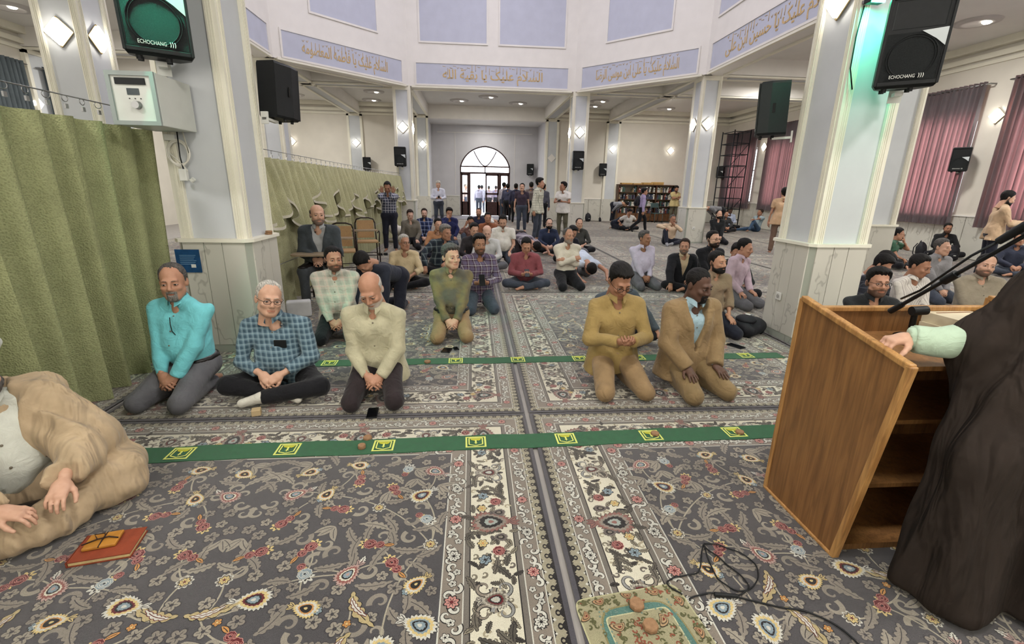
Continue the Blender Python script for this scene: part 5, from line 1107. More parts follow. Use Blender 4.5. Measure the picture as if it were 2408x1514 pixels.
man('P30', 'young man in brown patterned shirt resting his head on his fist', -.05, 11.8, s=.92, pose='knee_up', head=(.0, .2, -.2), skin='tan', hair=('short', 'black'), beard=('short', 'black'), shirt=S('brownpattern', (142, 104, 92), pat='blotch', c2=(96, 70, 66), sc=40), trousers=K['slate'], arms=('lap', {'w': (-.13, -.12, .74), 'e': (-.5, -.5, -.7), 'd': (.2, .1, .9)}), hands=('relax', 'fist'), h=N3, group=G4)
man('P31', 'man in dark navy polo with raised chin before the doorway', .17, 14.0, s=.92, head=(-.1, -.1, 0), skin='mid', hair=('buzz', 'brown'), beard=('short', 'brown'), shirt=S('navypolo', (38, 40, 62)), sleeve='short', trousers=K['navy'], arms='thigh', h=N3, group=G4)
man('P32', 'young man in rust-brown shirt left of the white polo', .36, 11.6, s=.92, head=(.1, .05, 0), skin='mid', hair=('short', 'black'), shirt=S('rust', (150, 94, 66)), trousers=K['navy'], arms='thigh', h=N3, group=G4)
man('P33', 'man in black jacket with dark hair behind the bald grey shirt', .02, 9.3, s=.96, pose='cross', head=(.3, .25, 0), skin='fair', hair=('short', 'black'), shirt=S('charcoal', (52, 48, 50)), trousers=K['black'], h=N3, group=G4)
man('P34', 'bald man in pale grey shirt behind the maroon plaid shirt', .27, 9.1, s=.93, pose='cross', head=(.0, .35, 0), face='round', skin='pale', hair=('bald', 'brown'), shirt=S('palegrey', (206, 206, 204)), trousers=K['grey'], h=N3, wid=1.08, group=G4)
man('P35', 'kneeling man in a white polo with hands on his thighs', .63, 10.0, s=.96, head=(-.1, .45, 0), skin='fair', hair=('short', 'black'), beard=('short', 'black'), shirt=S('whitepolo', (228, 224, 214)), sleeve='short', trousers=K['slate'], arms='thigh', hands=('flat', 'flat'), belly=.03, wid=1.1, h=.0205, group=G4)
man('P36', 'man in white prostrating far behind the white polo', .7, 18.6, s=.95, pose='sujud', rot=1.3, shirt=S('white', (228, 226, 222)), trousers=K['black'], arms='floor', h=N4, group=G4, collar=False)
man('P37', 'man in grey plaid shirt prostrating left of the standing pair', 1.3, 11.2, s=1.05, pose='sujud', rot=.5, shirt=S('greyplaid', (150, 142, 150), pat='plaid', c2=(90, 82, 96), sc=10, c3=(206, 200, 204)), trousers=K['brown'], arms='floor', h=.0205, group=G4, collar=False)
man('P38', 'balding bearded man with glasses in navy shirt sitting cross-legged', 1.87, 11.55, s=.92, pose='cross', rot=.0, head=(.15, .0, 0), face='round', skin='pale', hair=('receding', 'black'), beard=('full', 'black'), specs=True, shirt=S('ink', (44, 52, 76)), trousers=K['black'], h=.0205, group=G4)
man('P39', 'young man in black T-shirt bending forward behind the folded arms', 2.02, 10.2, s=.92, pose='cross', rot=.4, lean=(.1, .45), head=(.2, .5, 0), skin='mid', hair=('thick', 'black'), shirt=S('blacktee', (36, 38, 48)), sleeve='short', collar=False, trousers=K['black'], h=.0205, group=G4)
man('P40', 'balding man in dark green shirt cross-legged in front of the right pillar', 2.64, 11.6, s=.93, pose='cross', head=(.05, .05, 0), face='round', skin='fair', hair=('receding', 'brown'), shirt=S('darkgreen', (64, 64, 60)), sleeve='rolled', trousers=K['black'], belly=.03, wid=1.08, h=.0205, group=G4)
man('P41', 'standing man in dark plaid shirt raising both hands to his ears', -2.0, 11.6, s=.96, pose='stand', rot=.05, head=(0, .45, 0), skin='tan', hair=('buzz', 'black'), shirt=S('checkdark', (70, 74, 92), pat='lines', c2=(206, 206, 214), sc=16), trousers=K['navy'], arms='ears', hands=('open', 'open'), h=.0205, group=G5)
man('P42', 'grey-haired man in white shirt standing and reading his phone by the niche', -1.35, 19.1, s=1.02, pose='stand', rot=.1, head=(0, .4, 0), skin='fair', hair=('short', 'white'), shirt=S('whiteblue', (214, 216, 230)), trousers=K['slate'], arms='phone', hands=('hold', 'hold'), h=N3, group=G5)
man('P43', 'standing man in dark polo with moustache beside the doorway', 1.75, 17.1, s=.99, pose='stand', rot=-.1, head=(-.1, -.15, 0), skin='fair', hair=('short', 'black'), beard=('moustache', 'black'), shirt=S('darkpolo', (64, 54, 66)), sleeve='short', trousers=K['slate'], arms='side', h=N3, group=G5)
man('P44', 'tall young man in pale checked shirt standing in profile', 1.95, 14.4, s=1.07, pose='stand', rot=1.0, head=(.3, .05, 0), skin='mid', hair=('thick', 'black'), shirt=S('palecheck', (208, 206, 188), pat='lines', c2=(150, 152, 136), sc=14), tuck=False, trousers=K['slate'], arms='side', h=.0205, group=G5)
man('P45', 'man in grey shirt standing with his back turned behind the tall youth', 2.72, 18.6, s=1.0, pose='stand', rot=2.6, shirt=S('midgrey', (88, 88, 98)), trousers=K['black'], arms='side', h=N4, group=G5)
man('P46', 'young man in white short-sleeved shirt standing before the far right pillar', 2.95, 15.5, s=1.02, pose='stand', rot=-.5, head=(-.7, -.05, 0), skin='tan', hair=('thick', 'black'), shirt=S('whitelinen', (220, 216, 210)), sleeve='short', tuck=False, trousers=K['olive'], arms='front', hands=('hold', 'hold'), h=.0205, group=G5)
man('P47', 'young man in lavender shirt with a backpack walking past the bookcase', 6.3, 17.45, s=.95, pose='walk', rot=1.45, head=(0, .05, 0), skin='mid', hair=('thick', 'black'), shirt=S('violet', (172, 158, 196)), trousers=K['black'], arms='side', socks=SK['black'], h=N3, group=G5)
man('P48', 'man in yellow T-shirt with dark shoulders standing with folded arms by bookcase', 9.9, 22.9, s=1.03, pose='stand', head=(.1, .35, 0), skin='tan', hair=('thick', 'black'), beard=('short', 'black'), shirt=S('yellowtee', (190, 172, 124)), sleeve='short', collar=False, tuck=False, trousers=K['olive'], arms='crossed', h=N4, group=G5)
man('P49', 'man in grey shirt bending over beside the pillar by the window curtains', 8.95, 16.6, s=1.0, pose='ruku', rot=-1.5, shirt=S('ashgrey', (120, 120, 124)), trousers=K['black'], arms='knees', h=N4, group=G5, collar=False)
man('P50', 'boy in grey hoodie bowing with hands on knees left of bookcase', 6.75, 22.6, s=.95, pose='ruku', rot=.8, shirt=S('hoodie', (142, 144, 152)), trousers=K['navy'], arms='knees', h=N4, group=G5, collar=False)
for key, x, y, sc, ro, c, t, lab in (('P51', 1.87, 21.0, 1.0, 2.9, (46, 46, 66), 'black', 'man in dark navy seen from behind in the crowd by the door'), ('P52', 1.46, 23.0, 1.03, 2.4, (170, 164, 172), 'slate', 'man in pale grey shirt walking out right of the open door'),
  ('P53', 2.5, 20.6, 1.04, 3.0, (110, 98, 96), 'black', 'man in brown-grey shirt with black hair behind the tall youth'), ('P54', 2.28, 21.9, .99, 3.3, (58, 52, 58), 'black', 'man in dark clothes at the rear of the crowd by the door'), ('P55', 1.6, 22.2, 1.0, 2.8, (62, 64, 84), 'black', 'man in slate shirt leaving close to the right side light')):
    man(key, lab, x, y, s=sc, pose='stand', rot=ro, shirt=S('crowd'+key, c), trousers=K[t], arms='side', h=N4, group=G5)
for key, x, y, sc, ro, c, t, lab in (('O1', -.5, 30.2, 1.03, 1.2, (190, 170, 160), 'slate', 'man outside in the sunlight behind the left side light'), ('O2', .35, 28.6, 1.0, 2.8, (170, 168, 186), 'slate', 'man in grey jacket stepping out through the open door leaf'), ('O3', 1.05, 31.4, .98, 3.4, (130, 120, 130), 'black', 'man outside behind the closed door leaf, left one'), ('O4', 1.5, 31.6, .99, 3.0, (120, 112, 130), 'black', 'man outside behind the closed door leaf, right one'), ('O5', .55, 29.6, 1.0, 3.1, (150, 150, 160), 'slate', 'man outside just ahead of the grey jacket')):
    o, J = person(lab, (x, y, -.05), s=sc, pose='stand', rot=ro, shirt=S('out'+key, c), trousers=K[t], arms='side', h=N4, group='men outside the entrance')
man('P57', 'boy in navy T-shirt prostrating in front of the bookcase', 5.8, 18.9, s=1.0, pose='kneel', rot=.7, lean=(0, 1.15), head=(0, .9, 0), shirt=S('navytee', (36, 40, 58)), sleeve='short', collar=False, trousers=K['navy'], arms='floor', h=N4, group=G4)
man('P58', 'man in white T-shirt sitting on the floor behind the walking youth', 6.1, 18.3, s=.95, pose='cross', head=(.2, .7, 0), lean=(0, .3), shirt=S('whitetee', (222, 218, 212)), sleeve='short', collar=False, trousers=K['black'], arms='thigh', h=N4, group=G4)
man('P59', 'man in sand shirt sitting with one knee up against the pillar', 5.85, 13.6, s=.95, pose='knee_up', rot=-.15, lean=(.1, 0), head=(.1, .1, 0), face='old', skin='tan', hair=('buzz', 'salt'), beard=('moustache', 'salt'), shirt=S('sand', (210, 184, 156)), trousers=K['navy'], socks=SK['grey'], arms=({'w': (.06, -.2, .62), 'e': (.8, -.2, -.6), 'd': (-.3, .1, .8)}, {'w': (-.2, -.2, .52), 'e': (-.9, 0, .1)}), h=.0205, group=G4)
man('P60', 'balding bearded man in black kneeling right of the pillar with the wall socket', 7.5, 14.0, s=.96, head=(.1, .0, 0), face='avg', skin='fair', hair=('receding', 'black'), beard=('full', 'black'), shirt=S('blacksweater', (30, 32, 34)), collar=False, trousers=K['black'], h=.0215, group=G4)
man('P61', 'man half hidden behind the kneeling man in black', 9.9, 17.9, s=.9, pose='cross', skin='mid', hair=('short', 'black'), shirt=S('dkgrey', (60, 60, 62)), trousers=K['black'], h=N4, group=G4)
man('P62', 'man in pale blue shirt sitting by the scaffold with bowed head', 11.0, 19.6, s=.97, pose='cross', rot=-.2, head=(-.2, .5, 0), skin='dark', hair=('short', 'black'), shirt=S('skyshirt', (186, 196, 218)), trousers=K['black'], arms='phone', h=N4, group=G4)
man('P63', 'man in grey shirt and jeans lounging on the floor by the window wall', 11.5, 18.5, s=.98, pose='recline', rot=-1.2, lean=(0, -.25), head=(-.2, 0, 0), skin='tan', hair=('short', 'brown'), shirt=S('greyblue', (146, 162, 170)), sleeve='short', collar=False, trousers=K['denim'], arms=({'w': (.14, -.5, .5), 'e': (.9, 0, -.2)}, 'back'), h=N4, group=G4)
man('P64', 'man in peach shirt standing half hidden behind the near right pillar', 7.95, 11.7, s=.98, pose='stand', rot=2.6, shirt=S('peach', (214, 178, 142)), sleeve='short', tuck=False, trousers=cloth('trousers_taupe', (122, 98, 84)), arms='side', h=.0215, group=G5)
man('P66', 'young man in green T-shirt and glasses sitting with hand at mouth', 9.2, 9.5, s=.95, pose='cross', rot=.7, lean=(0, .1), head=(.2, .15, 0), face='long', skin='mid', hair=('short', 'black'), beard=('goatee', 'black'), specs=True, shirt=S('greentee', (62, 96, 76)), sleeve='short', collar=False, trousers=K['black'], arms=('face', 'lap'), hands=('relax', 'fist'), h=.0205, group=GR)
man('P67', 'bearded man in black sitting against the marble wainscot', 12.2, 11.2, s=.95, pose='cross', rot=-.4, head=(-.1, .05, 0), skin='tan', hair=('short', 'black'), beard=('short', 'black'), shirt=S('coalblack', (30, 30, 32)), trousers=K['black'], h=.0205, group=GR)
man('P68', 'bearded man in sand-coloured shirt standing with raised open hands at right', 10.0, 8.3, s=.97, pose='stand', rot=1.0, head=(.1, .35, 0), face='avg', skin='fair', hair=('short', 'black'), beard=('full', 'black'), shirt=S('sandlong', (206, 176, 144)), tuck=False, trousers=K['navy'], arms='front', hands=('open', 'open'), h=.0205, group=GR)
man('P69', 'young man in dark plaid shirt bowing his head beside the pillar', 5.2, 5.6, s=.92, pose='cross', rot=.3, lean=(0, .25), head=(.3, .6, 0), skin='mid', hair=('thick', 'black'), shirt=S('inkplaid', (44, 46, 54), pat='lines', c2=(78, 80, 88), sc=14), trousers=K['black'], h=N2, group=GR)
man('P70', 'bearded man with black glasses looking over the top of the lectern', 3.55, 3.75, s=.9, rot=-.25, head=(-.1, -.02, 0), face='avg', skin='mid', hair=('thick', 'black'), beard=('short', 'black'), specs=True, shirt=S('blackcoat', (36, 38, 40)), trousers=K['black'], h=.0122, group=GR)
man('P71', 'man in white shirt almost hidden between the lectern heads', 5.6, 6.1, s=.93, pose='cross', rot=.3, lean=(0, .4), head=(.1, .6, 0), skin='mid', hair=('thick', 'black'), shirt=S('whitestripe2', (220, 216, 212)), trousers=K['black'], h=N2, group=GR)
man('P72', 'man in white striped shirt looking down behind the microphone boom', 4.9, 4.75, s=.9, rot=.1, lean=(0, .12), head=(.25, .3, 0), face='round', skin='tan', hair=('short', 'black'), shirt=S('whitestripe', (214, 208, 200), pat='stripe', c2=(160, 152, 148), sc=40), trousers=K['black'], h=.0135, group=GR)
man('P73', 'grey-haired man in grey shirt behind the striped shirt', 7.0, 6.45, s=.9, rot=.0, head=(.2, .02, 0), face='old', skin='fair', hair=('short', 'salt'), shirt=S('steelgrey', (142, 140, 142)), trousers=K['slate'], h=N2, group=GR)
man('P74', 'bearded man in grey-beige shirt looking toward the camera at right', 5.75, 4.75, s=.9, rot=-.3, head=(-.25, .02, .1), face='round', skin='fair', hair=('receding', 'black'), beard=('short', 'black'), shirt=S('greybeige', (150, 140, 122)), trousers=K['black'], belly=.03, wid=1.15, h=.0135, group=GR)
man('P75', 'man in dark clothes sitting cross-legged at the right edge', 11.0, 8.6, s=.95, pose='cross', rot=-.6, shirt=S('duskblue', (54, 58, 74)), trousers=K['slate'], h=N2, group=GR)
# ---------------- loudspeakers ----------------
GRILLE = mat('speaker_grille', (30, 33, 34), .6, .2, 90, .8, 420)
def speaker_proto():
    e = empty('loudspeaker', (0, 0, 0)); w, h, d, bw = .215, .345, .37, .13
    mb = MB(); po = [(-w, -.16), (w, -.16), (w, -.02), (bw, d-.16), (-bw, d-.16), (-w, -.02)]
    prof = [(-h, .9), (-h+.03, 1), (h-.03, 1), (h, .9)]; n = 6; v = []; f = []
    for z, k in prof: v += [(x*k, y if y > -.1 else -.16+(1-k)*.25, z) for x, y in po]
    for i in range(3): f += [(i*n+j, i*n+(j+1) % n, (i+1)*n+(j+1) % n, (i+1)*n+j) for j in range(n)]
    f += [tuple(range(n))[::-1], tuple(range(3*n, 4*n))]; mb.add(v, f, BLACK); mb.build('cabinet', e)
    mb = MB(); t = .02
    for a, b in (((-w, -.175, -h+.02), (-w+t, -.15, h-.02)), ((w-t, -.175, -h+.02), (w, -.15, h-.02)), ((-w+t, -.175, h-t-.02), (w-t, -.15, h-.02)), ((-w+t, -.175, -h+.02), (w-t, -.15, -h+t+.03))): mb.box(a, b, BLACK, ch=.004)
    mb.build('rim', e)
    MB().box((-w+.03, -.166, -h+.055), (w-.03, -.158, .06), GRILLE).build('grille', e)
    mb = MB()
    for r in (.165, .15): mb.tube([(r*math.cos(a), -.168, -.12+r*math.sin(a)) for a in np.linspace(0, 2*PI, 36, endpoint=False)], .003, BLACK, 5, True)
    mb.build('woofer_ring', e)
    mb = MB(); o_ = [(-.17, -.163, .09), (.17, -.163, .09), (.17, -.163, .29), (-.17, -.163, .29)]; i_ = [(-.03, -.09, .15), (.03, -.09, .15), (.03, -.09, .22), (-.03, -.09, .22)]
    mb.add(o_+i_, [(0, 1, 5, 4), (1, 2, 6, 5), (2, 3, 7, 6), (3, 0, 4, 7), (4, 5, 6, 7)], mat('horn_black', (36, 40, 41), .35, .1)); mb.build('horn', e)
    MB().add([(.03, -.172, .065), (.2, -.172, .075), (.2, -.172, -.06), (.13, -.172, .0)], [(0, 1, 2, 3)], mat('silver_badge', (200, 206, 208), .25, .05)).build('corner_badge', e)
    tm = textmesh('ECHOCHANG', .17, .026, WHITEP, .001); link('nameplate', tm, e, (-.035, -.177, -h+.085), (PI/2, 0, 0))
    mb = MB()
    for k in range(3): mb.tube([(.065+.014*k+.012*math.cos(a), -.177, -h+.085+.022*math.sin(a)) for a in np.linspace(-.9, .9, 7)], .0028, WHITEP, 5)
    mb.build('logo', e)
    for x in (-.13, .05): 
        for y in (-.1, .05): MB().cyl((x, y, -h-.028), (x, y, -h+.005), .02, .022, BLACK, 10).build('foot', e)
    for s in (-1, 1): MB().box((s*.19-.006, -.0, -.06), (s*.19+.006, .09, .06), BLACKG, Matrix.Rotation(-s*.22, 4, 'Z')).build('side_handle', e)
    MB().box((-.03, .05, -h-.05), (.03, .3, -h-.02), WHITEP).box((-.05, .28, -h-.1), (.05, .3, -h+.05), WHITEP).build('bracket', e)
    return e
spp = speaker_proto(); first = [True]
def speaker(x, y, z, rz, label, tilt=.08, sc=1.):
    o = spp if first[0] else copy_tree(spp); first[0] = False
    o.location = (x, y, z); o.rotation_euler = Euler((-tilt, 0, rz), 'XYZ') if False else (Matrix.Rotation(rz, 3, 'Z') @ Matrix.Rotation(tilt, 3, 'X')).to_euler(); o.scale = (sc,)*3
    tag(o, label, 'loudspeaker', 'black loudspeakers')
speaker(3.69, 4.12, 2.82, -.62, 'black loudspeaker on the near right pillar, facing the camera', .1)
speaker(-2.36, 4.16, 2.84, .5, 'black loudspeaker above the white box on the near left pillar', .1)
speaker(-1.95, 5.28, 2.46, 2.9, 'black loudspeaker on the side of the near left pillar, seen from behind', .08, .74)
speaker(3.27, 5.3, 2.46, -2.1, 'black loudspeaker on the side of the near right pillar, seen from the side', .05, .78)
speaker(-2.43, 16.9, 2.52, 0, 'black loudspeaker on the far left pillar above the partition curtain', 0, .9); speaker(3.65, 16.9, 2.53, 0, 'black loudspeaker on the far right pillar beside the entrance', 0, .9)
speaker(-5.0, 23.72, 2.54, .2, 'black loudspeaker on the cream far wall above the green partition', 0, .85); speaker(3.18, 26.7, 2.54, -.4, 'black loudspeaker inside the entrance niche right of the door', 0, .85)
speaker(6.41, 23.72, 2.5, -.15, 'black loudspeaker on the far wall pilaster left of the bookcase', 0, .85); speaker(12.45, 11.6, 2.48, -.9, 'black loudspeaker on the right wall between the window curtains', .05, .85); speaker(12.45, 23.6, 2.5, -.9, 'black loudspeaker behind the black scaffold in the far corner', 0, .8)
# ---------------- white amplifier box, cable and notice on the near left pillar ----------------
BOXW = mat('box_enamel', (206, 208, 202), .4, .03); BOXG = mat('box_grey_frame', (150, 156, 154), .45, .03)
e = empty('amplifier_box', (-2.52, 4.24, 2.18), 0, 'white metal amplifier box with display and knob on the left pillar', 'box')
MB().box((-.17, -.22, -.18), (.17, .235, .19), BOXW, ch=.006).build('housing', e); mb = MB()
for a, b in (((-.17, -.24, -.18), (-.14, -.22, .19)), ((.14, -.24, -.18), (.17, -.22, .19)), ((-.14, -.24, .16), (.14, -.22, .19)), ((-.14, -.24, -.18), (.14, -.22, -.15))): mb.box(a, b, BOXG)
mb.build('front_frame', e); box('front_panel', (-.14, -.226, -.15), (.14, -.218, .16), BOXW, e); box('slot', (-.11, -.235, .1), (.1, -.224, .145), BLACK, e); box('display', (-.04, -.23, .03), (.045, -.224, .075), mat('dark_display', (52, 62, 66), .2, 0), e)
MB().cyl((.02, -.26, -.04), (.02, -.225, -.04), .026, .03, STEEL, 18).build('knob', e)
for k in range(3): MB().cyl((-.03+.04*k, -.231, .005), (-.03+.04*k, -.224, .005), .004, .004, BLACK, 8).build('button', e)
tag(MB().box((-.04, -.035, 0), (.05, 0, .05), WHITEP, ch=.004).build('junction_box', None, (-2.58, 4.487, 1.93)), 'small white junction box under the amplifier box', 'junction box')
WCAB = mat('white_cable', (220, 216, 206), .5, 0)
mb = MB(); pts = [(-2.52+.085*math.cos(a)*(1+.12*math.sin(a*.37)), 4.455+.003*math.sin(a), 1.83+.1*math.sin(a)*(1+.1*math.cos(a*.61))) for a in np.linspace(0, 2*PI*4.5, 100)]; pts = [(-2.45, 4.44, 2.0)]+pts+[(-2.5, 4.45, 1.74), (-2.47, 4.45, 1.68)]
mb.tube(pts, .0055, WCAB, 6); tag(mb.build('coiled_cable'), 'coil of white cable hanging below the amplifier box', 'cable')
e = empty('power_adapter', (-2.5, 4.45, 1.6), 0, 'white power adapter and plug hanging under the coiled cable', 'adapter'); MB().box((-.035, -.02, 0), (.025, .025, .1), WHITEP, ch=.006).build('adapter', e); MB().cyl((.05, 0, .0), (.075, 0, .02), .02, .018, WHITEP, 10).build('plug', e); MB().tube([(0, 0, .1), (-.01, 0, .2), (0, .0, .42)], .005, BLACK, 6).build('lead', e)
PB = mat('poster_blue', (30, 74, 118), .5, .15, 14)
e = empty('notice', (-2.59, YN-WL+.012, .9), 0, 'blue printed notice taped to the marble base of the left pillar', 'poster'); box('sheet', (-.105, -.004, -.105), (.105, 0, .105), PB, e); mb = MB()
for k in range(6): mb.box((-.07, -.0055, .05-.016*k), (.07-.01*(k % 3), -.004, .054-.016*k), mat('print_pale', (120, 160, 190), .6, 0))
mb.box((.02, -.0055, -.06), (.06, -.004, -.03), WHITEP); mb.build('print', e)
# green flood lamps
GLOW = emit('green_lamp_glass', (60, 255, 190), 16)
for x, y, z, lab, en in ((3.47, 4.34, 3.23, 'glowing green spotlight above the loudspeaker on the near right pillar', 14), (-2.36, 3.92, 3.36, 'green spotlight above the loudspeaker on the near left pillar', 70)):
    e = empty('green_spotlight', (x, y, z), 0, lab, 'lamp', 'green spotlights'); MB().box((-.07, -.02, -.05), (.07, .06, .06), BLACK, ch=.006).build('housing', e); box('lens', (-.06, -.03, -.055), (.06, -.018, .05), GLOW, e); box('mount', (-.012, .06, -.012), (.012, .17 if x > 0 else .59, .012), STEEL, e)
    l = light('green_glow', 'SPOT', (x, y-.05, z-.03), en*3, (.1, 1, .62), .05); l.data.spot_size = 2.5 if x > 0 else 2.0; l.data.spot_blend = .6; l.rotation_euler = Vector((.1 if x > 0 else .1, .55, -.8 if x > 0 else -.45)).to_track_quat('-Z', 'Y').to_euler()
tag(MB().tube([(3.47, 4.47, 3.2), (3.455, 4.475, 2.95), (3.46, 4.475, 2.7), (3.5, 4.45, 2.52)], .006, BLACK, 6).build('lamp_cable'), 'thin black cable running down from the green spotlight on right pillar', 'cable')
# wall sockets
def socket(loc, rz, label):
    e = empty('wall_socket', loc, rz, label, 'socket'); MB().box((-.042, -.014, -.042), (.042, 0, .042), WHITEP, ch=.004).build('plate', e); MB().cyl((0, -.018, 0), (0, -.012, 0), .022, .024, mat('socket_inner', (170, 168, 162), .5, 0), 14).build('outlet', e)
socket((XC+A_-WL+.016, 4.82, .48), -PI/2, 'white wall socket on the near right pillar base'); socket((XC+B_-.05, YE-WL+.014, .47), 0, 'white wall socket on the pillar base behind the man with raised knee')
# ---------------- curtains ----------------
def fabric(name, c, rough=.9, trans=None, sc=90):
    m, nt, p = nodes(name); v = coords(nt, (1, 1, 1)); vo = N(nt, 'ShaderNodeTexVoronoi', i_Scale=sc); nt.links.new(v, vo.inputs[0]); no = N(nt, 'ShaderNodeTexNoise', i_Scale=5.0, i_Detail=3.0); nt.links.new(v, no.inputs[0])
    c = lin(c); col = mixc(nt, 1.0, ramp(nt, vo.outputs[0], [(.1, tuple(x*.8 for x in c[:3])+(1,)), (.6, c)]), ramp(nt, no.outputs[0], [(.3, (.88, .88, .88, 1)), (.7, (1.05, 1.05, 1.05, 1))]), 'MULTIPLY')
    nt.links.new(col, p.inputs['Base Color']); p.inputs['Roughness'].default_value = rough; p.inputs['Specular IOR Level'].default_value = .15; bump(nt, p, vo.outputs[0], .5, .01)
    if trans:
        tr = N(nt, 'ShaderNodeBsdfTranslucent'); tr.inputs[0].default_value = lin(trans); mx = N(nt, 'ShaderNodeMixShader', n0=.24); nt.links.new(p.outputs[0], mx.inputs[1]); nt.links.new(tr.outputs[0], mx.inputs[2]); nt.links.new(mx.outputs[0], nt.nodes['Material Output'].inputs[0])
    MATS[name] = m; return m
GREENC = fabric('sage_quilted_curtain', (160, 164, 122)); SAGE2 = fabric('sage_curtain_far', (196, 194, 156)); GREYC = fabric('grey_window_curtain', (118, 117, 121), trans=(226, 146, 142), sc=160); WTRIM = mat('white_hem', (220, 214, 200), .8, .05)
ringm = MB().tube([(0, .022*math.cos(a), .022*math.sin(a)) for a in np.linspace(0, 2*PI, 14, endpoint=False)], .0028, STEEL, 5, True).mesh('ring')
clipm = MB().box((-.006, -.012, -.02), (.006, .012, .01), STEEL).mesh('clip')
def pleats(path_top, path_bot, n, m, z0, z1, amp0, amp1, per, seed=1, rows=14, hem=None, sharp=1.6):
    """pleated sheet between two plan paths; returns grid"""
    g = np.random.default_rng(seed); u = np.linspace(0, 1, n); pt, pb = np.array(path_top, float), np.array(path_bot, float)
    def samp(P): 
        d = np.r_[0, np.cumsum(np.hypot(*np.diff(P, axis=0).T))]; q = u*d[-1]; return np.c_[np.interp(q, d, P[:, 0]), np.interp(q, d, P[:, 1])], d[-1]
    T, L = samp(pt); Bt, _ = samp(pb); dv = np.gradient(T, axis=0); dv /= np.linalg.norm(dv, axis=1)[:, None]; nv = np.c_[-dv[:, 1], dv[:, 0]]
    ph = 2*PI*u*L/per+np.interp(u, np.linspace(0, 1, 30), g.uniform(-.8, .8, 30)); wv = np.sign(np.sin(ph))*np.abs(np.sin(ph))**(1/sharp); am = 1+np.interp(u, np.linspace(0, 1, 40), g.uniform(-.35, .35, 40))
    P = np.zeros((n, rows, 3)); ph2 = g.uniform(0, 6)
    for r in range(rows):
        t = r/(rows-1); B = T*(1-t)+Bt*t; a = amp0+(amp1-amp0)*t
        P[:, r, :2] = B+nv*((wv*am*a)[:, None])+dv*((np.cos(ph)*a*.35)[:, None]); zb = hem if hem is not None else z0
        P[:, r, 2] = z1+(zb-z1)*t
    P[:, 0, 2] += -.008*np.abs(np.sin(ph/2)); return P
def curtain_rail(e, p0, p1, z, nring, sag=0, drop=.07):
    pts = [(p0[0]+(p1[0]-p0[0])*t, p0[1]+(p1[1]-p0[1])*t, z-sag*4*t*(1-t)) for t in np.linspace(0, 1, 13)]; MB().tube(pts, .005, STEEL, 6).build('rail', e)
    for k in range(nring):
        t = (k+.5)/nring; c = (p0[0]+(p1[0]-p0[0])*t, p0[1]+(p1[1]-p0[1])*t, z-sag*4*t*(1-t)-.02); link('ring', ringm, e, c, (0, 0, random.uniform(-.5, .5))); link('clip', clipm, e, (c[0], c[1], c[2]-.045))
e = empty('partition_curtain', (0, 0, 0), 0, 'large sage green quilted partition curtain at the left, pleated to floor', 'curtain')
P = pleats([(-2.78, 4.55), (-2.78, .7)], [(-2.92, 4.55), (-2.82, 3.7), (-2.74, 2.8), (-2.72, .7)], 420, 14, .02, 2.02, .04, .095, .27, 4, sharp=1.25); MB().grid(P, GREENC).build('cloth', e)
curtain_rail(e, (-2.78, 4.52), (-2.78, .7), 2.15, 26)
e = empty('partition_curtain', (0, 0, 0), 0, 'sage green partition with tied-up hem running from pillar to pillar', 'curtain')
y0, y1 = 5.25, 17.1; MB().grid(pleats([(-2.56, y1), (-2.56, y0)], [(-2.56, y1), (-2.54, y0)], 900, 8, .02, 1.86, .03, .06, .26, 8), SAGE2).build('lower_cloth', e)
yy = np.linspace(y1, y0, 900); per = 1.12; fr = ((yy-y0)/per) % 1; hem = 1.5-.55*np.sin(PI*fr)**.8*(.9+.2*np.sin(yy*3.1))+.03*np.sin(yy*23)
P = pleats([(-2.5, y1), (-2.5, y0)], [(-2.38, y1), (-2.36, y0)], 900, 9, .9, 1.9, .03, .075, .24, 9, hem=hem); MB().grid(P, SAGE2).build('upper_cloth', e)
Q = P[:, -1, :]; MB().grid(np.stack([Q+np.array([.006, 0, .03]), Q+np.array([.007, 0, -.005])], 1), WTRIM).build('white_hem', e)
curtain_rail(e, (-2.5, y0), (-2.5, y1), 1.99, 48, .02); MB().tube([(-2.4, y, .62+.04*((y-5.3)/12)) for y in np.linspace(5.3, 16.8, 9)], .004, STEEL, 5).build('cord', e)
def window_curtain(ya, yb, x, label, z0=.83, z1=4.3, m=None, group='grey window curtains'):
    e = empty('window_curtain', (0, 0, 0), 0, label, 'curtain', group); s = 1 if x > 0 else -1
    MB().grid(pleats([(x, ya), (x, yb)], [(x, ya), (x, yb)], 240, 8, z0, z1, .045, .05, .125, int(ya*10)), m or GREYC).build('cloth', e)
    MB().tube([(x, ya-.1, z1-.06), (x, yb+.1, z1-.06)], .014, STEEL, 8).build('rod', e)
    for yy_ in (ya-.08, yb+.08): MB().box((min(x, x+s*.18), yy_-.012, z1-.075), (max(x, x+s*.18), yy_+.012, z1-.045), STEEL).build('rod_bracket', e)
window_curtain(11.62, 13.72, XR-.17, 'grey window curtain with red glow right of the near right pillar'); window_curtain(8.8, 11.0, XR-.17, 'grey window curtain with red glow at the right edge'); window_curtain(18.4, 20.4, XR-.17, 'grey window curtain with red glow beside the side loudspeaker'); window_curtain(21.1, 23.75, XR-.17, 'grey window curtain with red glow behind the black scaffold')
DKC = fabric('dark_slate_curtain', (96, 104, 108), sc=160)
window_curtain(12.3, 13.95, XL+.17, 'dark slate curtain at the left edge above the partition', 1.0, 4.42, DKC, 'slate curtains of the left wall'); window_curtain(14.5, 15.9, XL+.17, 'dark slate curtain between lamp and pillar above the partition', 1.0, 4.42, DKC, 'slate curtains of the left wall')
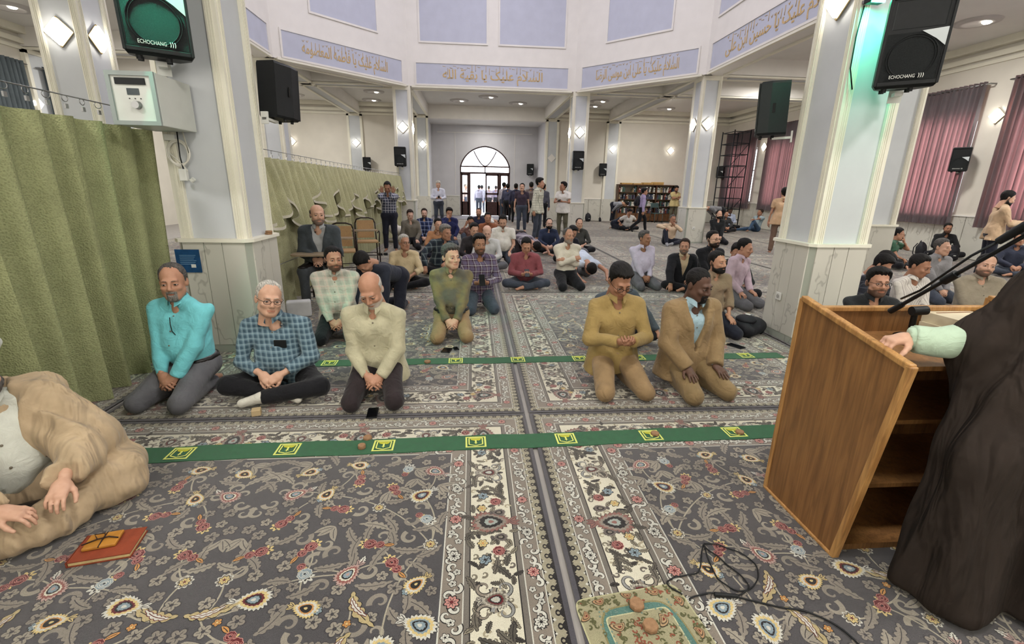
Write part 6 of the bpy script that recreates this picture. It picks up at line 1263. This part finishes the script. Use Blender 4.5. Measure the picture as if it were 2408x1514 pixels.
# windows in the right wall
for n, (a, b) in enumerate(WIN[1:], 1):
    e = empty('window_%d' % n, (XR+.15, (a+b)/2, 0), 0, kind='structure'); hw = (b-a)/2; mb = MB()
    for p, q in (((-.03, -hw, WZ0), (.03, -hw+.06, WZ1)), ((-.03, hw-.06, WZ0), (.03, hw, WZ1)), ((-.03, -hw, WZ0), (.03, hw, WZ0+.06)), ((-.03, -hw, WZ1-.06), (.03, hw, WZ1)), ((-.025, -.03, WZ0), (.025, .03, WZ1)), ((-.025, -hw, 2.5), (.025, hw, 2.56))): mb.box(p, q, WHITEP)
    mb.build('window_frame', e)
    for y_ in (-hw+.06, .03):
        for z_, z2 in ((WZ0+.06, 2.5), (2.56, WZ1-.06)): box('pane', (-.004, y_, z_), (.004, y_+hw-.09, z2), GLASS, e)
    box('window_sill', (-.25, -hw-.05, WZ0-.04), (0, hw+.05, WZ0), WHITE, e)
# ---------------- lectern ----------------
def oakmat(name, c, d):
    m, nt, p = nodes(name); v = coords(nt, (9, 9, 1.1)); no = N(nt, 'ShaderNodeTexNoise', i_Scale=3.0, i_Detail=7.0, i_Distortion=.8); nt.links.new(v, no.inputs[0]); v2 = coords(nt, (120, 120, 4)); n2 = N(nt, 'ShaderNodeTexNoise', i_Scale=1.0, i_Detail=2.0); nt.links.new(v2, n2.inputs[0])
    a = ramp(nt, no.outputs[0], [(.3, lin(d)), (.62, lin(c))]); b = ramp(nt, n2.outputs[0], [(.35, (.8, .8, .8, 1)), (.6, (1.04, 1.04, 1.04, 1))]); nt.links.new(mixc(nt, 1., a, b, 'MULTIPLY'), p.inputs['Base Color']); p.inputs['Roughness'].default_value = .42; bump(nt, p, n2.outputs[0], .15, .003); MATS[name] = m; return m
OAK = oakmat('oak_veneer', (142, 100, 58), (114, 78, 44)); OAKL = oakmat('oak_solid_edge', (186, 140, 84), (150, 106, 60))
e = empty('lectern', (0, 0, .013), 0, 'brown oak lectern with sloping side panel at the right', 'lectern')
def side(x, nm):
    p = [(2.11, 0), (1.61, 0), (1.49, .965), (2.11, 1.085)]; v = [(xx, y, z) for xx in (x-.009, x+.009) for y, z in p]
    o = MB().add(v, [(0, 1, 2, 3), (7, 6, 5, 4)]+[(i, i+4, (i+1) % 4+4, (i+1) % 4) for i in range(4)], OAK).build(nm, e)
    for i in range(4):
        a, b = p[i], p[(i+1) % 4]; mid = ((a[0]+b[0])/2, (a[1]+b[1])/2); d = Vector((b[0]-a[0], b[1]-a[1])); L = d.length; ang = math.atan2(d.y, d.x)
        MB().box((-.018+.0007*i, -L/2-.01+.003*i, -.012), (.018-.0007*i, L/2+.01-.003*i, .014), OAKL, Matrix.Translation((x, mid[0], mid[1])) @ Matrix.Rotation(ang, 4, 'X'), .005).build('edge_strip', o)
side(1.63, 'side_panel'); side(2.64, 'side_panel')
box('front_panel', (1.64, 2.1, 0), (2.63, 2.118, 1.03), OAK, e); box('edge_strip', (1.64, 2.09, 1.02), (2.63, 2.128, 1.045), OAKL, e, .005); box('desk_top', (1.64, 1.62, .895), (2.63, 2.1, .915), OAK, e); box('shelf', (1.64, 1.68, .62), (2.63, 2.1, .64), OAK, e); box('shelf', (1.64, 1.68, .3), (2.63, 2.1, .32), OAK, e); box('plinth', (1.64, 1.64, 0), (2.63, 2.1, .03), OAK, e)
CREAMC = mat('cream_book_cover', (216, 204, 176), .4, .1, 9); PAGE = mat('page_edges', (212, 192, 140), .8, .1, 60, .4, 300)
def book(loc, rz, w, d, h, cov, lab, orn=False, nm='thick_book'):
    e = empty(nm, loc, rz, lab, 'book'); t = .006
    box('cover', (-w/2, -d/2, 0), (w/2, d/2, t), cov, e); box('cover', (-w/2, -d/2, h-t), (w/2, d/2, h), cov, e); box('spine', (-w/2-t, -d/2, 0), (-w/2, d/2, h), cov, e); box('pages', (-w/2+.003, -d/2+.008, t), (w/2-.008, d/2-.008, h-t), PAGE, e)
    if orn:
        mb = MB()
        for k in range(-2, 3): mb.cyl((.03*k, 0, h), (.03*k, 0, h+.002), .016-.003*abs(k), .012-.003*abs(k), mat('brown_ornament', (128, 84, 58), .5, .2, 60), 9)
        for y in (-d*.36, d*.36): mb.box((-w*.4, y-.004, h), (w*.4, y+.004, h+.0015), mat('brown_ornament', (128, 84, 58)))
        mb.build('cover_ornament', e)
        mb = MB()
        for k in range(-1, 2): mb.cyl((.028*k, -d/2, h*.5), (.028*k, -d/2-.002, h*.5), .016-.004*abs(k), .012, mat('brown_ornament', (128, 84, 58)), 9)
        mb.build('edge_ornament', e)
book((2.4, 1.95, .929), .1, .25, .3, .055, CREAMC, 'thick old book at the bottom of the pair on the lectern'); book((2.41, 1.955, .984), .06, .25, .3, .05, CREAMC, 'cream ornamented book on top of the pair on the lectern', True)
e = empty('microphone_stand', (2.13, 2.0, .929), 0, 'black table microphone stand with boom on the lectern desk', 'microphone stand')
MB().lathe([(0, .012), (.05, .012), (.065, .004), (.065, 0)], BLACK, 20).build('base', e); MB().cyl((0, 0, .01), (-.015, -.01, .13), .014, .013, BLACK, 12).build('stem', e); MB().cyl((-.04, -.015, .135), (.03, -.02, .14), .022, .022, BLACK, 12).build('clutch', e)
B0, B1 = Vector((-.1, .02, .135)), Vector((-.08, -.42, .54)); MB().cyl(B0, B1, .009, .008, BLACK, 10).build('boom', e); d = (B1-B0).normalized()
MB().cyl(B0-d*.02, B0+d*.05, .014, .014, BLACK, 10).build('boom_grip', e); MB().cyl(B0+d*.26, B0+d*.32, .018, .018, BLACK, 10).build('boom_joint', e)
m0 = B1+Vector((-.02, 0, .03)); MB().cyl(m0-d*.1, m0+d*.1, .014, .02, BLACK, 12).build('microphone_body', e); MB().lathe([(0, .03), (.02, .022), (.026, 0), (.02, -.024)], GRILLE, 14, m0+d*.12).build('microphone_head', e)
MB().tube([m0-d*.1, B0+d*.4+Vector((-.03, 0, .03)), B0+d*.2+Vector((-.05, 0, -.01)), B0+d*.02+Vector((.02, .01, .04))], .005, BLACK, 6).build('microphone_cable', e)
# ---------------- student chairs ----------------
CANE = mat('tan_cane_weave', (196, 160, 116), .7, .15, 120, .6, 260); BROWNT = mat('dark_brown_tube', (48, 36, 32), .35, .05, metal=.2); TABLET = mat('grey_brown_laminate', (150, 132, 108), .4, .1, 14)
def chair_proto():
    e = empty('student_chair')
    MB().box((-.21, -.2, .43), (.21, .22, .465), CANE, ch=.012).build('seat', e)
    n = 10; P = np.zeros((n, 8, 3))
    for i in range(n):
        for j in range(8): x = -.17+.34*i/(n-1); z = .5+.36*j/7; P[i, j] = (x, .24+.04*(z-.5)+.02*math.cos(x*8)-.02, z)
    mb = MB(); mb.grid(P, CANE); mb.grid(P[::-1]+np.array([0, .015, 0]), CANE); mb.build('backrest', e)
    for s in (-1, 1):
        MB().tube([(s*.22, -.2, .0), (s*.22, -.2, .43)], .013, BROWNT, 8).build('leg', e); MB().tube([(s*.22, .27, 0), (s*.21, .23, .45), (s*.2, .265, .82)], .013, BROWNT, 8).build('leg', e)
    MB().tube([(-.2, .265, .8), (-.17, .275, .88), (-.08, .28, .91), (.08, .28, .91), (.17, .275, .88), (.2, .265, .8)], .014, BROWNT, 8).build('back_rail', e)
    for z in (.18,): MB().tube([(-.22, -.2, z), (.22, -.2, z)], .009, BROWNT, 6).tube([(-.22, .25, z), (.22, .25, z)], .009, BROWNT, 6).tube([(-.22, -.2, z), (-.22, .255, z)], .009, BROWNT, 6).tube([(.22, -.2, z), (.22, .255, z)], .009, BROWNT, 6).build('stretcher', e)
    MB().tube([(-.24, .2, .45), (-.25, .18, .66), (-.25, -.2, .68), (-.25, -.3, .69)], .012, BROWNT, 8).build('tablet_arm', e); MB().tube([(.24, .22, .6), (.25, .0, .66), (.24, -.18, .64), (.22, -.2, .45)], .012, BROWNT, 8).build('armrest', e)
    th = np.linspace(0, 2*PI, 24, endpoint=False); po = [(-.06+.25*np.sign(math.cos(a))*abs(math.cos(a))**.4, -.3+.14*np.sign(math.sin(a))*abs(math.sin(a))**.4) for a in th]; MB().prism(po, .69, .712, TABLET).build('writing_tablet', e)
    return e
ch = chair_proto(); CH = [((-2.06, 6.52), .1, 'student chair under the man in the dark grey suit'), ((-2.3, 8.45), .25, 'empty student chair with cane back, nearer of the two'), ((-2.2, 9.95), .3, 'empty student chair with cane back, farther of the two')]
for i, (l, r, lab) in enumerate(CH):
    o = ch if i == 0 else copy_tree(ch); o.location = (l[0], l[1]+.02, .013); o.rotation_euler = (0, 0, r); tag(o, lab, 'chair', 'student chairs with writing tablets')
# ---------------- bookcase ----------------
WALN = mat('walnut_veneer', (92, 64, 46), .45, .2, 10); e = empty('bookcase', (7.25, 23.58, .013), 0, 'long walnut bookcase of three bays against the far wall', 'bookcase')
BW, BH, BD = 2.95, 1.78, .34
for i in range(4): box('upright', (i*BW/3-.02, 0, 0), (i*BW/3+.02, BD, BH), WALN, e)
box('top_board', (-.04, -.02, BH), (BW+.04, BD, BH+.04), WALN, e); box('back_board', (0, BD-.015, .05), (BW, BD, BH), mat('pale_back_board', (150, 140, 124), .6), e)
SH = [.42, .76, 1.1, 1.44]
for i in range(3):
    for z in SH: box('shelf', (i*BW/3+.02, .01, z-.012), ((i+1)*BW/3-.02, BD-.015, z+.012), WALN, e)
    dd = box('cabinet_door', (i*BW/3+.03, -.012, .05), ((i+1)*BW/3-.03, .01, .4), mat('walnut_door', (110, 76, 50), .4, .2, 8), e); MB().cyl((i*BW/3+.15, -.03, .24), (i*BW/3+.15, -.012, .24), .012, .012, STEEL, 8).build('knob', dd)
bcol = [(60, 70, 90), (40, 44, 50), (200, 196, 186), (120, 60, 50), (60, 88, 76), (214, 210, 200), (86, 80, 96), (150, 130, 96), (52, 60, 80)]
bms = [mat('book_cloth_%d' % i, c, .6, .05) for i, c in enumerate(bcol)]; bmesh_ = {}
SHN = ['lowest', 'second', 'third', 'top']; BYN = ['left', 'middle', 'right']; rg = random.Random(4); ORD = ['first', 'second', 'third', 'fourth', 'fifth', 'sixth', 'seventh', 'eighth', 'ninth', 'tenth', 'eleventh', 'twelfth', 'thirteenth', 'fourteenth', 'fifteenth']; BCN = ['slate blue', 'black', 'pale grey', 'dark red', 'dark green', 'cream', 'purple-grey', 'tan', 'navy']
for i in range(3):
    for k, z in enumerate(SH):
        nb = -1; x = 7.25+i*BW/3+.05; end = 7.25+(i+1)*BW/3-.06
        while x < end-.05:
            if rg.random() < (.16 if i < 2 else .3): x += rg.uniform(.05, .2); continue
            w_ = rg.choice([.05, .06, .075]); hh = rg.choice([.2, .23, .26]); mi = rg.randrange(9); key = (w_, hh, mi)
            if key not in bmesh_: bmesh_[key] = MB().box((0, 0, 0), (w_, .18, hh), bms[mi]).box((.006, .002, .004), (w_-.006, .183, hh+.001), PAGE).box((.004, -.002, hh*.6), (w_-.004, 0, hh*.75), bms[(mi+2) % 9]).mesh('book')
            if x+w_ > end: break
            o = link('book', bmesh_[key], None, (x, 23.62, z+.013+.012), (0, rg.choice([0, 0, 0, .18]), 0)); nb += 1; tag(o, '%s book, %s from the left on the %s shelf, %s bookcase bay' % (BCN[mi], ORD[nb], SHN[k], BYN[i]), 'book', 'books on the %s shelf, %s bay' % (SHN[k], BYN[i])); x += w_+.012
for x0, x1, h_, lab in ((7.4, 7.95, .07, 'leftmost'), (8.0, 8.45, .06, 'second'), (8.5, 9.0, .1, 'third'), (9.02, 9.55, .13, 'tallest')):
    e = empty('carton', ((x0+x1)/2, 23.75, BH+.054), 0, 'flat tan carton lying on top of the bookcase, %s of four' % lab, 'carton', 'cartons on the bookcase'); MB().box((-(x1-x0)/2, -.15, 0), ((x1-x0)/2, .15, h_*.85), mat('tan_carton', (176, 140, 84), .8, .1)).build('tray', e); box('lid', (-(x1-x0)/2-.006, -.156, h_*.6), ((x1-x0)/2+.006, .156, h_), mat('carton_lid', (196, 158, 96), .8, .1), e)
GT = mat('green_grey_steel', (72, 92, 92), .5, .1); e = empty('folding_chair', (9.15, 23.1, .013), .2, 'green-grey steel chair in front of the bookcase', 'chair')
for s in (-1, 1): MB().tube([(s*.22, -.2, 0), (s*.22, -.18, .44), (s*.22, .2, .46)], .014, GT, 6).build('leg', e); MB().tube([(s*.22, .26, 0), (s*.22, .2, .46), (s*.21, .28, .95)], .014, GT, 6).build('leg', e)
box('seat', (-.22, -.2, .44), (.22, .22, .47), GT, e); box('backrest', (-.21, .25, .72), (.21, .28, .95), GT, e)
# ---------------- scaffold ----------------
e = empty('scaffold_tower', (11.5, 20.9, .013), 0, 'tall black steel scaffold tower standing before the window curtain', 'scaffold'); BT = mat('black_steel_tube', (30, 32, 38), .45, .1)
cx = [(-.36, -.5), (.36, -.5), (.36, .5), (-.36, .5)]
for x, y in cx: MB().tube([(x, y, 0), (x, y, 4.1)], .024, BT, 8).build('standard', e)
for z in np.arange(.35, 4.2, .46):
    for i in range(4): a, b = cx[i], cx[(i+1) % 4]; MB().tube([(*a, z), (*b, z)], .016, BT, 6).build('rung', e)
for z in (.35, 1.73, 2.65): MB().tube([(-.36, -.5, z), (.36, -.5, z+.92)], .014, BT, 6).build('brace', e)
MB().tube([(0, -.5, .35), (0, -.5, 4.03)], .016, BT, 6).build('ladder_stile', e)
# ---------------- things on the floor ----------------
CLAY = mat('prayer_clay', (150, 116, 86), .9, .1, 60, .3, 200)
def clay(x, y, z, lab, r=.028, h=.018, sides=14, ang=0): 
    o = MB().lathe([(0, h), (r*.9, h), (r, h*.75), (r, h*.2), (r*.94, 0), (0, 0)], CLAY, sides).build('clay_tablet', None, (x, y, z), (0, 0, ang)); o.data.polygons.foreach_set('use_smooth', [False]*len(o.data.polygons)); tag(o, lab, 'prayer tablet', 'clay prayer tablets')
clay(.635, 1.40, .019, 'upper hexagonal clay tablet on the paisley prayer rug', .03, .02, 8, .2); clay(.655, 1.305, .019, 'lower hexagonal clay tablet on the paisley prayer rug', .03, .02, 8, .5)
clay(-.70, 2.63, .0185, 'round clay tablet on the green strip, left of an emblem', .024, .024); clay(-.69, 2.745, .0145, 'clay tablet just behind the green strip near the aisle'); clay(1.21, 2.695, .0195, 'clay tablet on the emblem below the mustard shirt'); clay(1.8, 2.685, .0195, 'clay tablet on the last emblem before the lectern'); clay(-.43, 4.09, .019, 'clay tablet on the far green strip before the olive shirt', .03)
clay(XC-A_+.2, YN-.1, LEDGE+.001, 'round clay tablet on the left pillar ledge, single one', .032); clay(XC-A_+.31, YN+.12, LEDGE+.001, 'lower clay tablet of the pair on the left pillar ledge', .034); clay(XC-A_+.315, YN+.12, LEDGE+.02, 'upper clay tablet of the pair on the left pillar ledge', .032)
o = MB().box((-.03, -.03, 0), (.03, .03, .045), mat('pale_wood', (186, 164, 126), .7, .1), ch=.004).build('clay_block', None, (-1.54, 3.12, .0145), (0, 0, .3)); tag(o, 'pale square block on the carpet before the white socks', 'block')
def phone(loc, rz, lab, tilt=0, w=.075, l=.155, nm='mobile_phone'):
    e = empty(nm, loc, (tilt, 0, rz), lab, 'phone'); MB().box((-w/2, -l/2, 0), (w/2, l/2, .009), BLACK, ch=.003).build('body', e); box('screen', (-w/2+.004, -l/2+.004, .009), (w/2-.004, l/2-.004, .0097), BLACKG, e); return e
phone((-.73, 3.1, .0145), .1, 'black phone on the carpet before the bowing white-bearded man'); phone((2.78, 4.46, .0145), .5, 'black phone on the carpet beside the black backpack', 0, .09, .17); phone((-.27, 4.42, .0145), -.2, 'black phone case lying before the khaki knees', 0, .09, .13); phone((-.18, 4.47, .0145), .3, 'small black device beside the phone case', 0, .05, .08)
def held(key, lab, off=(0, -.06, .03), tilt=.7):
    o, J = PP[key]; c = (J['wrL']+J['wrR'])/2; p = o.matrix_basis @ Vector(c+np.array(off)); phone(p, o.rotation_euler.z, lab, tilt)
held('P18', 'black phone held by the man in the maroon shirt'); held('P11', 'black tablet held by the man in maroon and blue plaid', (0, -.07, .05), 1.0); held('P42', 'black phone held by the man in white shirt by the niche', (0, -.08, .05), .6); held('P46', 'black phone held by the youth in white linen shirt', (0, -.1, .03), .4)
def backpack(loc, rz, lab, sc=1, flat=False, col=(28, 28, 34)):
    bm_ = mat('backpack_nylon_%d' % col[2], col, .6, .15, 20, .3, 120); e = empty('backpack', loc, ((-PI/2+.12) if flat else 0, 0, rz) if not flat else (Matrix.Rotation(rz, 3, 'Z') @ Matrix.Rotation(-PI/2+.08, 3, 'X')).to_euler(), lab, 'backpack', 'black bags on the floor'); e.scale = (sc,)*3
    f = Field((-.22, -.18, -.02), (.22, .18, .52), .016); f.ell((0, 0, .2), (.17, .11, .21), .04); f.ell((0, .01, .32), (.14, .09, .14), .05); f.ell((0, 0, .07), (.16, .1, .07), .04); f.wrinkle(.004, 5); f.a = np.maximum(f.a, -f.full()[2]); V, Q = f.nets(); link('bag_body', fastmesh('bag_body', V, Q, [bm_]), e)
    f = Field((-.17, -.22, .0), (.17, .0, .3), .014); f.ell((0, -.1, .14), (.12, .05, .11), .03); V, Q = f.nets(); pk = link('front_pocket', fastmesh('front_pocket', V, Q, [bm_]), e); box('label_patch', (-.03, -.156, .16), (.03, -.15, .18), WHITEP, pk)
    for s in (-1, 1): MB().tube([(s*.08, .09, .42), (s*.09, .15, .3), (s*.1, .14, .15), (s*.1, .08, .05)], .012, bm_, 6).build('strap', e)
    MB().tube([(-.04, .06, .44), (0, .05, .49), (.04, .06, .44)], .009, bm_, 6).build('carry_loop', e)
backpack((2.98, 4.78, .1), -1.05, 'large black backpack lying beside the near right pillar', .95, True); backpack((5.72, 23.3, .013), .2, 'black backpack leaning on the wall right of the far pillar', .9); backpack((6.35, 23.35, .013), .8, 'small dark bag on the floor by the far wall', .45); backpack((11.4, 11.0, .013), .5, 'black bag between green T-shirt and man in black', .95); backpack((11.95, 10.7, .013), -.4, 'second black bag beside the man in black', .85)
o, J = PP['P47']; p = o.matrix_basis @ Vector((0, .19, .98)); backpack(p, 1.45+PI, 'dark backpack worn by the walking youth in lavender', .8)
o = MB().box((-.14, -.07, 0), (.14, .07, .2), mat('white_bag', (206, 206, 206), .7, .1), ch=.02).build('plastic_bag', None, (-2.15, 5.75, .0145), (0, 0, .3)); tag(o, 'white plastic bag by the feet of the suited man', 'bag')
# notebook with pouch
NB = mat('red_brown_leather', (134, 62, 40), .5, .12, 20, .2, 200); e = empty('notebook', (-1.63, 1.85, .0145), .2, 'red-brown leather notebook lying on the carpet at left', 'notebook'); MB().box((-.115, -.085, .0), (.115, .085, .004), NB).box((-.115, -.085, .02), (.115, .085, .024), NB).box((-.118, -.085, 0), (-.113, .085, .024), NB).build('cover', e); box('pages', (-.112, -.08, .004), (.11, .08, .02), PAGE, e)
e = empty('leather_pouch', (-1.66, 1.865, .0395), .25, 'mustard leather pouch tied with a cord on the notebook', 'pouch'); MB().box((-.062, -.048, 0), (.062, .048, .014), mat('mustard_leather', (172, 118, 46), .5, .15, 20), ch=.004).build('pouch', e); DB = mat('dark_cord', (48, 30, 22), .7, 0)
MB().tube([(-.07, -.02, .016), (-.02, .0, .019), (.02, .005, .019), (.06, -.01, .016)], .003, DB, 5).tube([(-.02, .0, .02), (-.04, .03, .024), (0, .025, .026), (.01, .0, .022)], .0025, DB, 5).tube([(0, -.05, .012), (0, 0, .018), (0, .05, .012)], .003, DB, 5).build('cord', e)
# black cable with a jack on the carpet
e = empty('microphone_lead', (0, 0, .0155), 0, 'tangled thin black cable with a jack on the right foreground carpet', 'cable')
pts = [(.84, 1.44), (.8, 1.5), (.86, 1.53), (.96, 1.55), (1.03, 1.66), (1.06, 1.70), (1.04, 1.62), (1.03, 1.5), (1.1, 1.44), (1.2, 1.5), (1.23, 1.6), (1.14, 1.69), (1.06, 1.7), (1.1, 1.6), (1.14, 1.47), (1.05, 1.42), (.95, 1.44), (.86, 1.42)]
def spline(pts, n=8):
    P = [pts[0]]+list(pts)+[pts[-1]]; out = []
    for i in range(1, len(P)-2):
        for k in range(n):
            t = k/n; a, b, c, d = (np.array(P[i+q], float) for q in (-1, 0, 1, 2)); out.append(.5*((2*b)+(-a+c)*t+(2*a-5*b+4*c-d)*t*t+(-a+3*b-3*c+d)*t**3))
    return out+[np.array(P[-2], float)]
MB().tube([(x, y, .005+.002*math.sin(i)) for i, (x, y) in enumerate(spline(pts))], .0032, BLACK, 6).build('cable_loop', e)
MB().tube([(x, y, .004) for x, y in spline([(1.05, 1.42), (1.2, 1.36), (1.3, 1.33), (1.38, 1.25), (1.4, 1.1), (1.38, .9)])], .0035, BLACK, 6).build('cable_run', e); MB().cyl((.97, 1.43, .009), (1.06, 1.415, .009), .009, .008, BLACK, 10).build('jack', e)
o = MB().tube([(-2.35, 4.35, .02), (-2.1, 4.4, .02), (-1.9, 4.45, .02), (-1.5, 4.6, .02)], .005, WCAB, 6).build('floor_cable'); tag(o, 'thin pale cable on the carpet at the foot of the left pillar', 'cable')
e = empty('slippers', (-2.12, 11.15, .013), .3, 'black slippers on the carpet before the standing plaid shirt', 'slippers')
for s in (-1, 1): MB().box((s*.06-.04, -.12, 0), (s*.06+.04, .12, .02), BLACK, ch=.008).box((s*.06-.042, -.1, .018), (s*.06+.042, -.02, .05), BLACK, ch=.012).build('slipper', e)
o, J = PP['P2']; c = o.matrix_basis
# ---------------- the two clerics ----------------
BRN = cloth('robe_dark_brown', (48, 40, 35), fold=.9, sheen=0); MINT = cloth('robe_mint', (186, 208, 184)); TANR = cloth('robe_tan', (184, 162, 132), fold=.8); WHT = cloth('robe_white_inner', (206, 208, 198))
def turban(o, J, col, s):
    f = Field((-.14, -.16, .0), (.14, .17, .2), .008); f.ell((0, .015, .1), (.115, .135, .075), .02); X, Y, Z = f.full(); f.a = f.a-(.004*np.sin(95*(Z+.35*X))).astype(np.float32); V, Q = f.nets(); me = fastmesh('turban', V+J['head']/s*0, Q, [col]); t = link('turban', me, o, tuple(J['head'])); return t
o, J = person('cleric in dark brown robe standing at the lectern, hand on its edge', (2.25, 1.40, .019), rot=PI, pose='stand', s=.92, lean=(0, .15), skin='fair', shirt=MINT, trousers=MINT, tuck=False, arms=({'w': (.55, -.26, 1.115), 'e': (-.2, .0, -.9), 'd': (1, -.02, -.1), 'p': (0, 0, -1)}, 'side'), hands=('hold', 'relax'), hair=None, beard=('full', 'salt'), h=.0105, group=None, name='cleric', cat='cleric'); turban(o, J, BRN, 1.)
JL = {k: v/.92 for k, v in J.items()}; f = Field((-.6, -.55, .0), (.6, .45, 1.62), .016); sh, el, wr = JL['shL'], JL['elL'], JL['wrL']; u = unit(wr-el)
f.cone((0, -.06, 1.22), (0, .04, .04), .19, .24, .1); f.cone((-.15, -.11, 1.36), (.15, -.11, 1.36), .1, .1, .1)
for sg in (-1, 1): f.cone((sg*.19, -.09, 1.3), (sg*.23, -.01, .95), .1, .12, .1); f.cone((sg*.23, -.01, .95), (sg*.26, .03, .06), .12, .13, .1)
f.cone(sh, el, .1, .1, .06); f.cone(el-u*.06, el-u*.01, .115, .1, .06); f.cone(el+V3(-.02, .03, -.02), V3(.36, .0, .7), .1, .12, .1); f.cone(V3(.36, .0, .7), V3(.4, .04, .06), .12, .16, .1)
X, Y, Z = f.full(); th = np.arctan2(Y, X); fold = .02*np.sin(11*th+2.2*np.sin(2*Z)+Z)*np.clip(1.5-Z, .15, 1.2)+.01*np.sin(23*th-3*Z); f.a = (f.a+fold).astype(np.float32)
nk = JL['N']; f.a = np.maximum(f.a, -(np.sqrt((X-nk[0])**2+(Y-nk[1])**2)-.075+10*(Z < 1.38))); op = np.maximum(np.abs(X)-.07-.05*np.clip(1.3-Z, 0, 1), Y+.12); f.a = np.maximum(f.a, -op); f.a = f.a.astype(np.float32); f.a[:, :, 0] = 1
V, Q = f.nets(); V = relax(V, Q, 2, .5); link('robe', fastmesh('robe', V*.92, Q, [BRN]), o)
f = Field((-.2, -.5, .75), (.65, .25, 1.55), .01); f.cone(el, wr+u*.05, .08, .058, .03, cuts=[(wr-u*.012, u)]); f.cone(el-u*.3, el, .1, .08, .03); f.wrinkle(.004, 9); V, Q = f.nets(); V = relax(V, Q, 1, .4); link('sleeve', fastmesh('sleeve', V*.92, Q, [MINT]), o)
o, J = person('cleric in tan robe sitting cross-legged at the left edge', (-2.2, 2.12, .019), rot=.85, pose='cross', s=.97, lean=(-.05, .1), head=(.1, .1, 0), face='old', skin='fair', hair=None, beard=('full', 'salt'), shirt=WHT, sleeve='rolled', trousers=TANR, arms=({'w': (.12, -.36, .27), 'e': (.9, .1, -.4), 'd': (-.5, -.8, -.3), 'p': (0, .1, -1)}, {'w': (-.1, -.38, .25), 'e': (-.9, .1, -.4), 'd': (.7, -.6, -.2), 'p': (0, .2, -1)}), hands=('relax', 'relax'), belly=.02, wid=1.05, h=.0105, group=None, name='cleric', cat='cleric', neckopen=0); turban(o, J, WHT, 1.)
s_ = 1/.97; JL = {k: v*s_ for k, v in J.items()}
f = Field((-.72, -.62, .0), (.72, .5, .85), .0145); 
for sd, sg in (('L', 1), ('R', -1)):
    sh, el, wr = JL['sh'+sd], JL['el'+sd], JL['wr'+sd]; u = unit(wr-el); f.cone(sh+V3(-sg*.03, 0, .0), el+V3(sg*.02, .02, -.03), .1, .13, .05); f.cone(el+V3(sg*.02, 0, -.02), wr+u*.05, .115, .06, .03, cuts=[(wr+u*.0, u)]); f.cone(el+V3(sg*.05, .04, -.06), el+V3(sg*.09, .08, -.2), .1, .09, .05)
    K_, H_ = JL['knee'+sd], JL['hip'+sd]; f.cone(H_, K_, .13, .12, .03); f.cone(K_, V3(0, -.34, .07), .12, .09, .04)
f.cone(JL['P']+V3(0, .02, 0), JL['C']+V3(0, .03, 0), .2, .17, .08); f.cone(JL['C']+V3(0, .03, 0), JL['N']+V3(0, .03, -.03), .15, .1, .06); f.cone(JL['N']+V3(.03, .02, -.02), JL['shL'], .08, .09, .05); f.cone(JL['N']+V3(-.03, .02, -.02), JL['shR'], .08, .09, .05)
X, Y, Z = f.full(); pd = Z-.12; wd = .012+.09*np.clip((Z-.3)/.4, 0, 1); op = np.maximum(np.abs(X+.0)-wd, Y+.02); op = np.maximum(op, .3-Z); f.a = np.maximum(f.a, -op); f.wrinkle(.005, 14, .8); thc = np.arctan2(Y-.02, X); f.a = f.a+(.017*np.sin(11*thc+1.4*np.sin(4*Z)+2*Z)+.008*np.sin(25*thc-5*Z+2*np.sin(6*X))).astype(np.float32)*np.clip(np.hypot(X, Y)/.25, .2, 1).astype(np.float32); f.a = np.maximum(f.a, -(np.sqrt(X**2+(Y-JL['N'][1])**2)-.07+10*(Z < JL['N'][2]-.04)))
for sd in 'LR':
    w = JL['wr'+sd]; hv = np.sqrt((X-w[0]*.9)**2+(Y-w[1]+.06)**2+(Z-w[2]-.05)**2)-.1; f.a = np.maximum(f.a, -hv)
f.a = f.a.astype(np.float32); f.a[:, :, 0] = 1; V, Q = f.nets(); V = relax(V, Q, 2, .5); link('robe', fastmesh('robe', V*.97, Q, [TANR]), o)
# eyeglasses hung on the turquoise shirt, pen pocket details
o, J = PP['P2']; q = J['C']+J['fr']*.135; MB().tube([tuple(q+np.array(v)) for v in ((0, 0, .08), (.005, -.012, .03), (.01, -.014, -.02), (.03, -.012, -.05), (.05, -.006, -.06))], .003, BLACKG, 6).build('hung_glasses', o)
o, J = PP['P3']; q = J['C']+J['fr']*.14+J['ac']*.07; MB().box((-.045, -.012, -.03), (.045, .004, .03), BLACK, Matrix.Translation(q), .004).build('pocket_phone', o)
